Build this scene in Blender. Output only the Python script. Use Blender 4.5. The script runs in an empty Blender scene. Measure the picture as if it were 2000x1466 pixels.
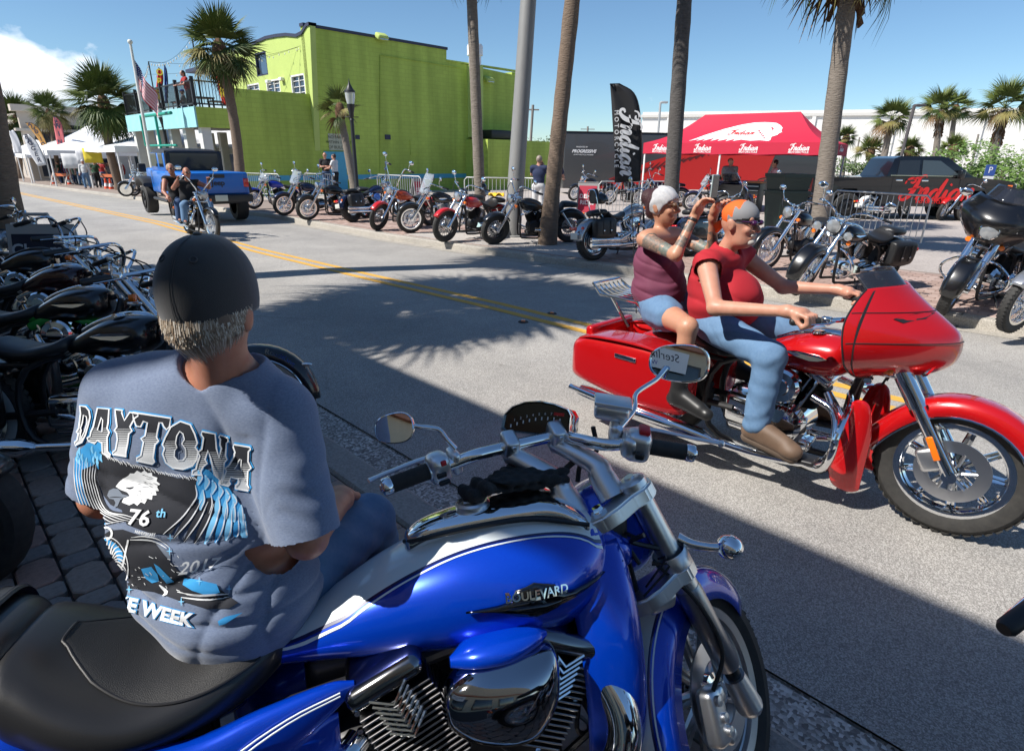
import bpy,bmesh,math,random
import numpy as np
from mathutils import Vector,Matrix
from mathutils.bvhtree import BVHTree
from mathutils.geometry import tessellate_polygon
rnd=random.Random(7)
sc=bpy.context.scene
col=sc.collection
PI=math.pi
R=math.radians
# ---- camera, sky, sun
FPX,CAMH,ROLL=1150.0,1.8,R(0.8)
PITCH=math.atan((733-308)/FPX)
cam=bpy.data.objects.new('camera',bpy.data.cameras.new('camera'))
col.objects.link(cam)
cam.data.sensor_width=36.0
cam.data.lens=36.0*FPX/2000.0
cam.data.clip_start=0.05
cam.data.clip_end=3000
cam.matrix_world=Matrix.Translation((0,0,CAMH))@Matrix.Rotation(PI/2-PITCH,4,'X')@Matrix.Rotation(ROLL,4,'Z')
sc.camera=cam
SUN_AZ,SUN_EL=R(22),R(48)
SUN_DIR=Vector((-math.cos(SUN_AZ)*math.cos(SUN_EL),-math.sin(SUN_AZ)*math.cos(SUN_EL),math.sin(SUN_EL)))
sun=bpy.data.objects.new('sun',bpy.data.lights.new('sun','SUN'))
col.objects.link(sun)
sun.data.energy=4.6
sun.data.angle=R(0.5)
sun.data.color=(1.0,0.955,0.89)
sun.rotation_euler=SUN_DIR.to_track_quat('Z','Y').to_euler()
W=bpy.data.worlds.new('World')
sc.world=W
W.use_nodes=True
nt=W.node_tree
nt.nodes.clear()
_N=nt.nodes.new
_L=nt.links.new
wo=_N('ShaderNodeOutputWorld')
bg=_N('ShaderNodeBackground')
sky=_N('ShaderNodeTexSky')
sky.sky_type='NISHITA'
sky.sun_disc=False
sky.sun_elevation=SUN_EL
sky.sun_rotation=math.atan2(SUN_DIR.x,SUN_DIR.y)
sky.air_density=1.0
sky.dust_density=0.15
sky.altitude=900
sky.ozone_density=2.6
bg.inputs['Strength'].default_value=0.115
def mth(op,a,b=None,c=None,clamp=False):
 n=_N('ShaderNodeMath')
 n.operation=op
 n.use_clamp=clamp
 for i,v in enumerate((a,b,c)):
  if v is None:
   continue
  if isinstance(v,(int,float)):
   n.inputs[i].default_value=v
  else:
   _L(v,n.inputs[i])
 return n.outputs[0]
tc=_N('ShaderNodeTexCoord')
sep=_N('ShaderNodeSeparateXYZ')
_L(tc.outputs['Generated'],sep.inputs[0])
elev=mth('ARCSINE',sep.outputs['Z'])
azim=mth('ARCTAN2',sep.outputs['X'],sep.outputs['Y'])
comb=_N('ShaderNodeCombineXYZ')
_L(mth('MULTIPLY',azim,1.0),comb.inputs[0])
_L(mth('MULTIPLY',elev,1.5),comb.inputs[1])
n1=_N('ShaderNodeTexNoise')
n1 .inputs['Scale'].default_value=5.5
n1 .inputs['Detail'].default_value=9
n1 .inputs['Roughness'].default_value=0.52
_L(comb.outputs[0],n1 .inputs['Vector'])
# heaped clouds whose tops rise and fall round the horizon, highest towards the left of the view
n2=_N('ShaderNodeTexNoise')
n2 .noise_dimensions='1D'
n2 .inputs['Scale'].default_value=2.2
n2 .inputs['Detail'].default_value=2
_L(azim,n2 .inputs['W'])
lobe=mth('COSINE',mth('ADD',azim,0.80))
lobe=mth('MULTIPLY',mth('POWER',mth('MAXIMUM',lobe,0.0),16.0),0.115)
top=mth('ADD',mth('MULTIPLY',n2 .outputs['Fac'],0.055),lobe)
top=mth('ADD',top,mth('MULTIPLY',mth('SUBTRACT',n1 .outputs['Fac'],0.5),0.40))
dens=mth('MULTIPLY',mth('SUBTRACT',top,elev),26.0,clamp=True)
dens=mth('MULTIPLY',dens,mth('MULTIPLY',mth('SUBTRACT',n1 .outputs['Fac'],0.36),9.0,clamp=True))
shade=mth('MULTIPLY_ADD',n1 .outputs['Fac'],1.3,0.05,clamp=True)
cr=_N('ShaderNodeMixRGB')
cr.inputs[1].default_value=(3.4,3.9,4.6,1)
cr.inputs[2].default_value=(9.2,9.2,9.1,1)
_L(mth('MULTIPLY',mth('SUBTRACT',mth('ADD',n1 .outputs['Fac'],mth('MULTIPLY',elev,1.6)),0.52),4.5,clamp=True),cr.inputs[0])
skc=_N('ShaderNodeMixRGB')
skc.blend_type='MULTIPLY'
skc.inputs[0].default_value=1.0
skc.inputs[2].default_value=(0.58,0.69,0.74,1)
_L(sky.outputs[0],skc.inputs[1])
mx=_N('ShaderNodeMixRGB')
_L(mth('MULTIPLY',dens,0.93),mx.inputs[0])
_L(skc.outputs[0],mx.inputs[1])
_L(cr.outputs[0],mx.inputs[2])
_L(mx.outputs[0],bg.inputs['Color'])
_L(bg.outputs[0],wo.inputs[0])
sc.view_settings.view_transform='Standard'
sc.view_settings.look='None'
sc.view_settings.gamma=1
sc.view_settings.use_curve_mapping=False
sc.view_settings.exposure=0.62
try:
 sc.cycles.max_bounces=8
 sc.cycles.transparent_max_bounces=12
except Exception:
 pass
 # ---- photo ray -> place helpers
def ray(px,py):
 x,y=(px-1000)/FPX,-(py-733)/FPX
 c,s=math.cos(ROLL),math.sin(ROLL)
 x,y=x*c-y*s,x*s+y*c
 return Vector((x,math.cos(PITCH)+math.sin(PITCH)*y,math.cos(PITCH)*y-math.sin(PITCH)))
def G(px,py,z=0.0):
 """point on the level z seen along a sight line"""
 r=ray(px,py)
 return Vector((0,0,CAMH))+r*((z-CAMH)/r.z)
def D(px,py,y):
 """point at ground distance y ahead seen along a sight line"""
 r=ray(px,py)
 return Vector((0,0,CAMH))+r*(y/r.y)
S2=math.sqrt(0.5)
def UV(u,v,z=0.0):
 """street frame: u along the street (away to the left), v across it"""
 return Vector(((v-u)*S2,(v+u)*S2,z))
def toUV(p):
 return((p[1]-p[0])*S2,(p[0]+p[1])*S2)
class Frame:
 """local frame x forward, y left, z up, leaned to its left by lam"""
 def __init__(s,O,phi,lam=0.0):
  c,n=math.cos(R(phi)),math.sin(R(phi))
  l=R(lam)
  s.F=Vector((c,n,0))
  L0=Vector((-n,c,0))
  Z0=Vector((0,0,1))
  s.L=L0*math.cos(l)-Z0*math.sin(l)
  s.Z=Z0*math.cos(l)+L0*math.sin(l)
  s.O=Vector(O)
  s.M=Matrix(((s.F.x,s.L.x,s.Z.x,s.O.x),(s.F.y,s.L.y,s.Z.y,s.O.y),(s.F.z,s.L.z,s.Z.z,s.O.z),(0,0,0,1)))
 def at(s,px,py,Y):
  r=ray(px,py)
  C=Vector((0,0,CAMH))
  t=(Y-(C-s.O).dot(s.L))/r.dot(s.L)
  P=C+r*t-s.O
  return Vector((P.dot(s.F),P.dot(s.L),P.dot(s.Z)))
 def atz(s,px,py,Zv):
  r=ray(px,py)
  C=Vector((0,0,CAMH))
  t=(Zv-(C-s.O).dot(s.Z))/r.dot(s.Z)
  P=C+r*t-s.O
  return Vector((P.dot(s.F),P.dot(s.L),P.dot(s.Z)))
  # ---- materials
MATS={}
def mat(name,c,rough=0.6,metal=0.0,coat=0.0,noise=None,bump=None,emit=None,alpha=None,trans=None,sheen=0.0,spec=None,ior=None,stretch=None):
 """noise=(scale, amount, colour2) mottles the colour; bump=(scale, strength, distance)"""
 if name in MATS:
  return MATS[name]
 m=bpy.data.materials.new(name)
 m.use_nodes=True
 t=m.node_tree
 b=t.nodes['Principled BSDF']
 if len(c)==3:
  c=(*c,1)
 b.inputs['Base Color'].default_value=c
 b.inputs['Roughness'].default_value=rough
 b.inputs['Metallic'].default_value=metal
 b.inputs['Coat Weight'].default_value=coat
 b.inputs['Coat Roughness'].default_value=0.03
 if spec is not None:
  b.inputs['Specular IOR Level'].default_value=spec
 if ior is not None:
  b.inputs['IOR'].default_value=ior
 if sheen:
  b.inputs['Sheen Weight'].default_value=sheen
 if trans is not None:
  b.inputs['Transmission Weight'].default_value=trans
 if alpha is not None:
  b.inputs['Alpha'].default_value=alpha
 if emit:
  b.inputs['Emission Color'].default_value=(*emit[:3],1)
  b.inputs['Emission Strength'].default_value=emit[3]
 co=None
 if noise or bump:
  co=t.nodes.new('ShaderNodeTexCoord').outputs['Object']
  if stretch:
   mp=t.nodes.new('ShaderNodeMapping')
   mp.inputs['Scale'].default_value=stretch
   t.links.new(co,mp.inputs[0])
   co=mp.outputs[0]
 if noise:
  n=t.nodes.new('ShaderNodeTexNoise')
  n.inputs['Scale'].default_value=noise[0]
  n.inputs['Detail'].default_value=6
  n.inputs['Roughness'].default_value=0.65
  t.links.new(co,n.inputs['Vector'])
  r=t.nodes.new('ShaderNodeValToRGB')
  w=noise[1]
  r.color_ramp.elements[0].position=0.5-w/2
  r.color_ramp.elements[1].position=0.5+w/2
  r.color_ramp.elements[0].color=c
  r.color_ramp.elements[1].color=(*noise[2][:3],1)
  t.links.new(n.outputs['Fac'],r.inputs[0])
  t.links.new(r.outputs[0],b.inputs['Base Color'])
 if bump:
  n=t.nodes.new('ShaderNodeTexNoise')
  n.inputs['Scale'].default_value=bump[0]
  n.inputs['Detail'].default_value=5
  t.links.new(co,n.inputs['Vector'])
  u=t.nodes.new('ShaderNodeBump')
  u.inputs['Strength'].default_value=bump[1]
  u.inputs['Distance'].default_value=bump[2]
  t.links.new(n.outputs['Fac'],u.inputs['Height'])
  t.links.new(u.outputs[0],b.inputs['Normal'])
 if 'skin' in name:
  b.inputs['Subsurface Weight'].default_value=.18
  b.inputs['Subsurface Radius'].default_value=(.02,.008,.004)
 MATS[name]=m
 return m
def paint(name,c,flake=0.0):
 return mat(name,c,0.28 if flake else 0.35,flake,1.0)
chrome=mat('chrome',(0.86,0.87,0.88),0.06,1.0)
steel=mat('brushed_steel',(0.70,0.71,0.73),0.30,1.0,bump=(60,0.1,0.001))
alu=mat('cast_aluminium',(0.80,0.81,0.82),0.36,1.0,bump=(900,0.08,0.0003))
rubber=mat('tyre_rubber',(0.018,0.018,0.018),0.75,noise=(30,0.5,(0.04,0.038,0.035)))
blackp=mat('black_gloss_paint',(0.004,0.004,0.005),0.3,0,0.8)
blackm=mat('black_matte_plastic',(0.02,0.02,0.021),0.5)
leather=mat('black_leather',(0.016,0.016,0.017),0.42,bump=(260,0.25,0.0012))
darkmetal=mat('dark_engine_metal',(0.05,0.05,0.052),0.45,0.8)
glassl=mat('lamp_glass',(0.42,0.44,0.46),0.16,0.55,0.8,bump=(70,0.6,0.004))
redlens=mat('red_lens',(0.55,0.012,0.01),0.12,0,0.8)
amber=mat('amber_lens',(0.85,0.18,0.01),0.15,0,0.8)
white=mat('white_paint',(0.75,0.75,0.74),0.5)
mirrorm=mat('mirror_glass',(0.82,0.84,0.86),0.01,1.0)
wshield=mat('windshield_glass',(0.55,0.6,0.65),0.05,0,0,alpha=0.28)
wsdark=mat('smoked_windshield',(0.02,0.022,0.03),0.08,0,0.5,alpha=0.82)
# ---- mesh builder
def spl(pts,n):
 """Catmull-Rom through rows of numbers, n steps per span"""
 P=np.array(pts,float)
 if len(P)<3:
  return[P[0]+(P[-1]-P[0])*k/n for k in range(n+1)]if len(P)==2 else list(P)
 out=[]
 for i in range(len(P)-1):
  a=P[i-1]if i else 2*P[0]-P[1]
  b,c=P[i],P[i+1]
  d=P[i+2]if i+2<len(P)else 2*P[-1]-P[-2]
  for k in range(n):
   t=k/n
   out.append(0.5*((2*b)+(c-a)*t+(2*a-5*b+4*c-d)*t*t+(-a+3*b-3*c+d)*t**3))
 out.append(P[-1])
 return out
class MB:
 def __init__(s):
  s.v,s.f=[],[]
 def add(s,vs,fs,M=None):
  o=len(s.v)
  if M is not None:
   vs=[M@Vector(v)for v in vs]
  s.v+=[tuple(v)for v in vs]
  s.f+=[tuple(i+o for i in f)for f in fs]
  return s
 def box(s,c,d,M=None,rz=0.0,ry=0.0,rx=0.0):
  x,y,z=d[0]/2,d[1]/2,d[2]/2
  vs=[Vector((i,j,k))for k in(-z,z)for j in(-y,y)for i in(-x,x)]
  if rz or ry or rx:
   E=Matrix.Rotation(rz,3,'Z')@Matrix.Rotation(ry,3,'Y')@Matrix.Rotation(rx,3,'X')
   vs=[E@v for v in vs]
  vs=[v+Vector(c)for v in vs]
  return s.add(vs,[(0,2,3,1),(4,5,7,6),(0,1,5,4),(2,6,7,3),(0,4,6,2),(1,3,7,5)],M)
 def rbox(s,c,d,b=0.01,rz=0.0,ry=0.0,rx=0.0):
  bm=bmesh.new()
  bmesh.ops.create_cube(bm,size=1)
  for v in bm.verts:
   v.co=Vector((v.co.x*d[0],v.co.y*d[1],v.co.z*d[2]))
  bmesh.ops.bevel(bm,geom=bm.edges[:],offset=min(b,min(d)*0.45),segments=3,affect='EDGES',profile=0.5)
  E=Matrix.Translation(c)@(Matrix.Rotation(rz,4,'Z')@Matrix.Rotation(ry,4,'Y')@Matrix.Rotation(rx,4,'X'))
  s.addbm(bm,E)
  return s
 def addbm(s,bm,M=None):
  bm.verts.index_update()
  s.add([v.co.copy()for v in bm.verts],[[v.index for v in f.verts]for f in bm.faces],M)
  bm.free()
 def tube(s,pts,r,n=8,sm=0,cap=True,sq=1.0):
  """r: number or list; sm: spline steps; sq: flattening of the second axis"""
  P=[Vector(p)for p in pts]
  rr=list(r)if isinstance(r,(list,tuple))else[r]*len(P)
  if sm:
   Q=spl([[*p,q]for p,q in zip(P,rr)],sm)
   P=[Vector(q[:3])for q in Q]
   rr=[q[3]for q in Q]
  T=[]
  for i in range(len(P)):
   a=P[max(i-1,0)]
   b=P[min(i+1,len(P)-1)]
   d=(b-a)
   T.append(d.normalized()if d.length>1e-9 else Vector((0,0,1)))
  up=Vector((0,0,1))if abs(T[0].z)<0.9 else Vector((0,1,0))
  nrm=T[0].cross(up).normalized()
  vs,fs=[],[]
  for i,p in enumerate(P):
   nrm=(nrm-T[i]*nrm.dot(T[i]))
   nrm=nrm.normalized()if nrm.length>1e-6 else T[i].orthogonal().normalized()
   bn=T[i].cross(nrm)
   for k in range(n):
    a=2*PI*k/n
    vs.append(p+(nrm*math.cos(a)+bn*math.sin(a)*sq)*rr[i])
  for i in range(len(P)-1):
   for k in range(n):
    k2=(k+1)%n
    fs.append((i*n+k,i*n+k2,(i+1)*n+k2,(i+1)*n+k))
  if cap:
   fs.append(tuple(range(n-1,-1,-1)))
   fs.append(tuple(range((len(P)-1)*n,len(P)*n)))
  return s.add(vs,fs)
 def lathe(s,prof,c=(0,0,0),ax=(0,0,1),n=24,sx=1.0):
  """prof: (radius, distance along axis)"""
  A=Vector(ax).normalized()
  X=A.orthogonal().normalized()
  if abs(A.z)<0.5:
   X=Vector((0,0,1)).cross(A).normalized()
  Y=A.cross(X)
  c=Vector(c)
  vs,fs=[],[]
  for r,h in prof:
   for k in range(n):
    a=2*PI*k/n
    vs.append(c+A*h+(X*math.cos(a)*sx+Y*math.sin(a))*r)
  for i in range(len(prof)-1):
   for k in range(n):
    k2=(k+1)%n
    fs.append((i*n+k,i*n+k2,(i+1)*n+k2,(i+1)*n+k))
  return s.add(vs,fs)
 def sph(s,c,r,n=12,m=8,M=None):
  if isinstance(r,(int,float)):
   r=(r,r,r)
  vs,fs=[],[]
  for i in range(m+1):
   t=PI*i/m
   for k in range(n):
    a=2*PI*k/n
    vs.append(Vector((c[0]+r[0]*math.sin(t)*math.cos(a),c[1]+r[1]*math.sin(t)*math.sin(a),c[2]+r[2]*math.cos(t))))
  for i in range(m):
   for k in range(n):
    k2=(k+1)%n
    fs.append((i*n+k,(i+1)*n+k,(i+1)*n+k2,i*n+k2))
  return s.add(vs,fs,M)
 def prism(s,poly,ex,M=None):
  """poly: list of 3d points; ex: extrusion vector"""
  P=[Vector(p)for p in poly]
  e=Vector(ex)
  n=len(P)
  tris=tessellate_polygon([P])
  vs=P+[p+e for p in P]
  fs=[tuple(t)for t in tris]+[tuple(i+n for i in reversed(t))for t in tris]
  for i in range(n):
   j=(i+1)%n
   fs.append((i,j,j+n,i+n))
  return s.add(vs,fs,M)
 def body(s,st,n=24,sm=4,ex=2.3,cap=True):
  """loft along x: stations (x, halfwidth, ztop, zbottom, ycentre=0)"""
  S=[tuple(q)+(0.0,)*(5-len(q))for q in st]
  S=spl(S,sm)if sm else S
  vs,fs=[],[]
  for x,w,zt,zb,yc in S:
   w=max(w,0.0005)
   zc,h=(zt+zb)/2,max((zt-zb)/2,0.0005)
   for k in range(n):
    a=2*PI*k/n
    ca,sa=math.cos(a),math.sin(a)
    vs.append((x,yc+w*math.copysign(abs(ca)**(2/ex),ca),zc+h*math.copysign(abs(sa)**(2/ex),sa)))
  m=len(S)
  for i in range(m-1):
   for k in range(n):
    k2=(k+1)%n
    fs.append((i*n+k,i*n+k2,(i+1)*n+k2,(i+1)*n+k))
  if cap:
   fs.append(tuple(range(n-1,-1,-1)))
   fs.append(tuple(range((m-1)*n,m*n)))
  return s.add(vs,fs)
 def grid(s,rows,close=False):
  m,n=len(rows),len(rows[0])
  vs=[p for r in rows for p in r]
  fs=[]
  for i in range(m-1):
   for k in range(n if close else n-1):
    k2=(k+1)%n
    fs.append((i*n+k,i*n+k2,(i+1)*n+k2,(i+1)*n+k))
  return s.add(vs,fs)
 def mesh(s,name,m,smooth=True,angle=0.6):
  me=bpy.data.meshes.new(name)
  me.from_pydata(s.v,[],s.f)
  me.validate()
  if m is not None:
   for q in(m if isinstance(m,(list,tuple))else[m]):
    me.materials.append(q)
  if smooth:
   me.polygons.foreach_set('use_smooth',[True]*len(me.polygons))
   try:
    me.set_sharp_from_angle(angle=angle)
   except Exception:
    pass
  me.update()
  return me
 def build(s,name,m,parent=None,smooth=True,angle=0.6,thick=0,**tags):
  me=s.mesh(name,m,smooth,angle)
  o=bpy.data.objects.new(name,me)
  col.objects.link(o)
  if parent is not None:
   o.parent=parent
  if thick:
   md=o.modifiers.new('thickness','SOLIDIFY')
   md.thickness=thick
  for k,v in tags.items():
   o[k]=v
  return o
def norm(o):
 """recalculate outward normals of a finished mesh"""
 bm=bmesh.new()
 bm.from_mesh(o.data)
 bmesh.ops.remove_doubles(bm,verts=bm.verts,dist=1e-6)
 bmesh.ops.recalc_face_normals(bm,faces=bm.faces)
 bm.to_mesh(o.data)
 bm.free()
 return o
def thing(name,label,cat,loc=(0,0,0),rz=0.0,group=None,M=None):
 o=bpy.data.objects.new(name,None)
 o.empty_display_size=0.1
 col.objects.link(o)
 if M is not None:
  o.matrix_world=M
 else:
  o.location=loc
  o.rotation_euler=(0,0,rz)
 o['label']=label
 o['category']=cat
 if group:
  o['group']=group
 return o
def kids(o):
 return[c for c in col.objects if c.parent==o]
def copy_tree(o,parent=None):
 c=o.copy()
 col.objects.link(c)
 if parent is not None:
  c.parent=parent
 for ch in list(o.children):
  copy_tree(ch,c)
 return c
def inst(me,name,parent,M):
 o=bpy.data.objects.new(name,me)
 col.objects.link(o)
 o.parent=parent
 o.matrix_local=M
 return o
 # ---- lettering
def text_mesh(txt,size=1.0,font=None,shear=0.0,bold=0.0,space=1.0,align='CENTER',ex=0.0,res=3):
 cu=bpy.data.curves.new('lettering','FONT')
 cu.body=txt
 cu.size=size
 cu.shear=shear
 cu.offset=bold
 cu.space_character=space
 cu.align_x=align
 cu.align_y='CENTER'
 cu.extrude=ex
 cu.resolution_u=res
 o=bpy.data.objects.new('lettering',cu)
 col.objects.link(o)
 dg=bpy.context.evaluated_depsgraph_get()
 me=bpy.data.meshes.new_from_object(o.evaluated_get(dg))
 bpy.data.objects.remove(o)
 bpy.data.curves.remove(cu)
 return me
def text_on(txt,size,M,m,parent,shear=0.0,bold=0.0,space=1.0,name='lettering',ex=0.001,sx=1.0,align='CENTER',res=3):
 """letters in the xy plane of M"""
 me=text_mesh(txt,size,None,shear,bold,space,align,ex,res)
 me.transform(M@Matrix.Diagonal((sx,1,1,1)))
 me.materials.clear()
 me.materials.append(m)
 o=bpy.data.objects.new(name,me)
 col.objects.link(o)
 o.parent=parent
 return o
def plane_M(o,x,up):
 """matrix whose x runs along x, y along up, z out of the surface"""
 X=Vector(x).normalized()
 Y=Vector(up)
 Z=X.cross(Y).normalized()
 Y=Z.cross(X)
 return Matrix(((X.x,Y.x,Z.x,o[0]),(X.y,Y.y,Z.y,o[1]),(X.z,Y.z,Z.z,o[2]),(0,0,0,1)))
 # a brush-script word as ribbons: strokes of (x, y, half width)
SCRIPT={'I':([[(0.05,0.78,.03),(0.12,0.98,.04),(0.34,1.06,.055),(0.5,0.95,.04),(0.42,0.84,.05),(0.28,0.86,.03)],[(0.34,1.04,.035),(0.62,1.1,.05),(0.86,1.2,.05),(0.98,1.12,.03)],[(0.68,1.1,.05),(0.62,0.7,.09),(0.5,0.25,.1),(0.28,0.0,.07),(0.08,0.04,.06),(0.06,0.2,.06),(0.2,0.26,.04)],[(0.3,0.5,.03),(0.55,0.55,.05),(0.85,0.66,.03)]],0.82),'n':([[(0.05,0.5,.03),(0.13,0.58,.05),(0.12,0.3,.08),(0.06,0.0,.07)],[(0.1,0.3,.03),(0.3,0.56,.05),(0.42,0.52,.08),(0.36,0.2,.09),(0.4,0.02,.06),(0.56,0.16,.025)]],0.56),'d':([[(0.42,0.42,.04),(0.28,0.52,.06),(0.1,0.34,.08),(0.08,0.1,.08),(0.22,0.0,.06),(0.36,0.2,.04)],[(0.6,1.05,.05),(0.5,0.6,.09),(0.42,0.15,.09),(0.5,0.0,.06),(0.66,0.16,.025)]],0.66),'i':([[(0.14,0.52,.06),(0.1,0.2,.09),(0.14,0.02,.06),(0.3,0.16,.025)],[(0.2,0.74,.05),(0.26,0.8,.06)]],0.3),'a':([[(0.42,0.46,.04),(0.28,0.54,.06),(0.1,0.34,.08),(0.08,0.1,.08),(0.22,0.0,.06),(0.38,0.24,.04)],[(0.48,0.52,.06),(0.42,0.2,.09),(0.46,0.02,.06),(0.62,0.16,.025)]],0.62),}
def script_word(word,M,m,parent,name='lettering',ex=0.002,slant=0.18,wmul=1.0):
 mb=MB()
 x0=0.0
 for ch in word:
  st,adv=SCRIPT[ch]
  for s in st:
   P=spl([(p[0]+x0+slant*p[1],p[1],p[2]*wmul)for p in s],4)
   L_,R_=[],[]
   for i,p in enumerate(P):
    a,b=P[max(i-1,0)],P[min(i+1,len(P)-1)]
    d=Vector((b[0]-a[0],b[1]-a[1])).normalized()
    L_.append((p[0]-d.y*p[2],p[1]+d.x*p[2]))
    R_.append((p[0]+d.y*p[2],p[1]-d.x*p[2]))
   n=len(P)
   vs=[(*q,ex)for q in L_]+[(*q,ex)for q in R_]+[(*q,-ex)for q in L_]+[(*q,-ex)for q in R_]
   fs=[]
   for i in range(n-1):
    fs+=[(i,i+n,i+n+1,i+1),(i,i+1,i+1+2*n,i+2*n),(i+n,i+3*n,i+1+3*n,i+1+n)]
   fs+=[(0,2*n,3*n,n),(n-1,2*n-1,4*n-1,3*n-1)]
   mb.add(vs,fs)
  x0+=adv
 w=x0
 mb.v=[tuple(M@Vector((x-w/2,y-0.5,z)))for x,y,z in mb.v]
 return mb.build(name,m,parent,smooth=False)
 # ---- organic surfaces: smooth union of rounded shapes
def sdf_mesh(name,prims,vox,k=0.03,inflate=0.0,carve=(),smooth=True,disp=None):
 """prims: ('c', p0, p1, r0, r1) tapered capsule | ('e', centre, radii, Matrix3 or None); optional last item k"""
 import openvdb
 lo=np.array([1e9]*3)
 hi=-lo
 for p in prims:
  if p[0]=='c':
   r=max(p[3],p[4])+inflate+k
   for q in(p[1],p[2]):
    lo=np.minimum(lo,np.array(q)-r)
    hi=np.maximum(hi,np.array(q)+r)
  else:
   r=max(p[2])+inflate+k
   lo=np.minimum(lo,np.array(p[1])-r)
   hi=np.maximum(hi,np.array(p[1])+r)
 lo-=vox*3
 hi+=vox*3
 n=np.ceil((hi-lo)/vox).astype(int)
 F=np.full(n,0.2,np.float32)
 ax=[(lo[i]+vox*np.arange(n[i])).astype(np.float32)for i in range(3)]
 def evalp(p,sl):
  X=ax[0][sl[0]][:,None,None]
  Y=ax[1][sl[1]][None,:,None]
  Z=ax[2][sl[2]][None,None,:]
  if p[0]=='c':
   a=np.array(p[1],np.float32)
   b=np.array(p[2],np.float32)
   d=b-a
   L2=float(d@d)+1e-9
   t=np.clip(((X-a[0])*d[0]+(Y-a[1])*d[1]+(Z-a[2])*d[2])/L2,0,1)
   return np.sqrt((X-a[0]-t*d[0])**2+(Y-a[1]-t*d[1])**2+(Z-a[2]-t*d[2])**2)-(p[3]+(p[4]-p[3])*t)
  c=p[1]
  x,y,z=X-c[0],Y-c[1],Z-c[2]
  if len(p)>3 and p[3]is not None:
   E=p[3]
   x,y,z=(E[0][0]*x+E[1][0]*y+E[2][0]*z,E[0][1]*x+E[1][1]*y+E[2][1]*z,E[0][2]*x+E[1][2]*y+E[2][2]*z)
  r=p[2]
  q=np.sqrt((x/r[0])**2+(y/r[1])**2+(z/r[2])**2)
  g=np.sqrt((x/r[0]**2)**2+(y/r[1]**2)**2+(z/r[2]**2)**2)+1e-6
  return q*(q-1)/g
 def rng(p,pad):
  if p[0]=='c':
   r=max(p[3],p[4])+pad
   a=np.minimum(p[1],p[2])-r
   b=np.maximum(p[1],p[2])+r
  else:
   r=max(p[2])+pad
   a=np.array(p[1])-r
   b=np.array(p[1])+r
  i0=np.maximum(((a-lo)/vox).astype(int),0)
  i1=np.minimum(((b-lo)/vox).astype(int)+2,n)
  return tuple(slice(i0[j],i1[j])for j in range(3))
 for p in prims:
  kk=p[4]if p[0]=='e' and len(p)>4 else(p[5]if p[0]=='c' and len(p)>5 else k)
  sl=rng(p,inflate+kk+vox*4)
  d=evalp(p,sl)-inflate
  s=F[sl]
  h=np.maximum(kk-np.abs(s-d),0)/kk
  F[sl]=np.minimum(s,d)-h*h*kk*0.25
 for p in carve:
  kk=0.004
  sl=rng(p,kk+vox*4)
  d=-evalp(p,sl)
  s=F[sl]
  h=np.maximum(kk-np.abs(s-d),0)/kk
  F[sl]=np.maximum(s,d)+h*h*kk*0.25
 if disp is not None:
  X=ax[0][:,None,None]
  Y=ax[1][None,:,None]
  Z=ax[2][None,None,:]
  F+=disp(X,Y,Z).astype(np.float32)
 g=openvdb.FloatGrid(0.2)
 g.copyFromArray(F)
 pts,quads=g.convertToQuads(0.0)
 pts=pts*vox+lo
 me=bpy.data.meshes.new(name)
 me.from_pydata(pts.tolist(),[],quads.tolist())
 me.flip_normals()
 if smooth:
  me.polygons.foreach_set('use_smooth',[True]*len(me.polygons))
 me.update()
 return me
def link(me,name,m,parent=None,**tags):
 me.materials.clear()
 me.materials.append(m)
 o=bpy.data.objects.new(name,me)
 col.objects.link(o)
 if parent is not None:
  o.parent=parent
 for k_,v_ in tags.items():
  o[k_]=v_
 return o
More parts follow.
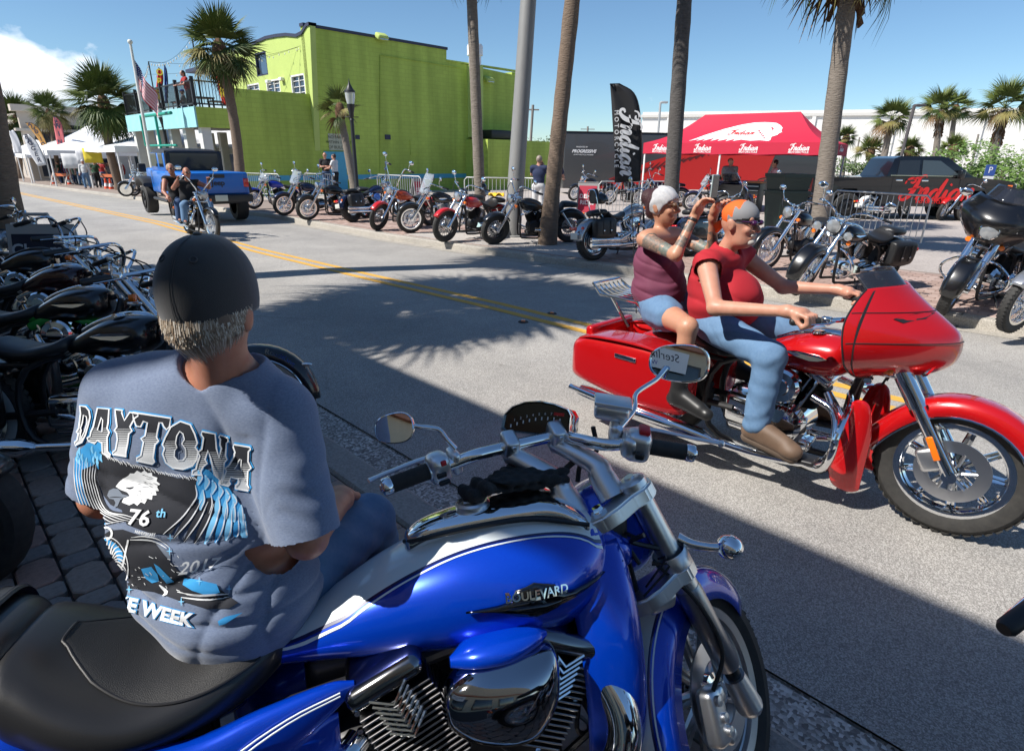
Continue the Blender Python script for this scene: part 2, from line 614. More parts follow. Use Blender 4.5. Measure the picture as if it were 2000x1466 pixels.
 # ---- ground, road, kerbs, pavers
def zg(u):
 return-0.018*max(0.0,min(u,82)-18)
def GG(px,py,dz=0.0):
 p=G(px,py,dz)
 for _ in range(30):
  p=G(px,py,zg(toUV(p)[0])+dz)
 return p
DV=[(-40,.30),(0,.28),(3,.10),(5.3,0),(8,-.33),(11.6,-.66),(19,-.62),(200,-.6)]
def UVG(u,v,dz=0.0):
 """the far kerb line wanders a little along the street"""
 d=0
 for(a,x),(b,y)in zip(DV,DV[1:]):
  if a<=u<=b:
   d=x+(y-x)*(u-a)/(b-a)
 return UV(u,v+d*max(0.0,min((v-1.9)/6.15,1.0)),zg(u)+dz)
def speckle(name,base,dark,light,sc_,rough=0.85,big=None,bumpd=0.002,stretch=None):
 m=bpy.data.materials.new(name)
 m.use_nodes=True
 t=m.node_tree
 b=t.nodes['Principled BSDF']
 b.inputs['Roughness'].default_value=rough
 co=t.nodes.new('ShaderNodeTexCoord').outputs['Object']
 v=t.nodes.new('ShaderNodeTexVoronoi')
 v.inputs['Scale'].default_value=sc_
 t.links.new(co,v.inputs['Vector'])
 bw=t.nodes.new('ShaderNodeRGBToBW')
 t.links.new(v.outputs['Color'],bw.inputs[0])
 r=t.nodes.new('ShaderNodeValToRGB')
 e=r.color_ramp.elements
 e[0].position,e[0].color=0.2,(*dark,1)
 e[1].position,e[1].color=0.85,(*light,1)
 k=r.color_ramp.elements.new(0.5)
 k.color=(*base,1)
 t.links.new(bw.outputs[0],r.inputs[0])
 n=t.nodes.new('ShaderNodeTexNoise')
 n.inputs['Scale'].default_value=big or 0.7
 n.inputs['Detail'].default_value=8
 n.inputs['Roughness'].default_value=0.7
 t.links.new(co,n.inputs['Vector'])
 rr=t.nodes.new('ShaderNodeValToRGB')
 rr.color_ramp.elements[0].position=0.3
 rr.color_ramp.elements[1].position=0.7
 rr.color_ramp.elements[0].color=(0.78,0.78,0.79,1)
 rr.color_ramp.elements[1].color=(1.12,1.1,1.08,1)
 t.links.new(n.outputs['Fac'],rr.inputs[0])
 x=t.nodes.new('ShaderNodeMixRGB')
 x.blend_type='MULTIPLY'
 x.inputs[0].default_value=1
 t.links.new(r.outputs[0],x.inputs[1])
 t.links.new(rr.outputs[0],x.inputs[2])
 last=x.outputs[0]
 # oil drips and small dark stains
 s=t.nodes.new('ShaderNodeTexNoise')
 s.inputs['Scale'].default_value=3.1
 s.inputs['Detail'].default_value=3
 t.links.new(co,s.inputs['Vector'])
 sr=t.nodes.new('ShaderNodeValToRGB')
 sr.color_ramp.elements[0].position=0.70
 sr.color_ramp.elements[1].position=0.76
 sr.color_ramp.elements[0].color=(1,1,1,1)
 sr.color_ramp.elements[1].color=(0.72,0.71,0.7,1)
 t.links.new(s.outputs['Fac'],sr.inputs[0])
 y=t.nodes.new('ShaderNodeMixRGB')
 y.blend_type='MULTIPLY'
 y.inputs[0].default_value=1
 t.links.new(last,y.inputs[1])
 t.links.new(sr.outputs[0],y.inputs[2])
 t.links.new(y.outputs[0],b.inputs['Base Color'])
 u=t.nodes.new('ShaderNodeBump')
 u.inputs['Strength'].default_value=0.55
 u.inputs['Distance'].default_value=bumpd
 t.links.new(v.outputs['Distance'],u.inputs['Height'])
 t.links.new(u.outputs[0],b.inputs['Normal'])
 MATS[name]=m
 return m
asphalt=speckle('asphalt',(0.325,0.31,0.288),(0.215,0.205,0.19),(0.50,0.485,0.455),210,0.8)
aggreg=speckle('exposed_aggregate_concrete',(0.31,0.295,0.27),(0.16,0.15,0.14),(0.62,0.61,0.58),75,0.8,bumpd=0.004)
curbm=speckle('kerb_concrete',(0.36,0.335,0.29),(0.27,0.25,0.215),(0.46,0.43,0.38),120,0.85)
lotm=speckle('parking_lot_surface',(0.40,0.36,0.33),(0.33,0.29,0.27),(0.45,0.41,0.38),50,0.9,big=0.25)
walkc=speckle('sidewalk_concrete',(0.42,0.39,0.36),(0.36,0.33,0.3),(0.5,0.47,0.44),90,0.9)
def road_wear(m):
 t=m.node_tree
 b=t.nodes['Principled BSDF']
 old=b.inputs['Base Color'].links[0].from_socket
 co=t.nodes.new('ShaderNodeTexCoord').outputs['Object']
 dt=t.nodes.new('ShaderNodeVectorMath')
 dt.operation='DOT_PRODUCT'
 dt.inputs[1].default_value=(S2,S2,0)
 t.links.new(co,dt.inputs[0])
 n=t.nodes.new('ShaderNodeTexNoise')
 n.inputs['Scale'].default_value=1.2
 n.inputs['Detail'].default_value=6
 t.links.new(co,n.inputs['Vector'])
 ad=t.nodes.new('ShaderNodeMath')
 ad.operation='MULTIPLY_ADD'
 ad.inputs[1].default_value=0.5
 t.links.new(n.outputs['Fac'],ad.inputs[0])
 t.links.new(dt.outputs['Value'],ad.inputs[2])
 mr=t.nodes.new('ShaderNodeMapRange')
 mr.inputs['From Min'].default_value=1.9
 mr.inputs['From Max'].default_value=8.6
 t.links.new(ad.outputs[0],mr.inputs['Value'])
 r=t.nodes.new('ShaderNodeValToRGB')
 e=r.color_ramp.elements
 e[0].position,e[0].color=0.0,(.93,.93,.93,1)
 e[1].position,e[1].color=1.0,(.95,.95,.95,1)
 for q,c in((.12,1.04),(.26,.90),(.40,1.05),(.5,1.0),(.62,1.05),(.76,.91),(.9,1.04)):
  k=e.new(q)
  k.color=(c,c,c,1)
 t.links.new(mr.outputs[0],r.inputs[0])
 # a few wandering hairline cracks, sealed here and there
 nw=t.nodes.new('ShaderNodeTexNoise')
 nw.inputs['Scale'].default_value=2.2
 nw.inputs['Detail'].default_value=8
 t.links.new(co,nw.inputs['Vector'])
 mxv=t.nodes.new('ShaderNodeMixRGB')
 mxv.inputs[0].default_value=.12
 t.links.new(co,mxv.inputs[1])
 t.links.new(nw.outputs['Color'],mxv.inputs[2])
 v=t.nodes.new('ShaderNodeTexVoronoi')
 v.feature='DISTANCE_TO_EDGE'
 v.inputs['Scale'].default_value=.42
 t.links.new(mxv.outputs[0],v.inputs['Vector'])
 cr=t.nodes.new('ShaderNodeValToRGB')
 cr.color_ramp.elements[0].position=.0015
 cr.color_ramp.elements[0].color=(.55,.54,.53,1)
 cr.color_ramp.elements[1].position=.0045
 cr.color_ramp.elements[1].color=(1,1,1,1)
 t.links.new(v.outputs['Distance'],cr.inputs[0])
 mk=t.nodes.new('ShaderNodeTexNoise')
 mk.inputs['Scale'].default_value=.55
 t.links.new(co,mk.inputs['Vector'])
 mr2=t.nodes.new('ShaderNodeMapRange')
 mr2 .inputs['From Min'].default_value=.50
 mr2 .inputs['From Max'].default_value=.62
 mr2 .inputs['To Max'].default_value=.6
 t.links.new(mk.outputs['Fac'],mr2 .inputs['Value'])
 cm=t.nodes.new('ShaderNodeMixRGB')
 cm.inputs[1].default_value=(1,1,1,1)
 t.links.new(mr2 .outputs[0],cm.inputs[0])
 t.links.new(cr.outputs[0],cm.inputs[2])
 cr=cm
 last=old
 for s_ in(r.outputs[0],cr.outputs[0]):
  x=t.nodes.new('ShaderNodeMixRGB')
  x.blend_type='MULTIPLY'
  x.inputs[0].default_value=1
  t.links.new(last,x.inputs[1])
  t.links.new(s_,x.inputs[2])
  last=x.outputs[0]
 t.links.new(last,b.inputs['Base Color'])
road_wear(asphalt)
def strip(name,v0,v1,dz0,dz1,m,us=(-40,0,3,5.3,8,11.6,18,19,82,140),**t):
 mb=MB()
 mb.grid([[UVG(u,v0,dz0),UVG(u,v1,dz1)]for u in us])
 return norm(mb.build(name,m,smooth=False,**t))
def upstrip(name,prof,m,us=(-40,0,3,5.3,8,11.6,18,19,82,140),**t):
 mb=MB()
 mb.grid([[UVG(u,v,z)for v,z in prof]for u in us])
 return mb.build(name,m,smooth=False,**t)
def struct(o):
 o['kind']='structure'
 return o
mb=MB()
us=(-1500,-40,18,82,1500)
mb.grid([[UVG(u,v,-0.06)for v in(-1500,-60,60,1500)]for u in us])
struct(mb.build('ground',mat('far_ground',(0.2,0.19,0.15),0.9,noise=(0.05,0.4,(0.12,0.15,0.07))),smooth=False))
struct(upstrip('road',[(8.05,0.0),(5.0,0.05),(1.9,0.0)],asphalt))
struct(upstrip('gutter',[(1.895,-0.004),(1.885,-0.03),(1.875,0.0),(1.64,0.012)],aggreg))
struct(upstrip('kerb',[(1.64,0.012),(1.625,0.05),(1.60,0.066),(1.42,0.068),(1.405,0.05),(1.403,0.0)],mat('near_kerb_concrete',(0.42,0.40,0.365),0.85,noise=(70,0.5,(0.2,0.19,0.175)),bump=(150,0.5,0.003))))  # near kerb concrete, mottled with a darker grey
struct(upstrip('far_gutter',[(8.28,0.006),(8.055,0.002)],curbm))
struct(upstrip('far_kerb',[(8.46,0.13),(8.32,0.128),(8.295,0.105),(8.28,0.006)],curbm))
struct(upstrip('sidewalk',[(11.5,0.128),(10.2,0.124),(8.46,0.128)],mat('joint_sand',(0.25,0.2,0.17),0.95)))
struct(upstrip('parking_lot',[(140,0.11),(11.5,0.124)],lotm))
struct(upstrip('near_pavement',[(1.403,0.03),(-14,0.03)],mat('dark_joint_sand',(0.07,0.06,0.055),0.95)))
yellow=mat('road_yellow_paint',(0.72,0.38,0.045),0.7,noise=(14,0.35,(0.60,0.33,0.06)))
def crown(v):
 return 0.05*(1-abs(v-5.0)/3.1)if v>1.9 else 0
for vc in(4.86,5.10):
 mb=MB()
 uu=[-40,0,3,5.3,8,11.6,18,19,82,140]
 mb.grid([[UVG(u,vc+0.055,0.05+0.001),UVG(u,vc-0.055,0.05+0.001)]for u in uu])
 struct(mb.build('lane_line',yellow,smooth=False))
 # round amber reflector studs beside the lines
for px,py in((1022,628),(1078,612)):
 p=G(px,py,0.05)
 t=thing('road_stud','small round amber reflector stud on the asphalt %s the double yellow line'%('below' if px<1050 else 'between the strokes of'),'road stud',(p.x,p.y,0.045),group='reflector studs on the road')
 MB().lathe([(0.001,0.014),(0.05,0.013),(0.06,0.004),(0.06,0)],n=16).build('stud_base',mat('stud_dark',(0.06,0.055,0.05),0.8),t)
 MB().rbox((0,0,0.018),(0.045,0.06,0.012),0.004).build('reflector',amber,t)
 # near pavers: long octagons with small squares between, and a row of flat bricks along the kerb
pm=[mat('paver_%d'%i,c,0.85,noise=(40,0.6,tuple(q*0.55 for q in c)),bump=(180,0.5,0.003))for i,c in enumerate(((0.42,0.33,0.27),(0.36,0.31,0.27),(0.44,0.28,0.22),(0.30,0.27,0.25)))]
near=bpy.data.objects['near_pavement']
def octo(L,Wd,c):
 a,b=L/2,Wd/2
 P=[(a,-b+c),(a,b-c),(a-c,b),(-a+c,b),(-a,b-c),(-a,-b+c),(-a+c,-b),(a-c,-b)]
 mb=MB()
 k=0.006
 n=len(P)
 mb.v=[(x,y,0)for x,y in P]+[(x,y,0.030)for x,y in P]+[(x*(1-k/abs(a)),y*(1-k/b),0.036)for x,y in P]
 mb.f=[(i,(i+1)%n,(i+1)%n+n,i+n)for i in range(n)]+[(i+n,(i+1)%n+n,(i+1)%n+2*n,i+2*n)for i in range(n)]+[tuple(range(2*n,3*n))]
 return mb
PU,PV=0.235,0.155
octos=[octo(0.225,0.145,0.035).mesh('paver',m,smooth=False)for m in pm]
sqs=[octo(0.105,0.145,0.014).mesh('paver',m,smooth=False)for m in pm]
brs=[octo(0.195,0.10,0.003).mesh('brick',m,smooth=False)for m in pm]
rot=Matrix.Rotation(R(135),4,'Z')
n_p=0
cells=[]
for j in range(-14,9):
 v=1.06-j*PV-0.1
 off=(j%2)*0.17
 u=-1.0+off
 k=0
 while u<9.5:
  w=0.225 if k%2==0 else 0.105
  cells.append((u+w/2,v,k%2))
  u+=w+0.010
  k+=1
keep=[]
for u,v,q in cells:
 p=UV(u,v,0.03)
 # is it in the seen strips left or right of the seated man?
 zc=p.y*math.cos(PITCH)-(p.z-CAMH)*math.sin(PITCH)
 if zc<0.2:
  continue
 px=1000+FPX*p.x/zc
 py=733-FPX*(p.y*math.sin(PITCH)+(p.z-CAMH)*math.cos(PITCH))/zc
 if(-40<px<230 and 860<py<1240)or(520<px<800 and 930<py<1200):
  keep.append((py,u,v,q))
keep.sort(reverse=True)
ids=set((k[1],k[2])for k in keep[:270])
rest=[MB()for _ in pm]
for u,v,q in cells:
 if v>1.14:
  continue
 mi=rnd.choice((0,0,1,1,2,3))
 M=Matrix.Translation(UV(u,v,0.03+rnd.uniform(-.002,.002)))@rot@Matrix.Rotation(rnd.uniform(-.02,.02),4,'Z')
 if(u,v)in ids:
  inst((sqs if q else octos)[mi],'paver',near,M)
 else:
  oc=octo(*((0.105,0.145,0.014)if q else(0.225,0.145,0.035)))
  rest[mi].add(oc.v,oc.f,M)
for i,r_ in enumerate(rest):
 r_.build('pavers_beyond',pm[i],near,smooth=False,kind='stuff')
mb_=MB()
for k in range(110):
 u=-2+k*0.105
 M=Matrix.Translation(UV(u,1.29,0.03))@rot@Matrix.Rotation(PI/2,4,'Z')
 if 1.6<u<4.4:
  inst(rnd.choice(brs),'brick',near,M)
 else:
  oc=octo(0.195,0.10,0.003)
  mb_.add(oc.v,oc.f,M)
mb_.build('edging_bricks',pm[1],near,smooth=False,kind='stuff')
# far sidewalk: small red-brown pavers laid on edge, real bricks
walk=bpy.data.objects['sidewalk']
fm=[mat('walk_brick_%d'%i,c,0.9,noise=(12,0.6,tuple(q*0.8 for q in c)))for i,c in enumerate(((0.36,0.25,0.21),(0.42,0.31,0.27),(0.32,0.225,0.19)))]
fb=[MB()for _ in fm]
nb=0
bl,bw=0.21,0.105
nearb=[]
for j in range(26):
 v=8.52+j*0.11
 k=0
 while True:
  u=-4.0+k*0.215+(j%2)*0.107
  if u>19:
   break
  k+=1
  nearb.append((u,v))
nearb.sort(key=lambda q:q[0]+(0 if q[1]>8.6 else 0))
bm_=[octo(bl,bw,0.002).mesh('brick',m,smooth=False)for m in fm]
cnt=0
for u,v in nearb:
 p=UVG(u,v,0.1)
 mi=rnd.randrange(3)
 M=Matrix.Translation(p)@rot
 if-1.5<u<4.0 and v<9.9 and cnt<290:
  inst(bm_[mi],'brick',walk,M)
  cnt+=1
 else:
  oc=octo(bl,bw,0.002)
  fb[mi].add(oc.v[8:],[tuple(i-8 for i in f)for f in oc.f[8:]],M)
for i,r_ in enumerate(fb):
 r_.build('bricks_beyond',fm[i],walk,smooth=False,kind='stuff')
 # kerb joints on the far side
mb=MB()
for k in range(14):
 u=-2+k*3.05
 a,b=UVG(u,8.06,0.008),UVG(u,8.275,0.012)
 mb.add([a,b,b+UV(0.02,0),a+UV(0.02,0)],[(0,1,2,3)])
 a,b=UVG(u,8.325,0.1305),UVG(u,8.46,0.1325)
 mb.add([a,b,b+UV(0.02,0),a+UV(0.02,0)],[(0,1,2,3)])
struct(mb.build('kerb_joints',mat('joint_dark',(0.12,0.11,0.1),0.9),smooth=False))
# a concrete tree strip round the palms
mb=MB()
for u0,u1 in((6.6,9.6),(9.8,11.4)):
 mb.grid([[UVG(u,v,0.1375)for v in(8.5,10.1)]for u in(u1,u0)])
struct(mb.build('concrete_pad',walkc,smooth=False))
# low brick-red lines of the lot and grass beyond
mb=MB()
mb.grid([[Vector((x,y,0.12))for x in(90,10)]for y in(30,34)])
struct(mb.build('grass_verge',mat('grass',(0.09,0.13,0.03),0.95,noise=(3,0.6,(0.2,0.2,0.07))),smooth=False))
# ---- the shop front behind the camera that shades this side of the street
stucco=mat('cream_stucco',(0.62,0.52,0.36),0.9,noise=(2,0.5,(0.5,0.42,0.3)))
VW=-3.2
ZT=(2.8-VW)/(math.cos(SUN_AZ-R(45))/math.tan(SUN_EL))
ZT=ZT*1.0
shop=thing('shop_building','cream two storey shop front behind the camera whose shadow covers the near lane, with an added opening for the sun','building',UV(0,VW,0))
shop.rotation_euler=(0,0,R(135))
def beam_at_wall(L,z0=0.0):
 """local (u, z) on the wall plane of the sun ray that lands on L"""
 d=SUN_DIR
 t=(VW-(L.x+L.y)*S2)/((d.x+d.y)*S2)
 P=L+d*t
 return toUV(P)[0],P.z
LIT=[(-.65,.95),(0,.90),(.6,.92),(1.0,1.08),(1.15,1.4),(1.12,1.72),(.7,1.88),(.2,1.88),(-.2,1.72),(-.55,1.4)]  # wall opening is made up, shaped so sun reaches the man and blue motorcycle
HOLE=[beam_at_wall(Vector((x,y,0)))for x,y in LIT]
outer=[(-26,-0.2),(14,-0.2),(14,ZT),(-26,ZT)]
P3=[[Vector((u,z,0))for u,z in outer],[Vector((u,z,0))for u,z in HOLE]]
tr=tessellate_polygon(P3)
allv=P3[0]+P3[1]
mb=MB()
T_=0.35
n=len(allv)
mb.v=[(p.x,0,p.y)for p in allv]+[(p.x,T_,p.y)for p in allv]
mb.f=[tuple(t)for t in tr]+[tuple(i+n for i in reversed(t))for t in tr]
for s0,m_ in((0,4),(4,len(HOLE))):
 for i in range(m_):
  j=(i+1)%m_
  mb.f.append((s0+i,s0+j,s0+j+n,s0+i+n))
norm(mb.build('wall',stucco,shop,smooth=False))
for k in range(9):
 x=-24+k*4.1
 w=MB().box((x,-0.03,1.45),(3.0,0.06,2.3)).build('shop_window',mat('window_frame_dark',(0.05,0.04,0.035),0.5),shop,smooth=False)
 MB().box((x,-0.07,1.45),(2.8,0.02,2.1)).build('pane',mat('shop_glass',(0.03,0.035,0.04),0.05,0,0.4),w,smooth=False)
MB().box((-6,-0.12,3.4),(40,0.2,0.3)).build('cornice',mat('cornice_paint',(0.45,0.2,0.12),0.8),shop,smooth=False)
sg=thing('shop_sign','white signboard with blue script reading Sterling Silver Wyoming over the shop front','sign',UV(1.5,VW+0.25,2.55),R(135)+PI)
MB().box((0,0,0),(3.4,0.06,0.9)).build('sign_board',white,sg,smooth=False)
sM=plane_M((0,-0.035,0.1),(1,0,0),(0,0,1))
sg.rotation_euler=(0,0,R(135)+PI)
text_on('Sterling Silver',0.5,plane_M((0,0.035,0.12),(-1,0,0),(0,0,1)),mat('sign_dark',(0.03,0.03,0.05),0.6),sg,shear=0.3)
text_on('Wyoming',0.25,plane_M((0,0.035,-0.25),(-1,0,0),(0,0,1)),mat('sign_blue',(0.02,0.04,0.3),0.6),sg,shear=0.3)
# ---- buildings beyond the street
def onU(px,py,u0):
 r=ray(px,py)
 du=(r.y-r.x)*S2
 t=u0/du
 P=Vector((0,0,CAMH))+r*t
 return(P.x+P.y)*S2,P.z
def onV(px,py,v0):
 r=ray(px,py)
 t=v0/((r.x+r.y)*S2)
 P=Vector((0,0,CAMH))+r*t
 return(P.y-P.x)*S2,P.z
U0=29.4
green=mat('green_painted_block',(0.47,0.60,0.11),0.85,noise=(1.1,0.7,(0.41,0.53,0.095)),bump=(9,0.35,0.03))
def green_block_lines(m):
 t=m.node_tree
 b=t.nodes['Principled BSDF']
 old=b.inputs['Base Color'].links[0].from_socket
 sp=t.nodes.new('ShaderNodeTexCoord')
 mp=t.nodes.new('ShaderNodeMapping')
 mp.inputs['Rotation'].default_value=(R(90),0,0)
 br=t.nodes.new('ShaderNodeTexBrick')
 br.inputs['Scale'].default_value=1
 br.inputs['Brick Width'].default_value=0.4
 br.inputs['Row Height'].default_value=0.2
 br.inputs['Mortar Size'].default_value=0.008
 br.inputs['Color1'].default_value=(1,1,1,1)
 br.inputs['Color2'].default_value=(0.93,0.93,0.93,1)
 br.inputs['Mortar'].default_value=(0.8,0.8,0.8,1)
 t.links.new(sp.outputs['Object'],mp.inputs[0])
 t.links.new(mp.outputs[0],br.inputs['Vector'])
 x=t.nodes.new('ShaderNodeMixRGB')
 x.blend_type='MULTIPLY'
 x.inputs[0].default_value=1
 t.links.new(old,x.inputs[1])
 t.links.new(br.outputs[0],x.inputs[2])
 ms=t.nodes.new('ShaderNodeMapping')
 ms.inputs['Scale'].default_value=(1.6,1.6,.13)
 t.links.new(sp.outputs['Object'],ms.inputs[0])
 ns=t.nodes.new('ShaderNodeTexNoise')
 ns.inputs['Scale'].default_value=1.0
 ns.inputs['Detail'].default_value=7
 t.links.new(ms.outputs[0],ns.inputs['Vector'])
 rs=t.nodes.new('ShaderNodeValToRGB')
 rs.color_ramp.elements[0].position=.36
 rs.color_ramp.elements[0].color=(.80,.80,.78,1)
 rs.color_ramp.elements[1].position=.62
 rs.color_ramp.elements[1].color=(1.06,1.05,1.05,1)
 t.links.new(ns.outputs['Fac'],rs.inputs[0])
 y=t.nodes.new('ShaderNodeMixRGB')
 y.blend_type='MULTIPLY'
 y.inputs[0].default_value=1
 t.links.new(x.outputs[0],y.inputs[1])
 t.links.new(rs.outputs[0],y.inputs[2])
 t.links.new(y.outputs[0],b.inputs['Base Color'])
green_block_lines(green)
lime=mat('lime_painted_stucco',(0.47,0.58,0.16),0.85,noise=(1.3,0.6,(0.42,0.52,0.15)),bump=(5,0.3,0.03))
trimd=mat('dark_roof_trim',(0.03,0.035,0.07),0.6)
bluep=mat('sky_blue_paint',(0.09,0.42,0.62),0.6,noise=(3,0.5,(0.075,0.37,0.55)))
cyanp=mat('pale_cyan_paint',(0.25,0.58,0.62),0.7,noise=(2,0.6,(0.35,0.62,0.63)))
colw=mat('column_white',(0.72,0.72,0.68),0.7,noise=(1.5,0.5,(0.58,0.58,0.52)))
blk=mat('black_metal',(0.015,0.015,0.017),0.45)
gb=thing('green_building','big lime green block building with dark roof trim and blue stripe','building',UV(U0,10.5,0),R(45))
# local frame: x along +v, y along +u, z up (origin u=U0, v=10.5)
def wl(px,py,u0=U0):
 v,z=onU(px,py,u0)
 return v-10.5,z
A=wl(449,172)
Bq=wl(605,184)
T1,T2,T3,T4=wl(605,50),wl(872,100),wl(872,118),wl(1014,149)
xr=T4[0]
poly=[(A[0],-0.6),(xr,-0.6),(xr,T4[1]),(T3[0],T3[1]),(T2[0],T2[1]),(Bq[0],T1[1]),(Bq[0],Bq[1]),(A[0],A[1])]
zt1=T1[1]
poly[4]=(T2[0],(T2[1]+zt1)/2)
poly[5]=(Bq[0],(T2[1]+zt1)/2)
ztop=(T2[1]+zt1)/2
MB().prism([(x,0,z)for x,z in poly],(0,0.3,0)).build('wall',green,gb,smooth=False)
# lit street face of the tall part, with its curved parapet
prof=[]
for px,py in((605,50),(600,52),(590,68),(580,73),(560,71),(540,73),(520,77),(500,86),(470,96),(440,104)):
 u,z=onV(px,py,10.5+Bq[0])
 prof.append((u-U0,z))
fl=[(0.0,2.0)]+[(q[0],q[1])for q in prof]+[(prof[-1][0],2.0)]
xb=Bq[0]
def holed(outer,holes,x0,ex):
 P3=[[Vector((u,z,0))for u,z in outer]]+[[Vector((u,z,0))for u,z in h]for h in holes]
 tr=tessellate_polygon(P3)
 allv=[p for L_ in P3 for p in L_]
 n=len(allv)
 mb=MB()
 mb.v=[(x0,p.x,p.y)for p in allv]+[(x0+ex,p.x,p.y)for p in allv]
 mb.f=[tuple(t)for t in tr]+[tuple(i+n for i in reversed(t))for t in tr]
 s0=0
 for L_ in P3:
  for i in range(len(L_)):
   j=(i+1)%len(L_)
   mb.f.append((s0+i,s0+j,s0+j+n,s0+i+n))
  s0+=len(L_)
 return mb
def rect_on(px0,py0,px1,py1):
 a=onV(px0,py0,10.5+xb)
 b=onV(px1,py1,10.5+xb)
 return[(a[0]-U0,a[1]),(b[0]-U0,a[1]),(b[0]-U0,b[1]),(a[0]-U0,b[1])]
wins=[rect_on(497,105,524,146),rect_on(567,148,598,190),rect_on(519,158,549,186),rect_on(482,166,508,184)]
holed(fl,wins,xb,0.28).build('street_wall',lime,gb,smooth=False)
for k,w in enumerate(wins):
 (y0,z1),(y1,_),(_,z0),_=w
 y0,y1=min(y0,y1),max(y0,y1)
 z0,z1=min(z0,z1),max(z0,z1)
 f=MB()
 fw=0.07
 for c,d in((((y0+y1)/2,z1-fw/2),(y1-y0,fw)),(((y0+y1)/2,z0+fw/2),(y1-y0,fw)),((y0+fw/2,(z0+z1)/2),(fw,z1-z0)),((y1-fw/2,(z0+z1)/2),(fw,z1-z0))):
  f.box((xb+0.06,c[0],c[1]),(0.12,d[0],d[1]))
 if k:
  f.box((xb+0.09,(y0+y1)/2,(z0+z1)/2),(0.06,0.05,z1-z0))
  for q in(1,2,3):
   f.box((xb+0.1,(y0+y1)/2,z0+(z1-z0)*q/4),(0.03,y1-y0,0.03))
 fo=f.build('window',trimd if k==0 else white,gb,smooth=False)
 MB().box((xb+0.14,(y0+y1)/2,(z0+z1)/2),(0.02,y1-y0,z1-z0)).build('pane',mat('window_glass',(0.05,0.08,0.13),0.06,0,0.3,spec=0.8),fo,smooth=False)
 # small lamps, brackets on the lit face
for px,py in((527,160),(553,155)):
 a=onV(px,py,10.5+xb)
 MB().rbox((xb-0.1,a[0]-U0,a[1]),(0.2,0.3,0.16),0.03).build('wall_lamp',white,gb)
 # roof and back
rf=MB()
rf.box(((xb+T2[0])/2,9,ztop-0.5),(T2[0]-xb-0.6,17.4,0.2))
rf.build('roof',trimd,gb,smooth=False)
MB().box(((T2[0]+xr)/2,9,T3[1]-0.4),(xr-T2[0]-0.4,17.4,0.2)).build('roof',trimd,gb,smooth=False)
MB().box((xr-0.15,9.2,3.2),(0.3,17.7,7.4)).build('rear_wall',green,gb,smooth=False)
MB().box((xb/2+0.2,6,3.25),(xb-0.6,11.4,0.25)).build('terrace_floor',mat('terrace_grey',(0.3,0.3,0.29),0.9),gb,smooth=False)
tm=MB()
tm.box(((Bq[0]+T2[0])/2,0.12,ztop+0.06),(T2[0]-Bq[0]+0.1,0.36,0.13))
pp=[(xb-0.06,u,z+0.1)for u,z in prof]
tm.grid([[(xb-0.06,u,z),(xb-0.06,u,z+0.14),(xb+0.34,u,z+0.14),(xb+0.34,u,z)]for u,z in prof],close=True)
tm.build('roof_trim',trimd,gb,smooth=False)
MB().box(((T3[0]+xr)/2,0.12,T3[1]+0.0),(xr-T3[0],0.34,0.08)).build('coping',green,gb,smooth=False)
# blue stripe, door, notice, lamps, duct
s0,s1=wl(452,346),wl(975,341)
MB().box(((s0[0]+s1[0])/2,-0.008,0.72),(s1[0]-s0[0],0.016,0.24)).build('blue_stripe',bluep,gb,smooth=False)
d0,d1=wl(631,296),wl(673,296)
dw=(d1[0]-d0[0])/2
for k in(0,1):
 MB().rbox((d0[0]+dw*(k+0.5),-0.05,(d0[1]-0.3)/2),(dw-0.03,0.1,d0[1]+0.3),0.01).build('door',bluep,gb,smooth=False)
nz=wl(662,282)
MB().box((nz[0],-0.012,nz[1]+0.1),(1.15,0.02,0.8)).build('notice_board',mat('notice_grey',(0.45,0.47,0.36),0.8),gb,smooth=False)
for i,tx in enumerate(('NO PARKING','WITHIN 10 FEET','OF BUILDING')):
 text_on(tx,0.2,plane_M((nz[0],-0.028,nz[1]+0.33-i*0.24),(1,0,0),(0,0,1)),mat('notice_dark',(0.06,0.07,0.05),0.8),gb,name='lettering')
for px,py in((741,73),(950,156)):
 a=wl(px,py)
 lp=MB().rbox((a[0],-0.22,a[1]),(0.62,0.44,0.26),0.08,rx=0.5).build('flood_lamp',lime,gb)
 MB().box((a[0],-0.36,a[1]-0.14),(0.46,0.2,0.04)).build('lens',glassl,lp,smooth=False)
a0,a1=wl(913,128),wl(913,268)
MB().box((a0[0]+0.33,-0.32,(a0[1]+a1[1])/2),(0.66,0.64,a0[1]-a1[1])).build('duct',lime,gb,smooth=False)
MB().lathe([(0.36,0),(0.36,0.5),(0.46,0.52),(0.46,1.0),(0.4,1.1),(0.01,1.12)],(a0[0]+0.33,-0.3,a0[1]),n=20).build('vent_fan',white,gb)
a0,a1=wl(950,253),wl(985,285)
MB().prism([(a0[0],-0.01,a0[1]),(a0[0],-1.0,a0[1]-0.5),(a0[0],-1.0,a1[1]),(a0[0],-0.01,a1[1]-0.1)],(1.6,0,0)).build('vent_hood',lime,gb,smooth=False)
for px,py,w,h in((698,268,.25,.2),(757,268,.35,.25),(812,288,.8,.8)):
 a=wl(px,py)
 MB().box((a[0],-0.02,a[1]),(w,0.04,h)).build('wall_plate',green if w>.5 else trimd,gb,smooth=False)
 # conduit lines on the wall
cl=MB()
p0,p1,p2=wl(742,108),wl(742,372),wl(900,140)
cl.tube([(p1[0],-0.03,0.1),(p0[0],-0.03,p0[1]),(p2[0],-0.03,p0[1]-0.05)],0.025,6)
cl.build('conduit',green,gb)
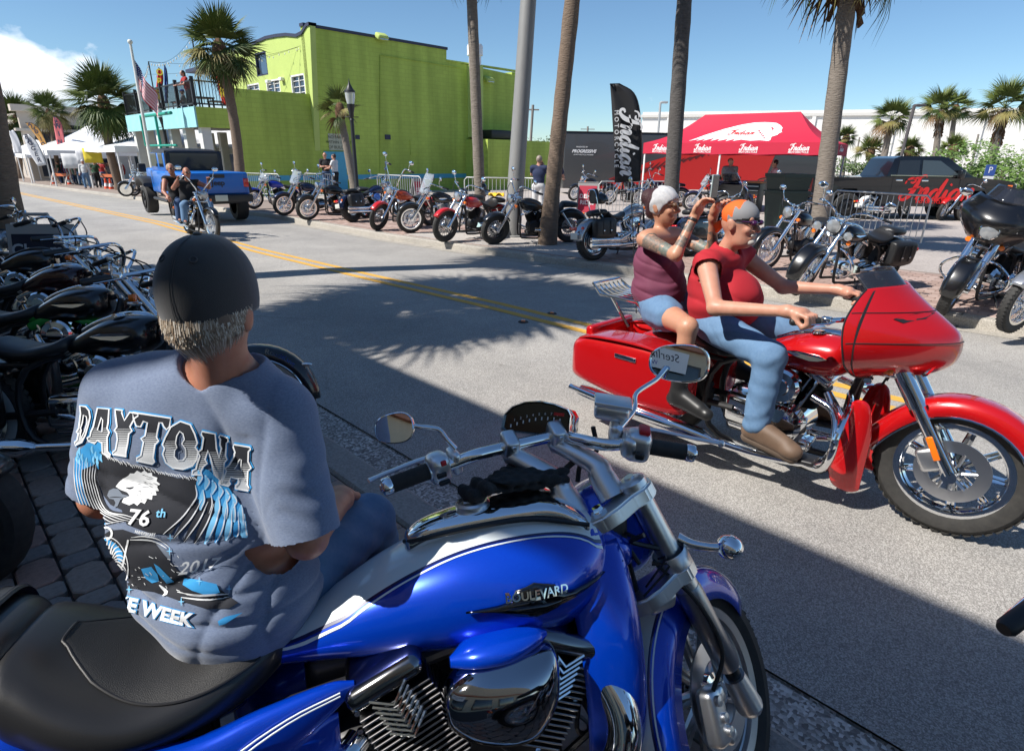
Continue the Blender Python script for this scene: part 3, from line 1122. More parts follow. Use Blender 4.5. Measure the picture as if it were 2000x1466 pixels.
# low annex and its lean shed
an=thing('green_annex','low dark green walled annex at the right end of the green building','annex',UV(U0-2.0,10.5+xr-4.5,0),R(45))
MB().box((3.2,0.2,1.2),(6.4,0.3,3.2)).build('wall',green,an,smooth=False)
MB().box((0.1,1.4,1.2),(0.3,2.2,3.2)).build('side_wall',green,an,smooth=False)
MB().rbox((1.6,0.9,3.1),(1.8,0.9,0.5),0.05).build('rooftop_unit',darkmetal,an)
# deck with cyan fascia on white columns
dk=thing('deck_terrace','raised deck with pale cyan fascia and black railing left of the green building','terrace',UV(U0,9.8,0),R(45))
# local: x = v-8.8, y = u-U0
LD=11.0
BL=A[0]+10.5-9.8
MB().box((0.05,LD/2,3.28),(0.12,LD,0.82)).build('fascia',cyanp,dk,smooth=False)
MB().box((BL/2+.03,0.12,3.28),(BL-.06,0.25,0.82)).build('side_beam',green,dk,smooth=False)
MB().box((3.5,LD/2,3.3),(6.6,LD-0.5,0.3)).build('deck_floor',mat('deck_underside',(0.22,0.17,0.12),0.9),dk,smooth=False)
for y in(0.3,2.4,4.5,6.6,8.7,10.7):
 for x in(0.4,4.2):
  MB().rbox((x,y,1.3),(0.42,0.42,3.3),0.03).build('column',colw,dk,smooth=False)
rl=MB()
for zz in(4.72,3.82):
 rl.box((0.1,LD/2,zz),(0.05,LD,0.06))
 rl.box((BL/2,0.1,zz),(BL,0.05,0.06))
rl.build('handrail',blk,dk,smooth=False)
for k in range(6):
 MB().box((0.1,0.1+k*2.15,4.3),(0.13,0.13,1.15)).build('rail_post',blk,dk,smooth=False)
MB().box((BL,0.1,4.3),(0.13,0.13,1.15)).build('rail_post',blk,dk,smooth=False)
bar=MB().box((0,0,0),(0.022,0.022,0.9)).mesh('baluster',blk,smooth=False)
for k in range(79):
 inst(bar,'baluster',dk,Matrix.Translation((0.1,0.23+k*0.135,4.27)))
for k in range(int((BL-.2)/.135)):
 inst(bar,'baluster',dk,Matrix.Translation((0.23+k*0.135,0.1,4.27)))
 # dark awning slabs / solar-like boards standing on the deck, tables and stools
for x,y in((1.0,1.6),(2.2,3.2),(1.2,5.3)):
 tb=thing('bar_table','black square bar table %s on the deck'%('nearest the side railing','in the middle','furthest left')[int(y>3)+int(y>5)],'table',UV(U0+y,9.8+x,3.45),R(45))
 MB().box((0,0,0.72),(0.75,0.75,0.05)).build('tabletop',blk,tb,smooth=False)
 for a in(-.3,.3):
  for b in(-.3,.3):
   MB().box((a,b,0.35),(0.05,0.05,0.7)).build('leg',blk,tb,smooth=False)
   # string lights over the deck
sl=thing('string_lights','festoon string of clear bulbs sagging over the deck','string lights',UV(U0+1,10,5.2),R(45))
wires=MB()
bulbs=MB()
for(x0,y0,z0),(x1,y1,z1)in(((5.5,-.8,1.6),(0.6,9.5,0.6)),((5.5,-.8,1.6),(-.1,4.5,.7)),((0.2,-.9,1.2),(-.1,4.5,.7)),((-.1,4.5,.7),(0.6,9.5,0.6))):
 pts=[]
 for k in range(17):
  t=k/16
  p=(x0+(x1-x0)*t,y0+(y1-y0)*t,z0+(z1-z0)*t-1.6*t*(1-t))
  pts.append(p)
  if 0<k<16:
   bulbs.sph((p[0],p[1],p[2]-.1),(.03,.03,.05),6,4)
 wires.tube(pts,0.007,4)
wires.build('wire',blk,sl)
bulbs.build('bulbs',mat('bulb_glass',(0.8,0.78,0.7),0.1),sl)
for x,y,h in((-.1,4.5,.7),(.6,9.5,.6),(.2,-.9,1.2)):
 MB().tube([(x,y,-1.9),(x,y,h)],0.03,6).build('mast',blk,sl)
 # teal pipe frame sign in front of the deck
tf=thing('teal_frame','empty teal green pipe sign frame hung in front of the deck','sign frame',UV(31,9.2,0),R(45))
fr=MB()
a=onV(275,228,9.2),onV(345,284,9.2)
ya,yb=a[0][0]-31,a[1][0]-31
fr.tube([(0,ya,a[0][1]),(0,yb,a[0][1])],0.07,8).tube([(0,ya,a[1][1]),(0,yb,a[1][1])],0.05,8).tube([(0,ya,a[0][1]+.05),(0,ya,a[1][1])],0.07,8).tube([(0,(ya+yb)/2,a[0][1]),(0,(ya+yb)/2,-.2)],0.06,8)
fr.build('frame',mat('teal_paint',(0.01,0.28,0.2),0.5),tf)
# ---- long tan building with arched openings, far left
tb=thing('arcade_building','long cream building with dark arched openings behind the white tents','building',UV(80,10,-1.3),R(45))
# local x along v
arch=[]
H_=7.4
for k in range(5):
 x0=4+k*8.6
 hole=[(x0-3.1,0.6),(x0+3.1,0.6),(x0+3.1,4.4)]+[(x0+3.1*math.cos(a_),4.4+1.3*math.sin(a_))for a_ in[PI*q/8 for q in range(1,8)]]+[(x0-3.1,4.4)]
 arch.append(hole)
outer=[(0,0),(44,0),(44,H_),(0,H_)]
P3=[[Vector((u,z,0))for u,z in outer]]+[[Vector((u,z,0))for u,z in h]for h in arch]
tr=tessellate_polygon(P3)
av=[p for L_ in P3 for p in L_]
mb=MB()
n=len(av)
mb.v=[(p.x,0,p.y)for p in av]+[(p.x,0.8,p.y)for p in av]
mb.f=[tuple(t)for t in tr]+[tuple(i+n for i in reversed(t))for t in tr]
s_=0
for L_ in P3:
 for i in range(len(L_)):
  j=(i+1)%len(L_)
  mb.f.append((s_+i,s_+j,s_+j+n,s_+i+n))
 s_+=len(L_)
creamw=mat('cream_render',(0.50,0.44,0.37),0.9,noise=(0.4,0.5,(0.42,0.37,0.32)))
norm(mb.build('wall',creamw,tb,smooth=False))
MB().box((22,0.2,H_-.3),(45,1.4,0.6)).build('cornice',mat('cornice_cream',(0.55,0.48,0.4),0.9),tb,smooth=False)
MB().box((22,0.2,H_-2.3),(45,1.2,0.25)).build('string_course',creamw,tb,smooth=False)
for k in range(5):
 x0=4+k*8.6
 w=MB()
 for q in(-1,0,1):
  w.box((x0+q*2.0,0.86,3),(0.14,0.1,5.4))
 w.box((x0,0.86,4.3),(6.2,0.1,0.14))
 wo_=w.build('window',mat('shop_red',(0.35,0.03,0.03),0.6)if k in(1,3)else blk,tb,smooth=False)
 MB().box((x0,1.0,3.1),(6.3,0.1,5.6)).build('pane',mat('dark_shop_glass',(0.02,0.03,0.06),0.1,0,0.4),wo_,smooth=False)
MB().box((22,12,H_/2),(43,20,H_-0.5)).build('main_block',creamw,tb,smooth=False)
# ---- white marquee tents
canvasw=mat('white_canvas',(0.80,0.80,0.80),0.7,trans=0.0)
def marquee(label,c,hx,hy,eave,peak,rz,group,legs=3,back=None):
 t=thing('white_tent',label,'tent',c,rz,group)
 mb=MB()
 rows=[]
 m=10
 # hipped canopy with slightly sagging canvas
 rl_=max(hx-hy,0)*0.9
 ring0,ring1=[],[]
 def pt(s,w):
  ex_,ey_=s
  return Vector((ex_*hx,ey_*hy,eave))*(1-w)+Vector((ex_*rl_,0,peak))*w-Vector((0,0,0.35*math.sin(PI*w)*(peak-eave)/3))
 per=[(-1,-1)]+[(q,-1)for q in(-.5,0,.5)]+[(1,-1),(1,0),(1,1)]+[(q,1)for q in(.5,0,-.5)]+[(-1,1),(-1,0)]
 for k in range(7):
  mb_row=[pt(s,k/6)for s in per]
  rows.append(mb_row)
 mb.grid(rows,close=True)
 mb.build('canopy',canvasw,t,smooth=False)
 va=MB()
 top=[Vector((a*hx,b*hy,eave))for a,b in per]
 va.grid([top,[p-Vector((0,0,0.32+.05*(i%2)))for i,p in enumerate(top)]],close=True)
 va.build('valance',canvasw,t,smooth=False,thick=0.01)
 for a in range(legs):
  for b in(-1,1):
   MB().tube([(-hx+.1+a*(2*hx-.2)/max(legs-1,1),b*(hy-.1),0),(-hx+.1+a*(2*hx-.2)/max(legs-1,1),b*(hy-.1),eave)],0.05,6).build('leg',white,t)
 return t
marquee('large white peaked marquee tent left of the deck',UVG(59,13.4),5.0,5.5,2.6,5.2,R(45),'white vendor tents',5)
marquee('low white canopy tent beside the palm in front of the cream building',UVG(69.5,11.8),3.0,3.2,2.5,3.5,R(45),'white vendor tents')
marquee('white vendor tent seen between the white columns under the deck',UVG(44,15.5),6.0,4.0,2.6,4.2,R(45),'white vendor tents',4)
marquee('small white canopy furthest left along the street',UVG(77,11.2),3.0,3.0,2.7,3.9,R(45),'white vendor tents')
# goods hanging under the tents: dark clothes racks
ck=[mat('cloth_%d'%i,c,0.9)for i,c in enumerate(((0.02,0.02,0.025),(0.25,0.02,0.02),(0.03,0.06,0.2),(0.03,0.03,0.03),(0.05,0.2,0.1),(0.3,0.28,0.26)))]
for i in range(14):
 u,v=54.5+(i%7)*1.4+(i//7),10.6+(i//7)*2.4
 t=thing('clothes_rack','%s clothes rack in the %s row under the large white marquee'%(('first','second','third','fourth','fifth','sixth','seventh')[i%7],('front','back')[i//7]),'clothes rack',UVG(u,v),R(135),'clothes racks under the tents')
 r_=MB()
 r_.tube([(-.8,0,0),(-.8,0,1.7),(.8,0,1.7),(.8,0,0)],0.02,5)
 r_.build('rail',steel,t)
 for k in range(5):
  MB().body([(-.7+k*.3,.02,1.2,1.15,0),(-.66+k*.3,.22,1.65,.8),(-.5+k*.3,.22,1.65,.75),(-.46+k*.3,.02,1.2,1.15)],8,0).build('shirt',ck[(i+k)%6],t)
  # ---- big white building at the far right, light poles, trailer
wb=thing('white_warehouse','long plain white building behind the palms on the right','building',(100,112,0),R(-20))
MB().box((0,0,5.0),(150,30,10.6)).build('wall',mat('white_wall',(0.78,0.76,0.71),0.9,noise=(0.1,0.3,(0.74,0.72,0.68))),wb,smooth=False)
MB().box((0,-15.1,9.6),(150.4,0.5,0.5)).build('ledge',mat('ledge_grey',(0.6,0.58,0.54),0.9),wb,smooth=False)
for k in range(12):
 MB().box((-70+k*12.5,-15.15,4.8),(0.6,0.3,9.6)).build('pilaster',mat('white_wall',(0.78,0.76,0.71)),wb,smooth=False)
tl=thing('event_trailer','long dark grey event trailer with red swoosh parked behind the red tent','trailer',(0,0,0),0)
TA,TB=G(1098,378,.12),G(1475,366,.12)
TB=Vector((TA.x+14.2,TA.y+1.2,.12))
xd=(TB-TA).normalized()
tl.matrix_world=plane_M((TA.x,TA.y,0.12),xd,(0,0,1))@Matrix.Rotation(-PI/2,4,'X')@Matrix.Rotation(PI,4,'Z')@Matrix.Rotation(PI,4,'Z')
tl.matrix_world=Matrix.Translation((TA.x,TA.y,0.12))@Matrix.Rotation(math.atan2(xd.y,xd.x),4,'Z')
TLEN=(TB-TA).length
greyt=mat('trailer_grey',(0.045,0.047,0.05),0.4,0,0.3)
TH=2.75
MB().rbox((TLEN/2,1.25,TH/2+.2),(TLEN,2.5,TH-.1),0.06).build('body',greyt,tl)
MB().box((TLEN/2,1.25,TH+.17),(TLEN+.04,2.54,.05)).build('roof',blk,tl,smooth=False)
redt=mat('trailer_red',(0.55,0.015,0.012),0.5)
sw=[(1.3,.25),(2.8,.9),(4.3,1.55),(6.2,2.1),(8.2,2.55),(10.5,2.75),(11.2,2.6),(10.9,1.9),(10.4,.25)]
MB().prism([(x,-0.012,z)for x,z in sw],(0,0.008,0)).build('red_graphic',redt,tl,smooth=False)
fe=MB()
rr_=random.Random(4)
for k in range(26):
 x=2.2+k*.32
 zt=.5+(x-1.8)*.27
 h=rr_.uniform(.25,.6)
 fe.prism([(x,-0.02,zt),(x+.5,-0.02,zt+h*.7),(x+.42,-0.02,zt+h*.45),(x+.1,-0.02,zt-.1)],(0,0.005,0))
fe.build('feather_marks',mat('trailer_dark_red',(0.10,0.01,0.01),0.5),tl,smooth=False)
whl=mat('white_lettering',(0.8,0.8,0.8),0.5)
text_on('PROGRESSIVE',0.2,plane_M((1.0,-0.016,2.02),(1,0,0),(0,0,1)),whl,tl,shear=0.35,bold=0.006)
text_on('PRESENTED BY',0.09,plane_M((0.9,-0.016,2.22),(1,0,0),(0,0,1)),whl,tl)
text_on('A MOTORCYCLE INSURER',0.085,plane_M((1.0,-0.016,1.86),(1,0,0),(0,0,1)),whl,tl)
for k in(3,4.1,5.2):
 MB().lathe([(.02,-.1),(.42,-.1),(.46,-.04),(.46,.1),(.3,.12)],(k,0.15,.42),(0,1,0),20).build('wheel',rubber,tl)
 # ---- palms
def frond_mesh(name,n,L,spread,droop,m,pet=0.5,w=0.05,seed=1):
 """fan leaf: stalk along +x, then a spray of folded blades that droop"""
 r=random.Random(seed)
 mb=MB()
 mb.tube([(0,0,0),(pet*.6,0,.04),(pet,0,0)],[0.02,0.014,0.01],4)
 for i in range(n):
  a=spread*(i/(n-1)-.5)*2+r.uniform(-.05,.05)
  l=L*(1-0.35*abs(a)/max(spread,.1))*r.uniform(.85,1.08)
  ca,sa=math.cos(a),math.sin(a)
  P=[]
  for k in range(5):
   t=k/4
   d=l*t
   z=0.18*math.sin(t*1.6)*L*.3-droop*l*t**2.4*r.uniform(.85,1.15)
   P.append(Vector((pet+d*ca,d*sa,z+0.03*abs(a))))
  ww=[w*.35,w,w*.85,w*.5,w*.04]
  side=Vector((-sa,ca,0))
  vs=[]
  for p,q in zip(P,ww):
   vs+=[p-side*q+Vector((0,0,-q*.5)),p+Vector((0,0,0)),p+side*q+Vector((0,0,-q*.5))]
  fs=[]
  for k in range(4):
   b=k*3
   fs+=[(b,b+1,b+4,b+3),(b+1,b+2,b+5,b+4)]
  mb.add(vs,fs)
 return mb.mesh(name,m,smooth=False)
lf=[mat('palm_leaf_green',(0.075,0.115,0.022),0.55,noise=(3,0.5,(0.12,0.14,0.035)),spec=0.3),mat('palm_leaf_dark',(0.04,0.07,0.016),0.55,noise=(3,0.5,(0.07,0.10,0.025)),spec=0.3),mat('palm_leaf_yellow',(0.17,0.165,0.04),0.6,noise=(3,0.5,(0.22,0.17,0.06))),mat('palm_leaf_brown',(0.20,0.12,0.055),0.8)]
FR=[]
for i,(m,dr)in enumerate(((0,.15),(0,.35),(1,.3),(2,.45),(1,.6),(3,.9))):
 FR.append(frond_mesh('frond',26,1.15,1.5,dr,lf[m],0.75,0.034,i))
barkm=mat('palm_bark',(0.23,0.17,0.125),0.95,noise=(9,0.6,(0.12,0.085,0.06)),bump=(16,0.9,0.02),stretch=(1,1,4))
barkg=mat('palm_bark_grey',(0.27,0.235,0.20),0.95,noise=(7,0.6,(0.15,0.125,0.1)),bump=(14,0.9,0.02),stretch=(1,1,4))
boots=mat('palm_boots',(0.17,0.09,0.045),0.95,noise=(14,0.7,(0.06,0.035,0.02)),bump=(20,1,0.03))
def palm(label,base,top,rb,rt,cr,nf=40,seed=0,shag=0.0,bark=None,kind='palm_tree',crown=True,bend=0.0,group='palm trees',low=-60):
 r=random.Random(seed)
 base,top=Vector(base),Vector(top)
 t=thing(kind,label,'palm tree',base,group=group)
 d=top-base
 P,Rr=[],[]
 n=26
 side=Vector((d.y,-d.x,0)).normalized()if(abs(d.x)+abs(d.y))>.01 else Vector((1,0,0))
 for i in range(n+1):
  q=i/n
  P.append(d*q+side*bend*math.sin(PI*q)+Vector((0,0,0)))
  fl_=1+0.35*max(0,1-q*9)
  Rr.append((rb+(rt-rb)*q)*fl_*(1+0.045*(i%2)+r.uniform(-.02,.02)))
 P[0]=P[0]-Vector((0,0,.15))
 MB().tube(P,Rr,14).build('trunk',bark or barkm,t)
 if not crown:
  return t
 up=d.normalized()
 if shag:
  mb=MB()
  for k in range(int(60*shag)):
   a=r.uniform(0,2*PI)
   h=-r.uniform(0,1)*shag*1.3
   e=Vector((math.cos(a),math.sin(a),0))
   b0=d+up*h+e*rt*.8
   mb.prism([b0+e.cross(up)*.05,b0-e.cross(up)*.05,b0+e*.16-up*.38,b0+e*.12-up*.42],e*.03)
  mb.build('dead_skirt',boots,t,smooth=False,kind='stuff')
 else:
  MB().sph(d+up*-.05,(rt*1.7,rt*1.7,rt*3.2),12,8).build('boot_ball',boots,t)
 for i in range(nf):
  az=i*2.399963+r.uniform(-.25,.25)
  q=(i+.5)/nf
  el=R(82-q*(82-low))+r.uniform(-.12,.12)
  s=cr/1.75*r.uniform(.86,1.08)
  if q<.25:
   k=0
  elif q<.6:
   k=r.choice((0,1,1,2))
  elif q<.88:
   k=r.choice((1,2,3,4,3))
  else:
   k=r.choice((4,5,3,4))
  M=Matrix.Translation(d+up*rt*.3)@Matrix.Rotation(az,4,'Z')@Matrix.Rotation(-el,4,'Y')@Matrix.Rotation(r.uniform(-.6,.6),4,'X')@Matrix.Scale(s,4)
  inst(FR[k],'frond',t,M)
 return t
def palm_px(label,bpx,v,tpx,tw,cr,**k):
 """base at column bpx on line v; crown centre seen at tpx; tw trunk width px at mid"""
 # base on z=0.13 where sight column meets v
 lo,hi=300,1200
 for _ in range(50):
  m_=(lo+hi)/2
  g=GG(bpx,m_,0.12)
  if toUV(g)[1]>v:
   lo=m_
  else:
   hi=m_
 b=GG(bpx,lo,0.12)
 tp=D(tpx[0],tpx[1],b.y)
 w=tw*.88/FPX*b.y/2
 return palm(label,b,tp,w*1.1,w*.9,cr,**k)
palm_px('full crowned sabal palm beside the deck, left of the green wall',472,9.6,(430,102),19,1.6,nf=46,seed=1,bend=.35)
palm_px('broad bushy sabal palm in front of the white marquee',236,9.4,(203,204),15,2.25,nf=54,seed=2,bend=.3,low=-70)
palm_px('small crowned palm beside the pink feather flag',118,9.5,(96,222),8,1.8,nf=40,seed=3)
palm_px('dense dark palm furthest left along the street',40,9.5,(34,236),10,2.8,nf=50,seed=4,low=-70)
palm('short slender palm with few fronds behind the black lamp post',D(692,345,29)*Vector((1,1,0))if False else(D(692,345,29).x,29,0.1),D(664,218,29),.20,.14,1.15,nf=16,seed=5,bark=barkg,low=-50)
palm_px('tall grey palm whose fronds just dip into view before the green wall',940,9.9,(916,-135),21,1.5,nf=44,seed=6,bark=barkg,shag=.6)
palm_px('leaning brown trunked palm at the kerb beside the silver motorcycle',1068,9.2,(1172,-520),30,1.6,nf=40,seed=7)
palm_px('dark trunked palm left of the red tent',1305,12.8,(1370,-480),29,1.6,nf=40,seed=8,bark=mat('palm_bark_dark',(0.13,0.12,0.115),0.95,noise=(7,0.6,(0.06,0.055,0.05)),bump=(14,0.9,0.02),stretch=(1,1,4)))
palm_px('tall palm before the black pickup, shaggy brown under its crown',1592,12.2,(1676,-165),33,1.7,nf=46,seed=9,shag=.9,bark=barkg)
palm_px('pale trunked palm cut by the right edge beside the black touring motorcycle',1990,11.0,(2230,-480),42,1.7,nf=30,seed=10,bark=barkg)
# near side palms: the left edge trunk, and the one outside the frame whose fronds shade the road
b=G(22,566)
palm('thick dark palm trunk cut by the left edge behind the parked motorcycles',(b.x,b.y,0),(b.x+.75,b.y+.1,8.6),.30,.21,1.9,nf=44,seed=11,bark=barkm)
CR=Vector((-.85,7.35,0))+SUN_DIR*(7.3/SUN_DIR.z)
palm('sabal palm outside the left of the view that throws its shadow on the road',(CR.x-.3,CR.y+.4,0),CR,.22,.18,2.2,nf=70,seed=12,low=-50)
# palms and shrubs of the lot on the right
for i,(bx,tx,ty,y,s,lab,sh)in enumerate(((1722,1741,236,46,1.75,'slender palm nearest the dark floodlight pole, over the black pickup',.5),(1828,1838,214,50,1.8,'shaggy brown trunked palm right of the floodlight pole',1.3),(1852,1866,216,62,1.9,'thin palm close behind the shaggy one',0),(1935,1962,213,40,1.9,'palm with thick brown skirt near the right edge',1.5),(1648,1652,272,60,1.3,'short palm behind the right end of the red tent',0))):
 palm(lab,D(bx,330,y)*1 if False else(D(bx,330,y).x,y,.1),D(tx,ty,y),.24,.2,s,nf=26,seed=20+i,shag=sh,low=-40,bark=barkg)
for i,(tx,ty,y,s)in enumerate(((1776,297,60,1.5),(1861,296,56,1.5),(1700,300,66,2.0))):
 palm('low bushy palm against the white building, %s'%('under the floodlight pole','right of the floodlight pole','behind the cab of the pickup')[i],(D(tx,320,y).x,y,.1),D(tx,ty,y),.25,.25,s,nf=24,seed=30+i,low=-20,group='low palms against the white building')
def leafy(name,label,c,rad,n,m,seed,group='green shrubs',cat='shrub',leaf=.12):
 r=random.Random(seed)
 t=thing(name,label,cat,(c[0],c[1],0.1),group=group)
 mb=MB()
 cl_=[Vector((r.gauss(0,.45)*rad[0],r.gauss(0,.45)*rad[1],abs(r.gauss(.45,.28))*rad[2]))for _ in range(26)]
 for i in range(n):
  q=r.choice(cl_)
  d=Vector((r.gauss(0,1),r.gauss(0,1),r.gauss(0,1))).normalized()
  p=q+Vector((d.x*rad[0]*.28,d.y*rad[1]*.28,d.z*rad[2]*.2))*r.uniform(.4,1)
  if p.z<0:
   p.z=-p.z
  a=Vector((r.uniform(-1,1),r.uniform(-1,1),r.uniform(-.3,1))).normalized()*leaf*r.uniform(.6,1.4)
  b=a.orthogonal().normalized()*leaf*.45
  mb.add([p-a,p+b,p+a,p-b],[(0,1,2,3)])
 mb.build('foliage',m,t,smooth=False)
 MB().tube([(0,0,-.1),(0,0,rad[2]*.5)],.08,6).build('stem',barkm,t)
 return t
lg=[mat('shrub_leaf',(0.07,0.14,0.02),0.6,noise=(2,.6,(0.12,0.2,0.035))),mat('shrub_leaf_dark',(0.045,0.085,0.02),0.6,noise=(2,.6,(0.08,0.12,0.03)))]
for i,(px,y,rx,rz_,m)in enumerate(((1890,36,2.6,2.4,0),(1960,34,2.4,2.8,0),(1820,48,3,2.2,1),(1560,60,3.5,2.0,1),(1500,62,3,1.8,1),(1620,56,3.2,2.1,1),(1700,55,3,2.2,1),(1080,75,5,3.0,1),(1050,95,5,4.0,1),(2010,36,2.4,3.0,0),(1780,58,3,2.0,1))):
 leafy('shrub','leafy green bush %s'%('right of the pickup hood','tallest, near the right edge','behind the pickup windshield','between the red tent and the palm','seen under the red tent','behind the pickup bed','behind the pickup cab','left of the dark trailer','behind the metal pole far off','cut by the right edge of the photo','under the floodlight pole')[i],D(px,330,y),(rx,rx,rz_),2600 if i<2 else 1500,lg[m],50+i,leaf=.10 if i<2 else.16)
 # ---- motorcycles
 # local frame: front axle above x=0, forward +x, left +y, ground z=0
CACHE={}
def wheel_parts(parent,c,r,w,style,S,rim=chrome,ww=False,n=36,disc=True,spokes=20,rimr=None):
 """S: matrix applied (steering)"""
 key=(round(r,3),round(w,3),style,ww,n,rim.name,spokes,rimr)
 rr=rimr or r*0.70
 if key not in CACHE:
  h=w/2
  L_=[]
  pr=[(rr,-h*.72),(rr+(r-rr)*.35,-h*.98),(rr+(r-rr)*.7,-h*.92),(r-.012,-h*.62),(r-.002,-h*.3),(r,0),(r-.002,h*.3),(r-.012,h*.62),(rr+(r-rr)*.7,h*.92),(rr+(r-rr)*.35,h*.98),(rr,h*.72)]
  mb=MB().lathe(pr,ax=(0,1,0),n=n)
  # tread grooves as raised blocks near the edge
  if n>30:
   for k in range(n):
    a=2*PI*k/n
    for sg in(-1,1):
     p=Vector((math.cos(a)*(r-.004),sg*h*.42,math.sin(a)*(r-.004)))
     mb.box((0,0,0),(.03,h*.5,.008),Matrix.Translation(p)@Matrix.Rotation(-a+PI/2,4,'Y')@Matrix.Rotation(sg*.5,4,'Z'))
  L_.append(('tyre',mb.mesh('tyre',rubber)))
  if ww:
   for sg in(-1,1):
    m2=MB().lathe([(rr+.012,sg*h*.86),(rr+(r-rr)*.35,sg*(h*.98+.002)),(rr+(r-rr)*.66,sg*(h*.935+.002))],ax=(0,1,0),n=n)
    L_.append(('whitewall',m2 .mesh('whitewall',mat('whitewall_rubber',(0.72,0.71,0.66),0.6))))
  m3=MB().lathe([(rr-.03,-h*.45),(rr-.008,-h*.6),(rr+.012,-h*.74),(rr+.004,-h*.78),(rr-.02,-h*.68),(rr-.035,0),(rr-.02,h*.68),(rr+.004,h*.78),(rr+.012,h*.74),(rr-.008,h*.6),(rr-.03,h*.45),(rr-.035,0.001)],ax=(0,1,0),n=n)
  L_.append(('rim',m3 .mesh('rim',rim)))
  m4=MB()
  if style=='spoke':
   for k in range(spokes*2):
    a=2*PI*k/(spokes*2)
    sg=1 if k%2 else-1
    a2=a+(0.22 if(k//2)%2 else-0.22)
    m4 .tube([(.035*math.cos(a2*1),sg*.035,.035*math.sin(a2)),((rr-.02)*math.cos(a),sg*.008,(rr-.02)*math.sin(a))],.0028,4,cap=False)
  elif style=='cast5':
   for k in range(9):
    a=2*PI*k/9
    for da in(-.1,.1):
     m4 .tube([(.05*math.cos(a+da),0,.05*math.sin(a+da)),(rr*.55*math.cos(a+da*.9),0.01,rr*.55*math.sin(a+da*.9)),((rr-.01)*math.cos(a+da*.35),.012,(rr-.01)*math.sin(a+da*.35))],[.016,.011,.012],6,sq=.8)
  elif style=='turbine':
   for k in range(10):
    a=2*PI*k/10
    m4 .tube([(.05*math.cos(a),0,.05*math.sin(a)),(rr*.5*math.cos(a+.12),0,rr*.5*math.sin(a+.12)),((rr-.01)*math.cos(a),0,(rr-.01)*math.sin(a))],[.02,.009,.016],6,sq=1.6)
  else:
   m4 .lathe([(.04,-h*.3),(rr-.01,-h*.55),(rr-.01,-h*.4),(.04,.0),(rr-.01,h*.4),(rr-.01,h*.55),(.04,h*.3)],ax=(0,1,0),n=n)
  L_.append(('spokes',m4 .mesh('spokes',rim)))
  m5=MB().lathe([(.001,-h*.95),(.03,-h*.95),(.035,-h*.7),(.055,-h*.65),(.055,-h*.4),(.035,-h*.35),(.035,h*.35),(.055,h*.4),(.055,h*.65),(.035,h*.7),(.03,h*.95),(.001,h*.95)],ax=(0,1,0),n=16)
  L_.append(('hub',m5 .mesh('hub',chrome)))
  if disc:
   m6=MB()
   rd=rr*.66
   m6 .lathe([(rd*.62,-h*.84),(rd,-h*.84),(rd,-h*.76),(rd*.62,-h*.76),(rd*.62,-h*.84)],ax=(0,1,0),n=n)
   for k in range(6):
    a=2*PI*k/6
    m6 .tube([(.04*math.cos(a),-h*.8,.04*math.sin(a)),(rd*.66*math.cos(a+.2),-h*.8,rd*.66*math.sin(a+.2))],.007,4)
   L_.append(('brake_disc',m6 .mesh('brake_disc',steel)))
  CACHE[key]=L_
 wl_=bpy.data.objects.new('wheel',None)
 col.objects.link(wl_)
 wl_.empty_display_size=.1
 wl_.parent=parent
 wl_.matrix_local=S@Matrix.Translation(c)
 for nm,me in CACHE[key]:
  inst(me,nm,wl_,Matrix.Identity(4))
 return wl_
def fender(c,r,w,a0,a1,depth,n=18,edge=.012,flare=0.0):
 """U-section guard wrapped round a wheel; angles in degrees from +x towards +z"""
 mb=MB()
 rows=[]
 for i in range(n+1):
  t=i/n
  a=R(a0+(a1-a0)*t)
  row=[]
  taper=1-.18*(2*t-1)**4
  rr_=r+flare*max(0,(t-.75)*4)**2
  for k in range(11):
   q=-1+2*k/10
   y=math.copysign(abs(q)**.55,q)*w/2*taper
   dr=-depth*(abs(q)**3.2)
   row.append(Vector((c[0]+(rr_+dr)*math.cos(a),y,c[2]+(rr_+dr)*math.sin(a))))
  rows.append(row)
 mb.grid(rows)
 return mb
def xf(mb,S):
 mb.v=[tuple(S@Vector(v))for v in mb.v]
 return mb
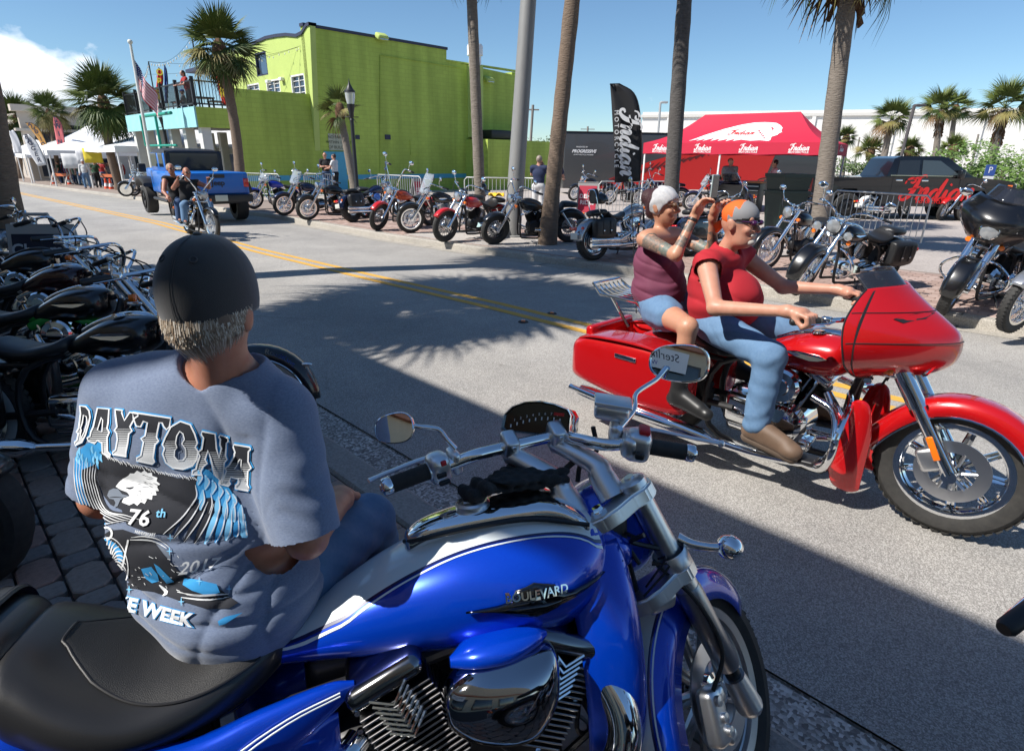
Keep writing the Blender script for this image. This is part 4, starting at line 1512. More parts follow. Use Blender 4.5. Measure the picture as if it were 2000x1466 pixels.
def engine(root,cx,cz,side_w=.13,cover=chrome,jug=darkmetal,hi=False,scale=1.0,aircl='round',acm=None):
 nf=13 if hi else 7
 e=MB()
 for z0,r0 in((0,.145),):
  e.lathe([(.01,-side_w),(r0*.8,-side_w),(r0,-side_w*.7),(r0,side_w*.7),(r0*.8,side_w),(.01,side_w)],(cx,0,cz),(0,1,0),28)
 e.rbox((cx-.22,0,cz-.01),(.26,side_w*1.7,.2),.04)
 e.rbox((cx-.08,0,cz-.12),(.5,side_w*1.3,.08),.03)
 e.build('crankcase',cover if hi else darkmetal,root)
 # timing cover (right) and primary cover (left)
 MB().lathe([(.001,-side_w-.055),(.05,-side_w-.055),(.095,-side_w-.035),(.115,-side_w+.01)],(cx+.01,0,cz),(0,1,0),28).build('timing_cover',chrome,root)
 m=MB()
 m.tube([(cx+.05,side_w+.03,cz-.01),(cx-.1,side_w+.03,cz-.02),(cx-.36,side_w+.03,cz)],[.115,.105,.125],20,sm=4,sq=.45)
 m.lathe([(.001,.045),(.07,.04),(.085,0)],(cx-.34,side_w+.05,cz),(0,1,0),24)
 m.build('primary_cover',chrome,root)
 for ang in(24,-24):
  d=Vector((math.sin(R(ang)),0,math.cos(R(ang))))
  o=Vector((cx,0,cz))+d*.13
  j=MB()
  pr=[(.058,0)]
  for k in range(nf):
   h=.02+k*.155/nf
   pr+=[(.06,h),(.098,h+.003),(.098,h+.155/nf*.35),(.06,h+.155/nf*.42)]
  pr+=[(.06,.18)]
  j.lathe(pr,o,d,20 if hi else 12)
  j.build('cylinder',jug,root)
  hd=MB()
  Mx=plane_M(o+d*.215,(0,1,0),d)
  Mx=Matrix.Translation(o+d*.215)@Matrix.Rotation(R(ang),4,'Y')
  hb=MB().rbox((0,0,0),(.17,.19,.06),.02).rbox((0,0,.045),(.13,.16,.05),.022)
  hd.add([Mx@Vector(v)for v in hb.v],hb.f)
  hd.build('rocker_box',cover,root)
  pt=MB()
  for dy in(-.02,.025):
   pt.tube([Vector((cx+dy+math.sin(R(ang))*.1,-side_w*.85,cz+.07)),o+d*.2+Vector((dy,-.085,0))],.011,8)
  pt.build('pushrod_tubes',chrome,root)
 ac=Vector((cx+.0,-side_w-.04,cz+.24))
 if aircl=='round':
  a=MB().lathe([(.001,-.045),(.045,-.045),(.05,-.035),(.085,-.032),(.098,-.015),(.098,.03)],ac,(0,1,0),28)
  a.build('air_cleaner',acm or chrome,root)
 elif aircl=='oval':
  a=MB().body([(cx-.17,.01,cz+.26,cz+.22),(cx-.13,.035,cz+.31,cz+.17),(cx,.05,cz+.33,cz+.16),(cx+.12,.035,cz+.31,cz+.19),(cx+.16,.01,cz+.26,cz+.23)],20,4)
  a.v=[(x,y-side_w-.04,z)for x,y,z in a.v]
  a.build('air_cleaner',acm or chrome,root)
def bike(label,M,paint_=blackp,fender_p=None,wb=1.63,rf=.335,rr=.33,wf=.10,wr=.15,style='spoke',rim=chrome,ww=False,rake=32,steer=0,bars='cruiser',barh=.18,barw=.42,shield=0,fairing=None,bags=None,bagp=None,seat='two',sissy=False,lights=1,crash=False,exh='dual',frontf=1,jug=darkmetal,cover=chrome,hi=False,tankw=.135,ns=32,group='motorcycles parked along the far kerb',mirrors=True,tankh=.0,cat='motorcycle',name='motorcycle',aircl='round',ac=None,fork=chrome,stand=True,forkcov=None,badge=None,fend_a=(-8,168),seatm=None,noroot=None,tour=False):
 root=thing(name,label,cat,M=M,group=group)
 fp=fender_p or paint_
 nw=48 if hi else 28
 n=24 if hi else 14
 sm=5 if hi else 3
 # ---- front end turns about the steering axis
 ht=Vector((-.44,0,.95))
 lo_=Vector((-.37,0,.80))
 axd=(ht-lo_).normalized()
 tk=math.tan(R(rake))
 S=Matrix.Translation(lo_)@Matrix.Rotation(R(steer),4,axd)@Matrix.Translation(-lo_)
 fa=Vector((0,0,rf))
 wheel_parts(root,fa,rf,wf,style,S,rim,ww,nw)
 ft=Vector((ht.x+.045,0,ht.z))
 for sy in(-1,1):
  y=sy*.105
  xf(MB().tube([(ft.x,y,ft.z),(ft.x+(fa.x-ft.x)*.5,y,ft.z+(rf-ft.z)*.5)],.027 if not forkcov else.042,n),S).build('fork_tube',forkcov or fork,root)
  m=MB().tube([(ft.x+(fa.x-ft.x)*.45,y,ft.z+(rf-ft.z)*.45),(fa.x-.005,y,rf+.01)],[.031,.033],n)
  m.lathe([(.001,-.03),(.032,-.03),(.032,.03),(.001,.03)],(fa.x,y,rf),(0,1,0),14)
  xf(m,S).build('fork_slider',fork,root)
 m=MB().rbox((ft.x-.02,0,ft.z+.012),(.1,.28,.028),.012).rbox((ft.x+.05,0,ft.z-.17),(.1,.27,.028),.012)
 xf(m,S).build('triple_clamp',fork,root)
 if frontf:
  a0,a1=fend_a if frontf>1 else(35,150)
  fm_=fender(fa,rf+.035,wf+(.10 if frontf>1 else.06),a0,a1,.085 if frontf>1 else.045,20 if hi else 12,flare=.05 if frontf>1 else 0)
  fo=xf(fm_,S).build('front_fender',fp,root,thick=.004)
  if frontf>1:
   tr_=MB()
   for sy in(-1,1):
    P=[v for i,v in enumerate(fm_.v)if i%11==(0 if sy<0 else 10)]
    tr_.tube(P,.006,6)
   tr_.build('fender_trim',chrome,fo)
   # ---- headlight(s)
 hp=Vector((ft.x+.12,0,ft.z-.03))
 if not fairing:
  m=MB().lathe([(.001,-.13),(.05,-.12),(.08,-.07),(.092,0),(.096,.02),(.088,.025)],hp,(1,0,-.08),24)
  xf(m,S).build('headlight_shell',chrome if lights>0 else blackp,root)
  m=MB().lathe([(.088,.018),(.06,.034),(.001,.042)],hp,(1,0,-.08),24)
  xf(m,S).build('headlight',glassl,root)
  if lights>1:
   for sy in(-1,1):
    q=hp+Vector((-.02,sy*.21,-.07))
    m=MB().lathe([(.001,-.07),(.04,-.06),(.058,0),(.054,.008)],q,(1,0,0),20)
    xf(m,S).build('lamp_shell',chrome,root)
    xf(MB().lathe([(.054,.004),(.001,.02)],q,(1,0,0),20),S).build('passing_lamp',glassl,root)
   xf(MB().tube([hp+Vector((-.04,-.21,-.1)),hp+Vector((-.06,0,-.12)),hp+Vector((-.04,.21,-.1))],.012,8),S).build('light_bar',chrome,root)
 for sy in(-1,1):
  q=hp+Vector((-.06,sy*(.17 if lights<2 else.24),-.1 if lights<2 else-.16))
  xf(MB().lathe([(.001,-.035),(.024,-.03),(.03,0),(.024,.012),(.001,.016)],q,(1,0,0),14),S).build('turn_signal',amber,root)
  # ---- handlebar
 rz=ft.z+.03
 if bars=='ape':
  pts=[(ft.x-.02,.06,rz),(ft.x-.0,.10,rz+.08),(ft.x+.03,.26,rz+barh),(ft.x-.03,.32,rz+barh+.02),(ft.x-.16,barw-.03,rz+barh-.02)]
 elif bars=='drag':
  pts=[(ft.x-.02,.05,rz+.04),(ft.x+.0,.2,rz+.07),(ft.x-.03,barw*.7,rz+.075),(ft.x-.1,barw,rz+.07)]
 elif bars=='tucked':
  pts=[(ft.x-.02,.06,rz+.03),(ft.x-.06,.13,rz+.06),(ft.x-.12,.22,rz+.07),(ft.x-.18,barw*.82,rz+.07),(ft.x-.27,barw,rz+.06)]
 else:
  pts=[(ft.x-.02,.06,rz+.04),(ft.x+.02,.13,rz+barh*.7),(ft.x-.0,.24,rz+barh),(ft.x-.12,barw*.82,rz+barh*.85),(ft.x-.24,barw,rz+barh*.7)]
 hb=MB()
 for sy in(-1,1):
  hb.tube([(p[0],p[1]*sy,p[2])for p in pts],.0125,10,sm=4)
 hb.tube([(pts[0][0],-pts[0][1],pts[0][2]),(pts[0][0],pts[0][1],pts[0][2])],.0125,10)
 for sy in(-1,1):
  hb.rbox((pts[0][0],sy*.05,(rz+pts[0][2])/2),(.035,.03,max(.03,pts[0][2]-rz+.05)),.008)
 xf(hb,S).build('handlebar',chrome if jug is not None else blk,root)
 for sy in(-1,1):
  a,b=Vector(pts[-2]),Vector(pts[-1])
  a.y*=sy
  b.y*=sy
  d=(b-a).normalized()
  g=MB().tube([b-d*.03,b-d*.02,b+d*.10,b+d*.11],[.0155,.019,.019,.014],14)
  xf(g,S).build('grip',blackm,root)
  lv=MB().rbox(b-d*.06,(.05,.05,.04),.012)
  lv.tube([b-d*.06+Vector((.035,0,0)),b+d*.0+Vector((.07,0,0)),b+d*.11+Vector((.055,0,-.005))],[.007,.006,.008],8,sq=.6)
  xf(lv,S).build('lever',chrome,root)
  if mirrors:
   mm=MB()
   q=b-d*.07+Vector((.02,0,.02))
   e=q+Vector((.02,sy*.03,.15))
   mm.tube([q,q+Vector((.03,sy*.01,.07)),e],.006,8,sm=3)
   xf(mm,S).build('mirror_stem',chrome,root)
   mh=MB().sph((0,0,0),(.018,.068,.046),18,10)
   mh.v=[tuple(Vector(v)+e+Vector((0,sy*.03,.02)))for v in mh.v]
   mo=xf(mh,S).build('mirror',chrome if not hi or bars!='x' else blackp,root)
   mg=MB().lathe([(.001,.0),(.9,.0)],(0,0,0),(1,0,0),20)
   mg.v=[tuple(Vector((v[0]-.0185,v[1]*.06,v[2]*.04))+e+Vector((0,sy*.03,.02)))for v in mg.v]
   xf(mg,S).build('mirror_glass',mirrorm,mo)
   # cables
 cb=MB()
 for sy in(-1,1):
  b=Vector(pts[-2])
  b.y*=sy
  cb.tube([b+Vector((.03,0,0)),(ft.x+.12,sy*.14,ft.z+barh*.5),(ft.x+.08,sy*.08,ft.z-.05),(ft.x+.02,sy*.05,ft.z-.25)],.006,5,sm=4)
 xf(cb,S).build('cables',blk,root)
 # ---- tank
 th=tankh
 T_=[(-.515,.02,.86+th,.80),(-.525,.075,.885+th,.735),(-.58,tankw*.93,.905+th,.69),(-.68,tankw,.908+th,.665),(-.80,tankw*.93,.882+th,.665),(-.92,tankw*.7,.82+th*.7,.67),(-1.02,tankw*.42,.755+th*.3,.675),(-1.06,tankw*.2,.72,.69)]
 tk_=MB().body(T_,32 if hi else 20,sm,2.25).build('tank',paint_,root,angle=1.2)
 cp=MB().lathe([(.001,.018),(.03,.016),(.036,.004),(.037,0)],(-.72,.0 if not tour else-.05,.905+th),(-.08,0,1),20)
 cp.build('fuel_cap',chrome,tk_)
 cn=MB().body([(-.545,.012,.9+th,.86),(-.6,.04,.925+th,.88),(-.72,.045,.925+th,.88),(-.86,.03,.88+th,.84),(-.95,.01,.83+th*.6,.80)],16,sm)
 cn.build('console',chrome if hi else blk,tk_)
 if badge:
  for sy in(-1,1):
   bp=[(-.62,.80),(-.66,.815),(-.78,.815),(-.84,.80),(-.78,.783),(-.70,.775),(-.66,.783)]
   bb=MB().prism([(x,sy*(tankw+.003-(x+.7)**2*.9),z)for x,z in bp],(0,sy*.005,0))
   bb.build('tank_badge',badge,tk_)
   # ---- seat and rear
 sm_=seatm or leather
 if seat=='solo':
  st=[(-.98,.02,.77,.72),(-1.0,.09,.80,.70),(-1.08,.14,.765,.68),(-1.2,.17,.745,.665),(-1.32,.165,.775,.675),(-1.38,.12,.80,.70),(-1.4,.03,.78,.74)]
  MB().body(st,24,sm,2.5).build('seat',sm_,root)
 else:
  st=[(-.96,.02,.78,.72),(-.98,.08,.80,.70),(-1.07,.13,.765,.68),(-1.2,.165,.745,.66),(-1.33,.165,.775,.67),(-1.40,.14,.83,.70),(-1.43,.05,.81,.74)]
  MB().body(st,24,sm,2.5).build('seat',sm_,root)
  st=[(-1.38,.03,.82,.76),(-1.42,.12,.855,.74),(-1.52,.14,.86,.745),(-1.66,.125,.845,.74),(-1.73,.09,.83,.745),(-1.75,.02,.80,.77)]
  MB().body(st,20,sm,2.5).build('pillion_seat',sm_,root)
 ra=Vector((-wb,0,rr))
 wheel_parts(root,ra,rr,wr,style if style!='turbine' else 'turbine',Matrix.Identity(4),rim,ww,nw)
 fender(ra,rr+.05,wr+.07,178 if bags!='hard' else 200,42,.09,22 if hi else 14).build('rear_fender',fp,root,thick=.004)
 tl_=MB().rbox((ra.x-rr-.08,0,rr+.22),(.05,.12,.06),.02)
 tl_.build('tail_light',redlens,root)
 MB().rbox((ra.x-rr-.085,0,rr+.10),(.008,.18,.11),.004).build('number_plate',mat('plate_white',(.6,.6,.55),.5),root)
 for sy in(-1,1):
  MB().lathe([(.001,-.03),(.022,-.025),(.028,0),(.02,.012),(.001,.015)],(ra.x-rr-.03,sy*.16,rr+.23),(-1,0,0),12).build('rear_signal',amber if not hi else redlens,root)
  MB().tube([(ra.x,sy*.125,rr),(-1.38,sy*.13,.66)],[.028,.022],12).build('shock',chrome,root)
  MB().tube([(ra.x-.02,sy*.10,rr),(-1.1,sy*.10,.36)],.022,8).build('swing_arm',darkmetal,root)
 fr_=MB()
 for sy in(-1,1):
  fr_.tube([(-.46,0,.82),(-.50,sy*.06,.6),(-.52,sy*.1,.22),(-.62,sy*.12,.15),(-1.15,sy*.12,.16),(-1.28,sy*.11,.35),(-1.22,sy*.1,.62),(-.9,sy*.03,.72),(-.48,0,.84)],.019,8,sm=3)
  fr_.tube([(-1.2,sy*.1,.64),(-1.7,sy*.115,.66)],.016,8)
 fr_.build('frame',blk,root)
 engine(root,-.82,.36,.125,cover,jug,hi,aircl=aircl,acm=ac)
 # ---- exhausts (right side)
 if exh:
  for k,dz in((0,0),(1,.0)):
   x0=-.62 if k==0 else-.98
   zend=.24+(.09 if exh=='dual' and k else 0)
   if exh=='bag':
    y=-.26 if k==0 else.26
    pts_=[(-.60,-.1,.60),(-.50,-.16,.48),(-.52,-.2 if k==0 else.16,.26),(-.8,y,.2),(-1.15,y*1.3,.22)]
    e_=MB().tube(pts_,.024,n,sm=4)
    e_.tube([(-1.1,y*1.3,.22),(-1.16,y*1.35,.225),(-1.98,y*1.42,.26),(-2.06,y*1.42,.262)],[.026,.052,.052,.044],n+4)
   else:
    y=-.19
    pts_=[(x0,-.1,.58),(x0+.06,-.17,.50),(x0+.02,y-.02,.34+k*.1),(x0-.2,y-.03,zend+.02),(-1.25,y-.03,zend)]
    e_=MB().tube(pts_,.024,n,sm=4)
    e_.tube([(-1.2,y-.03,zend),(-1.26,y-.03,zend),(-1.85,y-.03,zend+.03),(-1.88,y-.03,zend+.03)],[.026,.043,.045,.032],n)
   e_.build('exhaust_pipe',chrome,root)
 for sy in(-1,1):
  if tour:
   MB().rbox((-.68,sy*.30,.27),(.30,.11,.025),.01,ry=-.12).build('footboard',blk,root)
  else:
   MB().tube([(-.62,sy*.12,.28),(-.62,sy*.30,.28)],[.01,.016],8).build('footpeg',blackm,root)
 if crash:
  for sy in(-1,1):
   MB().tube([(-.50,sy*.08,.62),(-.46,sy*.20,.60),(-.45,sy*.34,.50),(-.46,sy*.36,.40),(-.50,sy*.28,.30),(-.56,sy*.12,.22)],.016,10,sm=4).build('crash_bar',chrome,root)
 if stand:
  MB().tube([(-.9,.14,.2),(-.84,.30,.01),(-.80,.34,.01)],.011,8).build('kickstand',blk,root)
  # ---- bags
 if bags=='hard':
  for sy in(-1,1):
   b_=MB().body([(-1.30,.05,.64,.34,sy*.27),(-1.33,.09,.68,.30,sy*.28),(-1.6,.115,.70,.29,sy*.29),(-2.0,.11,.675,.33,sy*.29),(-2.14,.09,.62,.35,sy*.285),(-2.19,.03,.52,.37,sy*.28)],24,sm,4.5)
   b_.build('saddlebag',bagp or paint_,root,angle=1.0)
   MB().body([(-1.32,.09,.664,.645,sy*.28),(-1.6,.119,.708,.69,sy*.29),(-1.95,.114,.69,.67,sy*.29),(-2.10,.09,.645,.625,sy*.285)],24,sm,4.5).build('bag_lid',bagp or paint_,root)
   MB().rbox((-1.7,sy*.407,.60),(.16,.015,.03),.006).build('bag_latch',chrome,root)
 elif bags=='leather':
  for sy in(-1,1):
   MB().body([(-1.34,.03,.66,.44,sy*.20),(-1.37,.07,.70,.38,sy*.21),(-1.55,.085,.71,.36,sy*.215),(-1.75,.085,.70,.38,sy*.215),(-1.80,.06,.67,.42,sy*.21),(-1.82,.02,.62,.48,sy*.2)],20,sm,4).build('saddlebag',leather,root)
   for xx in(-1.5,-1.66):
    MB().rbox((xx,sy*.305,.55),(.025,.008,.22),.003).build('bag_strap',blk,root)
    MB().rbox((xx,sy*.311,.5),(.03,.006,.025),.003).build('buckle',chrome,root)
 if sissy:
  s_=MB().tube([(-1.5,-.12,.68),(-1.62,-.12,.85),(-1.68,-.1,1.14),(-1.68,0,1.18),(-1.68,.1,1.14),(-1.62,.12,.85),(-1.5,.12,.68)],.01,8,sm=3)
  s_.build('sissy_bar',chrome,root)
  MB().body([(-1.655,.02,1.16,1.0),(-1.645,.11,1.2,.95),(-1.61,.115,1.19,.96),(-1.59,.03,1.14,1.02)],16,3,3).build('backrest',leather,root)
  # ---- windshield / fairing
 if shield:
  rows=[]
  for i in range(8):
   t=i/7
   row=[]
   hw=(.20+.06*math.sin(t*PI*.6))*(1-.55*max(0,t-.75)*4*.5)
   for k in range(11):
    q=-1+k/5
    row.append(Vector((ft.x+.19-t*.17-.10*q*q,q*hw,ft.z-.02+t*shield)))
   rows.append(row)
  wm=MB().grid(rows)
  xf(wm,S).build('windshield',wshield if shield>0 else wsdark,root,thick=.004)
  ed=MB()
  P=[rows[0][0]]+[r_[0]for r_ in rows[1:]]+list(rows[-1][1:-1])+[r_[-1]for r_ in rows[::-1]]
  ed.tube(P,.004,5)
  xf(ed,S).build('windshield_edge',chrome,root)
 return root,S
def helmet(label,loc,M3=Matrix.Identity(3),m=None,group=None):
 t=thing('helmet',label,'helmet',M=Matrix.Translation(loc)@M3 .to_4x4(),group=group)
 mb=MB()
 rows=[]
 for i in range(11):
  th_=PI*.62*i/10
  row=[]
  for k in range(24):
   a=2*PI*k/24
   cut=.62 if math.cos(a)<.3 else.52
   tt=th_/(PI*.62)*PI*cut
   row.append(Vector((.135*math.sin(tt)*math.cos(a),.115*math.sin(tt)*math.sin(a),.125*math.cos(tt))))
  rows.append(row)
 mb.grid(rows,close=True)
 mb.build('shell',m or blackp,t,thick=-.015)
 MB().tube([rows[-1][k]for k in range(24)]+[rows[-1][0]],.006,6).build('edge_trim',blackm,t)
 return t
def place(px,py,head,lam=9.0,dz=.13,x_at=0.0):
 """front (x_at=0) or rear (x_at=-wb) tyre contact at a photo point, heading in degrees, leaning onto its stand"""
 p=GG(px,py,dz)
 f=Vector((math.cos(R(head)),math.sin(R(head)),0))
 return Frame(p-f*x_at,head,lam).M
 # ---- parked motorcycles across the street
silver=mat('silver_metallic_paint',(0.42,0.43,0.45),0.25,0.75,0.9)
orange=mat('burnt_orange_paint',(0.5,0.06,0.012),0.3,0.3,0.9)
redb=mat('bright_red_paint',(0.5,0.01,0.01),0.3,0.0,0.9)
navy=mat('navy_paint',(0.006,0.012,0.05),0.25,0.2,0.9)
bluetour=mat('royal_blue_paint',(0.01,0.03,0.38),0.25,0.3,0.9)
H0=225
bike('blue touring motorcycle with pointed handlebar fairing, first of the far row beside the pickup',place(497,408,H0-8),bluetour,style='cast5',steer=12,lights=0,bags=None,shield=.22,crash=True,exh='dual',frontf=1,barh=.2)
bike('slim chopper with raked silver spoked wheel and small windshield in the far row',place(556,421,H0-10),navy,rf=.33,style='cast5',steer=8,shield=.35,bars='cruiser',barh=.26,frontf=1,seat='solo')
bike('black roadster with bright round headlight and chrome forks, third in the far row',place(602,430,H0-12),blackp,style='spoke',steer=10,seat='two',lights=1,mirrors=True,wf=.11)
bike('dark blue motorcycle parked tail to the road with black leather saddlebags',place(690,434,52,x_at=-1.63),navy,style='disc',steer=-10,bags='leather',lights=1,ac=mat('blue_cover',(.05,.12,.4),.2,.5,.8),barh=.2,rim=blk)
bike('orange tank bobber with very tall ape hanger handlebars in the far row',place(738,450,H0+5),orange,style='spoke',steer=14,bars='ape',barh=.48,barw=.36,frontf=1,fender_p=redb,seat='solo',rim=blk,wf=.09,group='motorcycles parked along the far kerb')
bike('black cruiser with clear windshield and grey v twin between the orange and the red motorcycle',place(802,455,H0-22),blackp,style='spoke',steer=4,shield=.42,lights=1,jug=alu,frontf=1,hi=False,badge=chrome)
bike('bright red motorcycle with red front fender and a yellow cloth on its seat',place(868,473,H0+6),redb,style='spoke',steer=-4,seat='two',jug=darkmetal,bags=None,bars='cruiser',barh=.2,rim=blk,mirrors=True)
bike('bare black motorcycle with wide front tyre beside the metal pole',place(965,477,H0-28),blackp,style='spoke',steer=14,wf=.13,rf=.32,seat='two',bars='cruiser',barh=.25,frontf=1,rim=blk,ns=32)
bike('silver tank cruiser with studded black saddlebags and chrome pipes, parked tail to the road',place(1158,508,33,x_at=-1.66,lam=6),silver,style='disc',steer=-20,bags='leather',sissy=True,wb=1.66,jug=chrome,hi=True,wr=.16,frontf=2,exh='dual',rim=chrome,badge=chrome)
root,S_=bike('black cruiser with three round headlights and crash bars behind the red motorcycle',place(1553,574,205,lam=8),blackp,style='spoke',steer=16,lights=2,crash=True,frontf=2,bags='leather',seat='two',hi=True,barh=.16,jug=chrome,fork=chrome,tankw=.15,wf=.13,badge=chrome)
helmet('black half helmet hung on the mirror of the red motorcycle',GG(862,455,.13)+Vector((.9,.75,.98)),m=blackp,group='helmets left on the parked motorcycles')
helmet('grey half helmet on the tank of the red motorcycle by the yellow cloth',GG(862,455,.13)+Vector((.95,1.0,.82)),m=silver,group='helmets left on the parked motorcycles')
helmet('black helmet resting on the saddle of the cruiser with the windshield',GG(802,455,.13)+Vector((1.15,.75,.85)),m=blackp,group='helmets left on the parked motorcycles')
helmet('shiny black helmet hanging on the backrest of the silver tank cruiser',place(1158,508,33,x_at=-1.66,lam=6)@Vector((-1.52,-.05,1.0)),m=blackp,group='helmets left on the parked motorcycles')
yc=thing('yellow_cloth','crumpled yellow cloth lying on the seat of the red motorcycle','cloth',place(868,473,H0+6)@Vector((-1.5,0,.87)))
ym=MB()
rr_=random.Random(3)
ym.grid([[Vector((.34*(i/9-.5),.2*(k/7-.5),.03+.035*math.sin(i*1.3+k)+.02*rr_.random()))for k in range(8)]for i in range(10)])
ym.build('cloth',mat('yellow_fabric',(.7,.42,.02),.8),yc,thick=.008)
# the big black touring motorcycle with handlebar fairing at the right
MT=place(1838,612,214,lam=8)
tour,S_=bike('large black touring motorcycle with batwing fairing and single round headlight near the right edge',MT,blackp,style='spoke',steer=12,fairing='bat',crash=True,frontf=2,bags='hard',seat='two',hi=True,barh=.14,jug=darkmetal,wf=.13,tour=True,forkcov=chrome,tankw=.16,sissy=False)
def batwing(root,S,pm,off=(0,0,0),scale=1.0,lamp=True,shield_h=.16,wide=.40):
 """handlebar fairing: wide shell that wraps back to both sides"""
 rows=[]
 nz,ny=15,25
 for i in range(nz):
  t=i/(nz-1)
  row=[]
  hw=wide*(.42+.58*math.sin(min(1,t*1.25+.05)*PI*.5)**1.2)*(1-.24*max(0,t-.72)/.28)
  bulge=.16+.10*math.sin(PI*min(1,t*1.05))-.10*max(0,t-.6)
  for k in range(ny):
   q=-1+2*k/(ny-1)
   x=-.44+bulge*1.15-.30*abs(q)**2.3+.02
   z=.83+.44*t-.05*abs(q)**2*(1-t)+.05*abs(q)**1.5*(t-.4)
   row.append(Vector(((x*scale)+off[0],q*hw*scale,z+off[2])))
  rows.append(row)
 mb=MB().grid(rows)
 # close the back with an inner panel
 o=xf(mb,S).build('fairing',pm,root,angle=1.2)
 o.modifiers.new('thickness','SOLIDIFY').thickness=.012
 inner=MB().grid([[Vector((p.x*.35-.42*.65+off[0]*.4,p.y*.93,p.z*.97+.02))for p in r_]for r_ in rows[2:-1]])
 xf(inner,S).build('fairing_inner',blackm,o)
 tp=rows[-1]
 ws=[]
 for i in range(6):
  t=i/5
  ws.append([Vector((p.x-.10*t-.01,p.y*(1-.2*t),p.z-.01+shield_h*t*(1-.35*(abs(2*k/(ny-1)-1))**2.5)))for k,p in enumerate(tp)][3:-3])
 xf(MB().grid(ws),S).build('windshield',wsdark,root,thick=.004)
 if lamp:
  hp=Vector((-.44+.285+off[0],0,.97+off[2]))
  xf(MB().lathe([(.09,-.02),(.1,.01),(.09,.022)],hp,(1,0,0),28),S).build('headlight_ring',chrome,root)
  xf(MB().lathe([(.09,.012),(.05,.03),(.001,.036)],hp,(1,0,0),28),S).build('headlight',glassl,root)
 return o
batwing(tour,S_,blackp,(.02,0,.02),1.0,True,.17,.42)
# dark touring motorcycle half hidden behind the woman passenger
MT2=place(1345,500,36,lam=7,x_at=-1.63)
t2,s2=bike('dark touring motorcycle with black saddlebags half hidden behind the woman passenger',MT2,navy,style='cast5',steer=-14,fairing='bat',bags='hard',barh=.14,frontf=2,tour=True,bagp=blackp)
batwing(t2,s2,navy,(.02,0,.02),1.0,True,.18,.42)
bike('black cruiser with chrome engine just right of the red motorcyclist head',place(1490,528,215,lam=8),blackp,style='spoke',steer=-12,jug=chrome,lights=1,frontf=2,bars='cruiser',barh=.12,seat='solo')
bike('motorcycle cut by the right edge with bright chrome spoked front wheel',place(1968,648,205,lam=8),silver,style='spoke',steer=0,rim=chrome,frontf=1,hi=True)
# second row in the lot and those down the street
Fx=lambda x,y,h,**k:Frame((x,y,.12),h,8).M
for i,(px,py,h,pc,lab)in enumerate(((1120,392,200,blackp,'black motorcycle in the lot left of the demo rides sign'),(1188,400,190,blackp,'black motorcycle in the lot behind the steel barrier'),(1245,402,185,navy,'dark motorcycle behind the steel barrier under the black feather flag'),(1350,412,160,navy,'navy motorcycle with upright screen in the lot behind the dark palm'),(1500,437,215,blackp,'motorcycle with orange indicator in the lot in front of the tool chest'),(1765,426,20,white,'white and red motorcycle in the lot behind the right hand barrier'),(1835,430,200,redb,'red motorcycle in the lot beside the white and red one'))):
 bike(lab,place(px,py,h),pc,style='spoke',steer=10,lights=1,group='motorcycles parked in the lot',bars=('ape' if i==2 else 'cruiser'),barh=.3 if i==2 else.18,shield=.3 if i in(3,)else 0,frontf=1,bags='leather' if i in(1,3)else None,jug=chrome if i%2 else darkmetal)
 # down the street on the left
r5=random.Random(5)
pal=[blackp,navy,redb,white,silver,bluetour,orange]
for i,px in enumerate((64,78,93,108,122,137)):
 g=GG(px,346+i*1.2,.1)
 bike('motorcycle of the distant row at the far left kerb, %s counting from the left'%('first','second','third','fourth','fifth','sixth')[i],Frame(g,225+r5 .uniform(-8,8),8).M,pal[(i*3+1)%7],style='disc',steer=r5 .uniform(-12,12),group='distant motorcycles at the left',ns=8,lights=1,shield=.35 if i%3==0 else 0)
bike('black motorcycle parked before the palm beside the blue pickup',place(248,384,222),blackp,style='disc',group='distant motorcycles at the left',bags='leather')
bike('white and black sports motorcycle half hidden by the blue pickup',place(262,383,228),white,style='disc',group='distant motorcycles at the left',shield=.25)
# ---- red touring motorcycle riding past
candy=mat('candy_red_paint',(0.52,0.006,0.008),0.22,0.25,1.0)
RF=Frame((2.20,2.60,0.03),-45,0)
red,RS=bike('red touring motorcycle with handlebar fairing carrying two riders down the road',RF.M,candy,wb=1.63,rf=.345,wf=.11,wr=.16,style='cast5',steer=3,fairing='bat',crash=True,frontf=2,bags='hard',seat='two',hi=True,bars='tucked',barh=.14,barw=.40,jug=darkmetal,tour=True,forkcov=chrome,tankw=.165,exh='bag',stand=False,group='motorcycles being ridden',badge=chrome,mirrors=False,fend_a=(12,178),rake=30)
# large one piece fairing with a pointed nose
fm=MB()
rows=[]
for t,xf0,xr,hw,z in((0,.22,-.40,.12,.80),(.12,.34,-.46,.25,.82),(.3,.44,-.50,.37,.88),(.45,.465,-.52,.415,.95),(.58,.44,-.54,.41,1.01),(.7,.36,-.55,.385,1.08),(.82,.26,-.54,.345,1.15),(.93,.17,-.52,.29,1.22),(1.0,.12,-.50,.25,1.265)):
 row=[]
 for k in range(33):
  a=-PI/2+PI*k/32
  q=math.sin(a)
  x=-.45+xf0*(1-abs(q)**1.45)+(xr+.45)*abs(q)**4
  row.append([-.47+(x+.45)*.80,q*hw*.88,1.0+(z+.03*math.cos(a)-1.03)*(.82 if z>1.03 else 1.15)])
 rows.append(row)
R2=[]
for i in range((len(rows)-1)*4+1):
 R2 .append([])
for k in range(33):
 c_=spl([r_[k]for r_ in rows],4)
 for i,p in enumerate(c_):
  R2[i].append(Vector(p))
fm.grid(R2)
fo=xf(fm,RS).build('fairing',candy,red,angle=1.3)
fo.modifiers.new('thickness','SOLIDIFY').thickness=.010
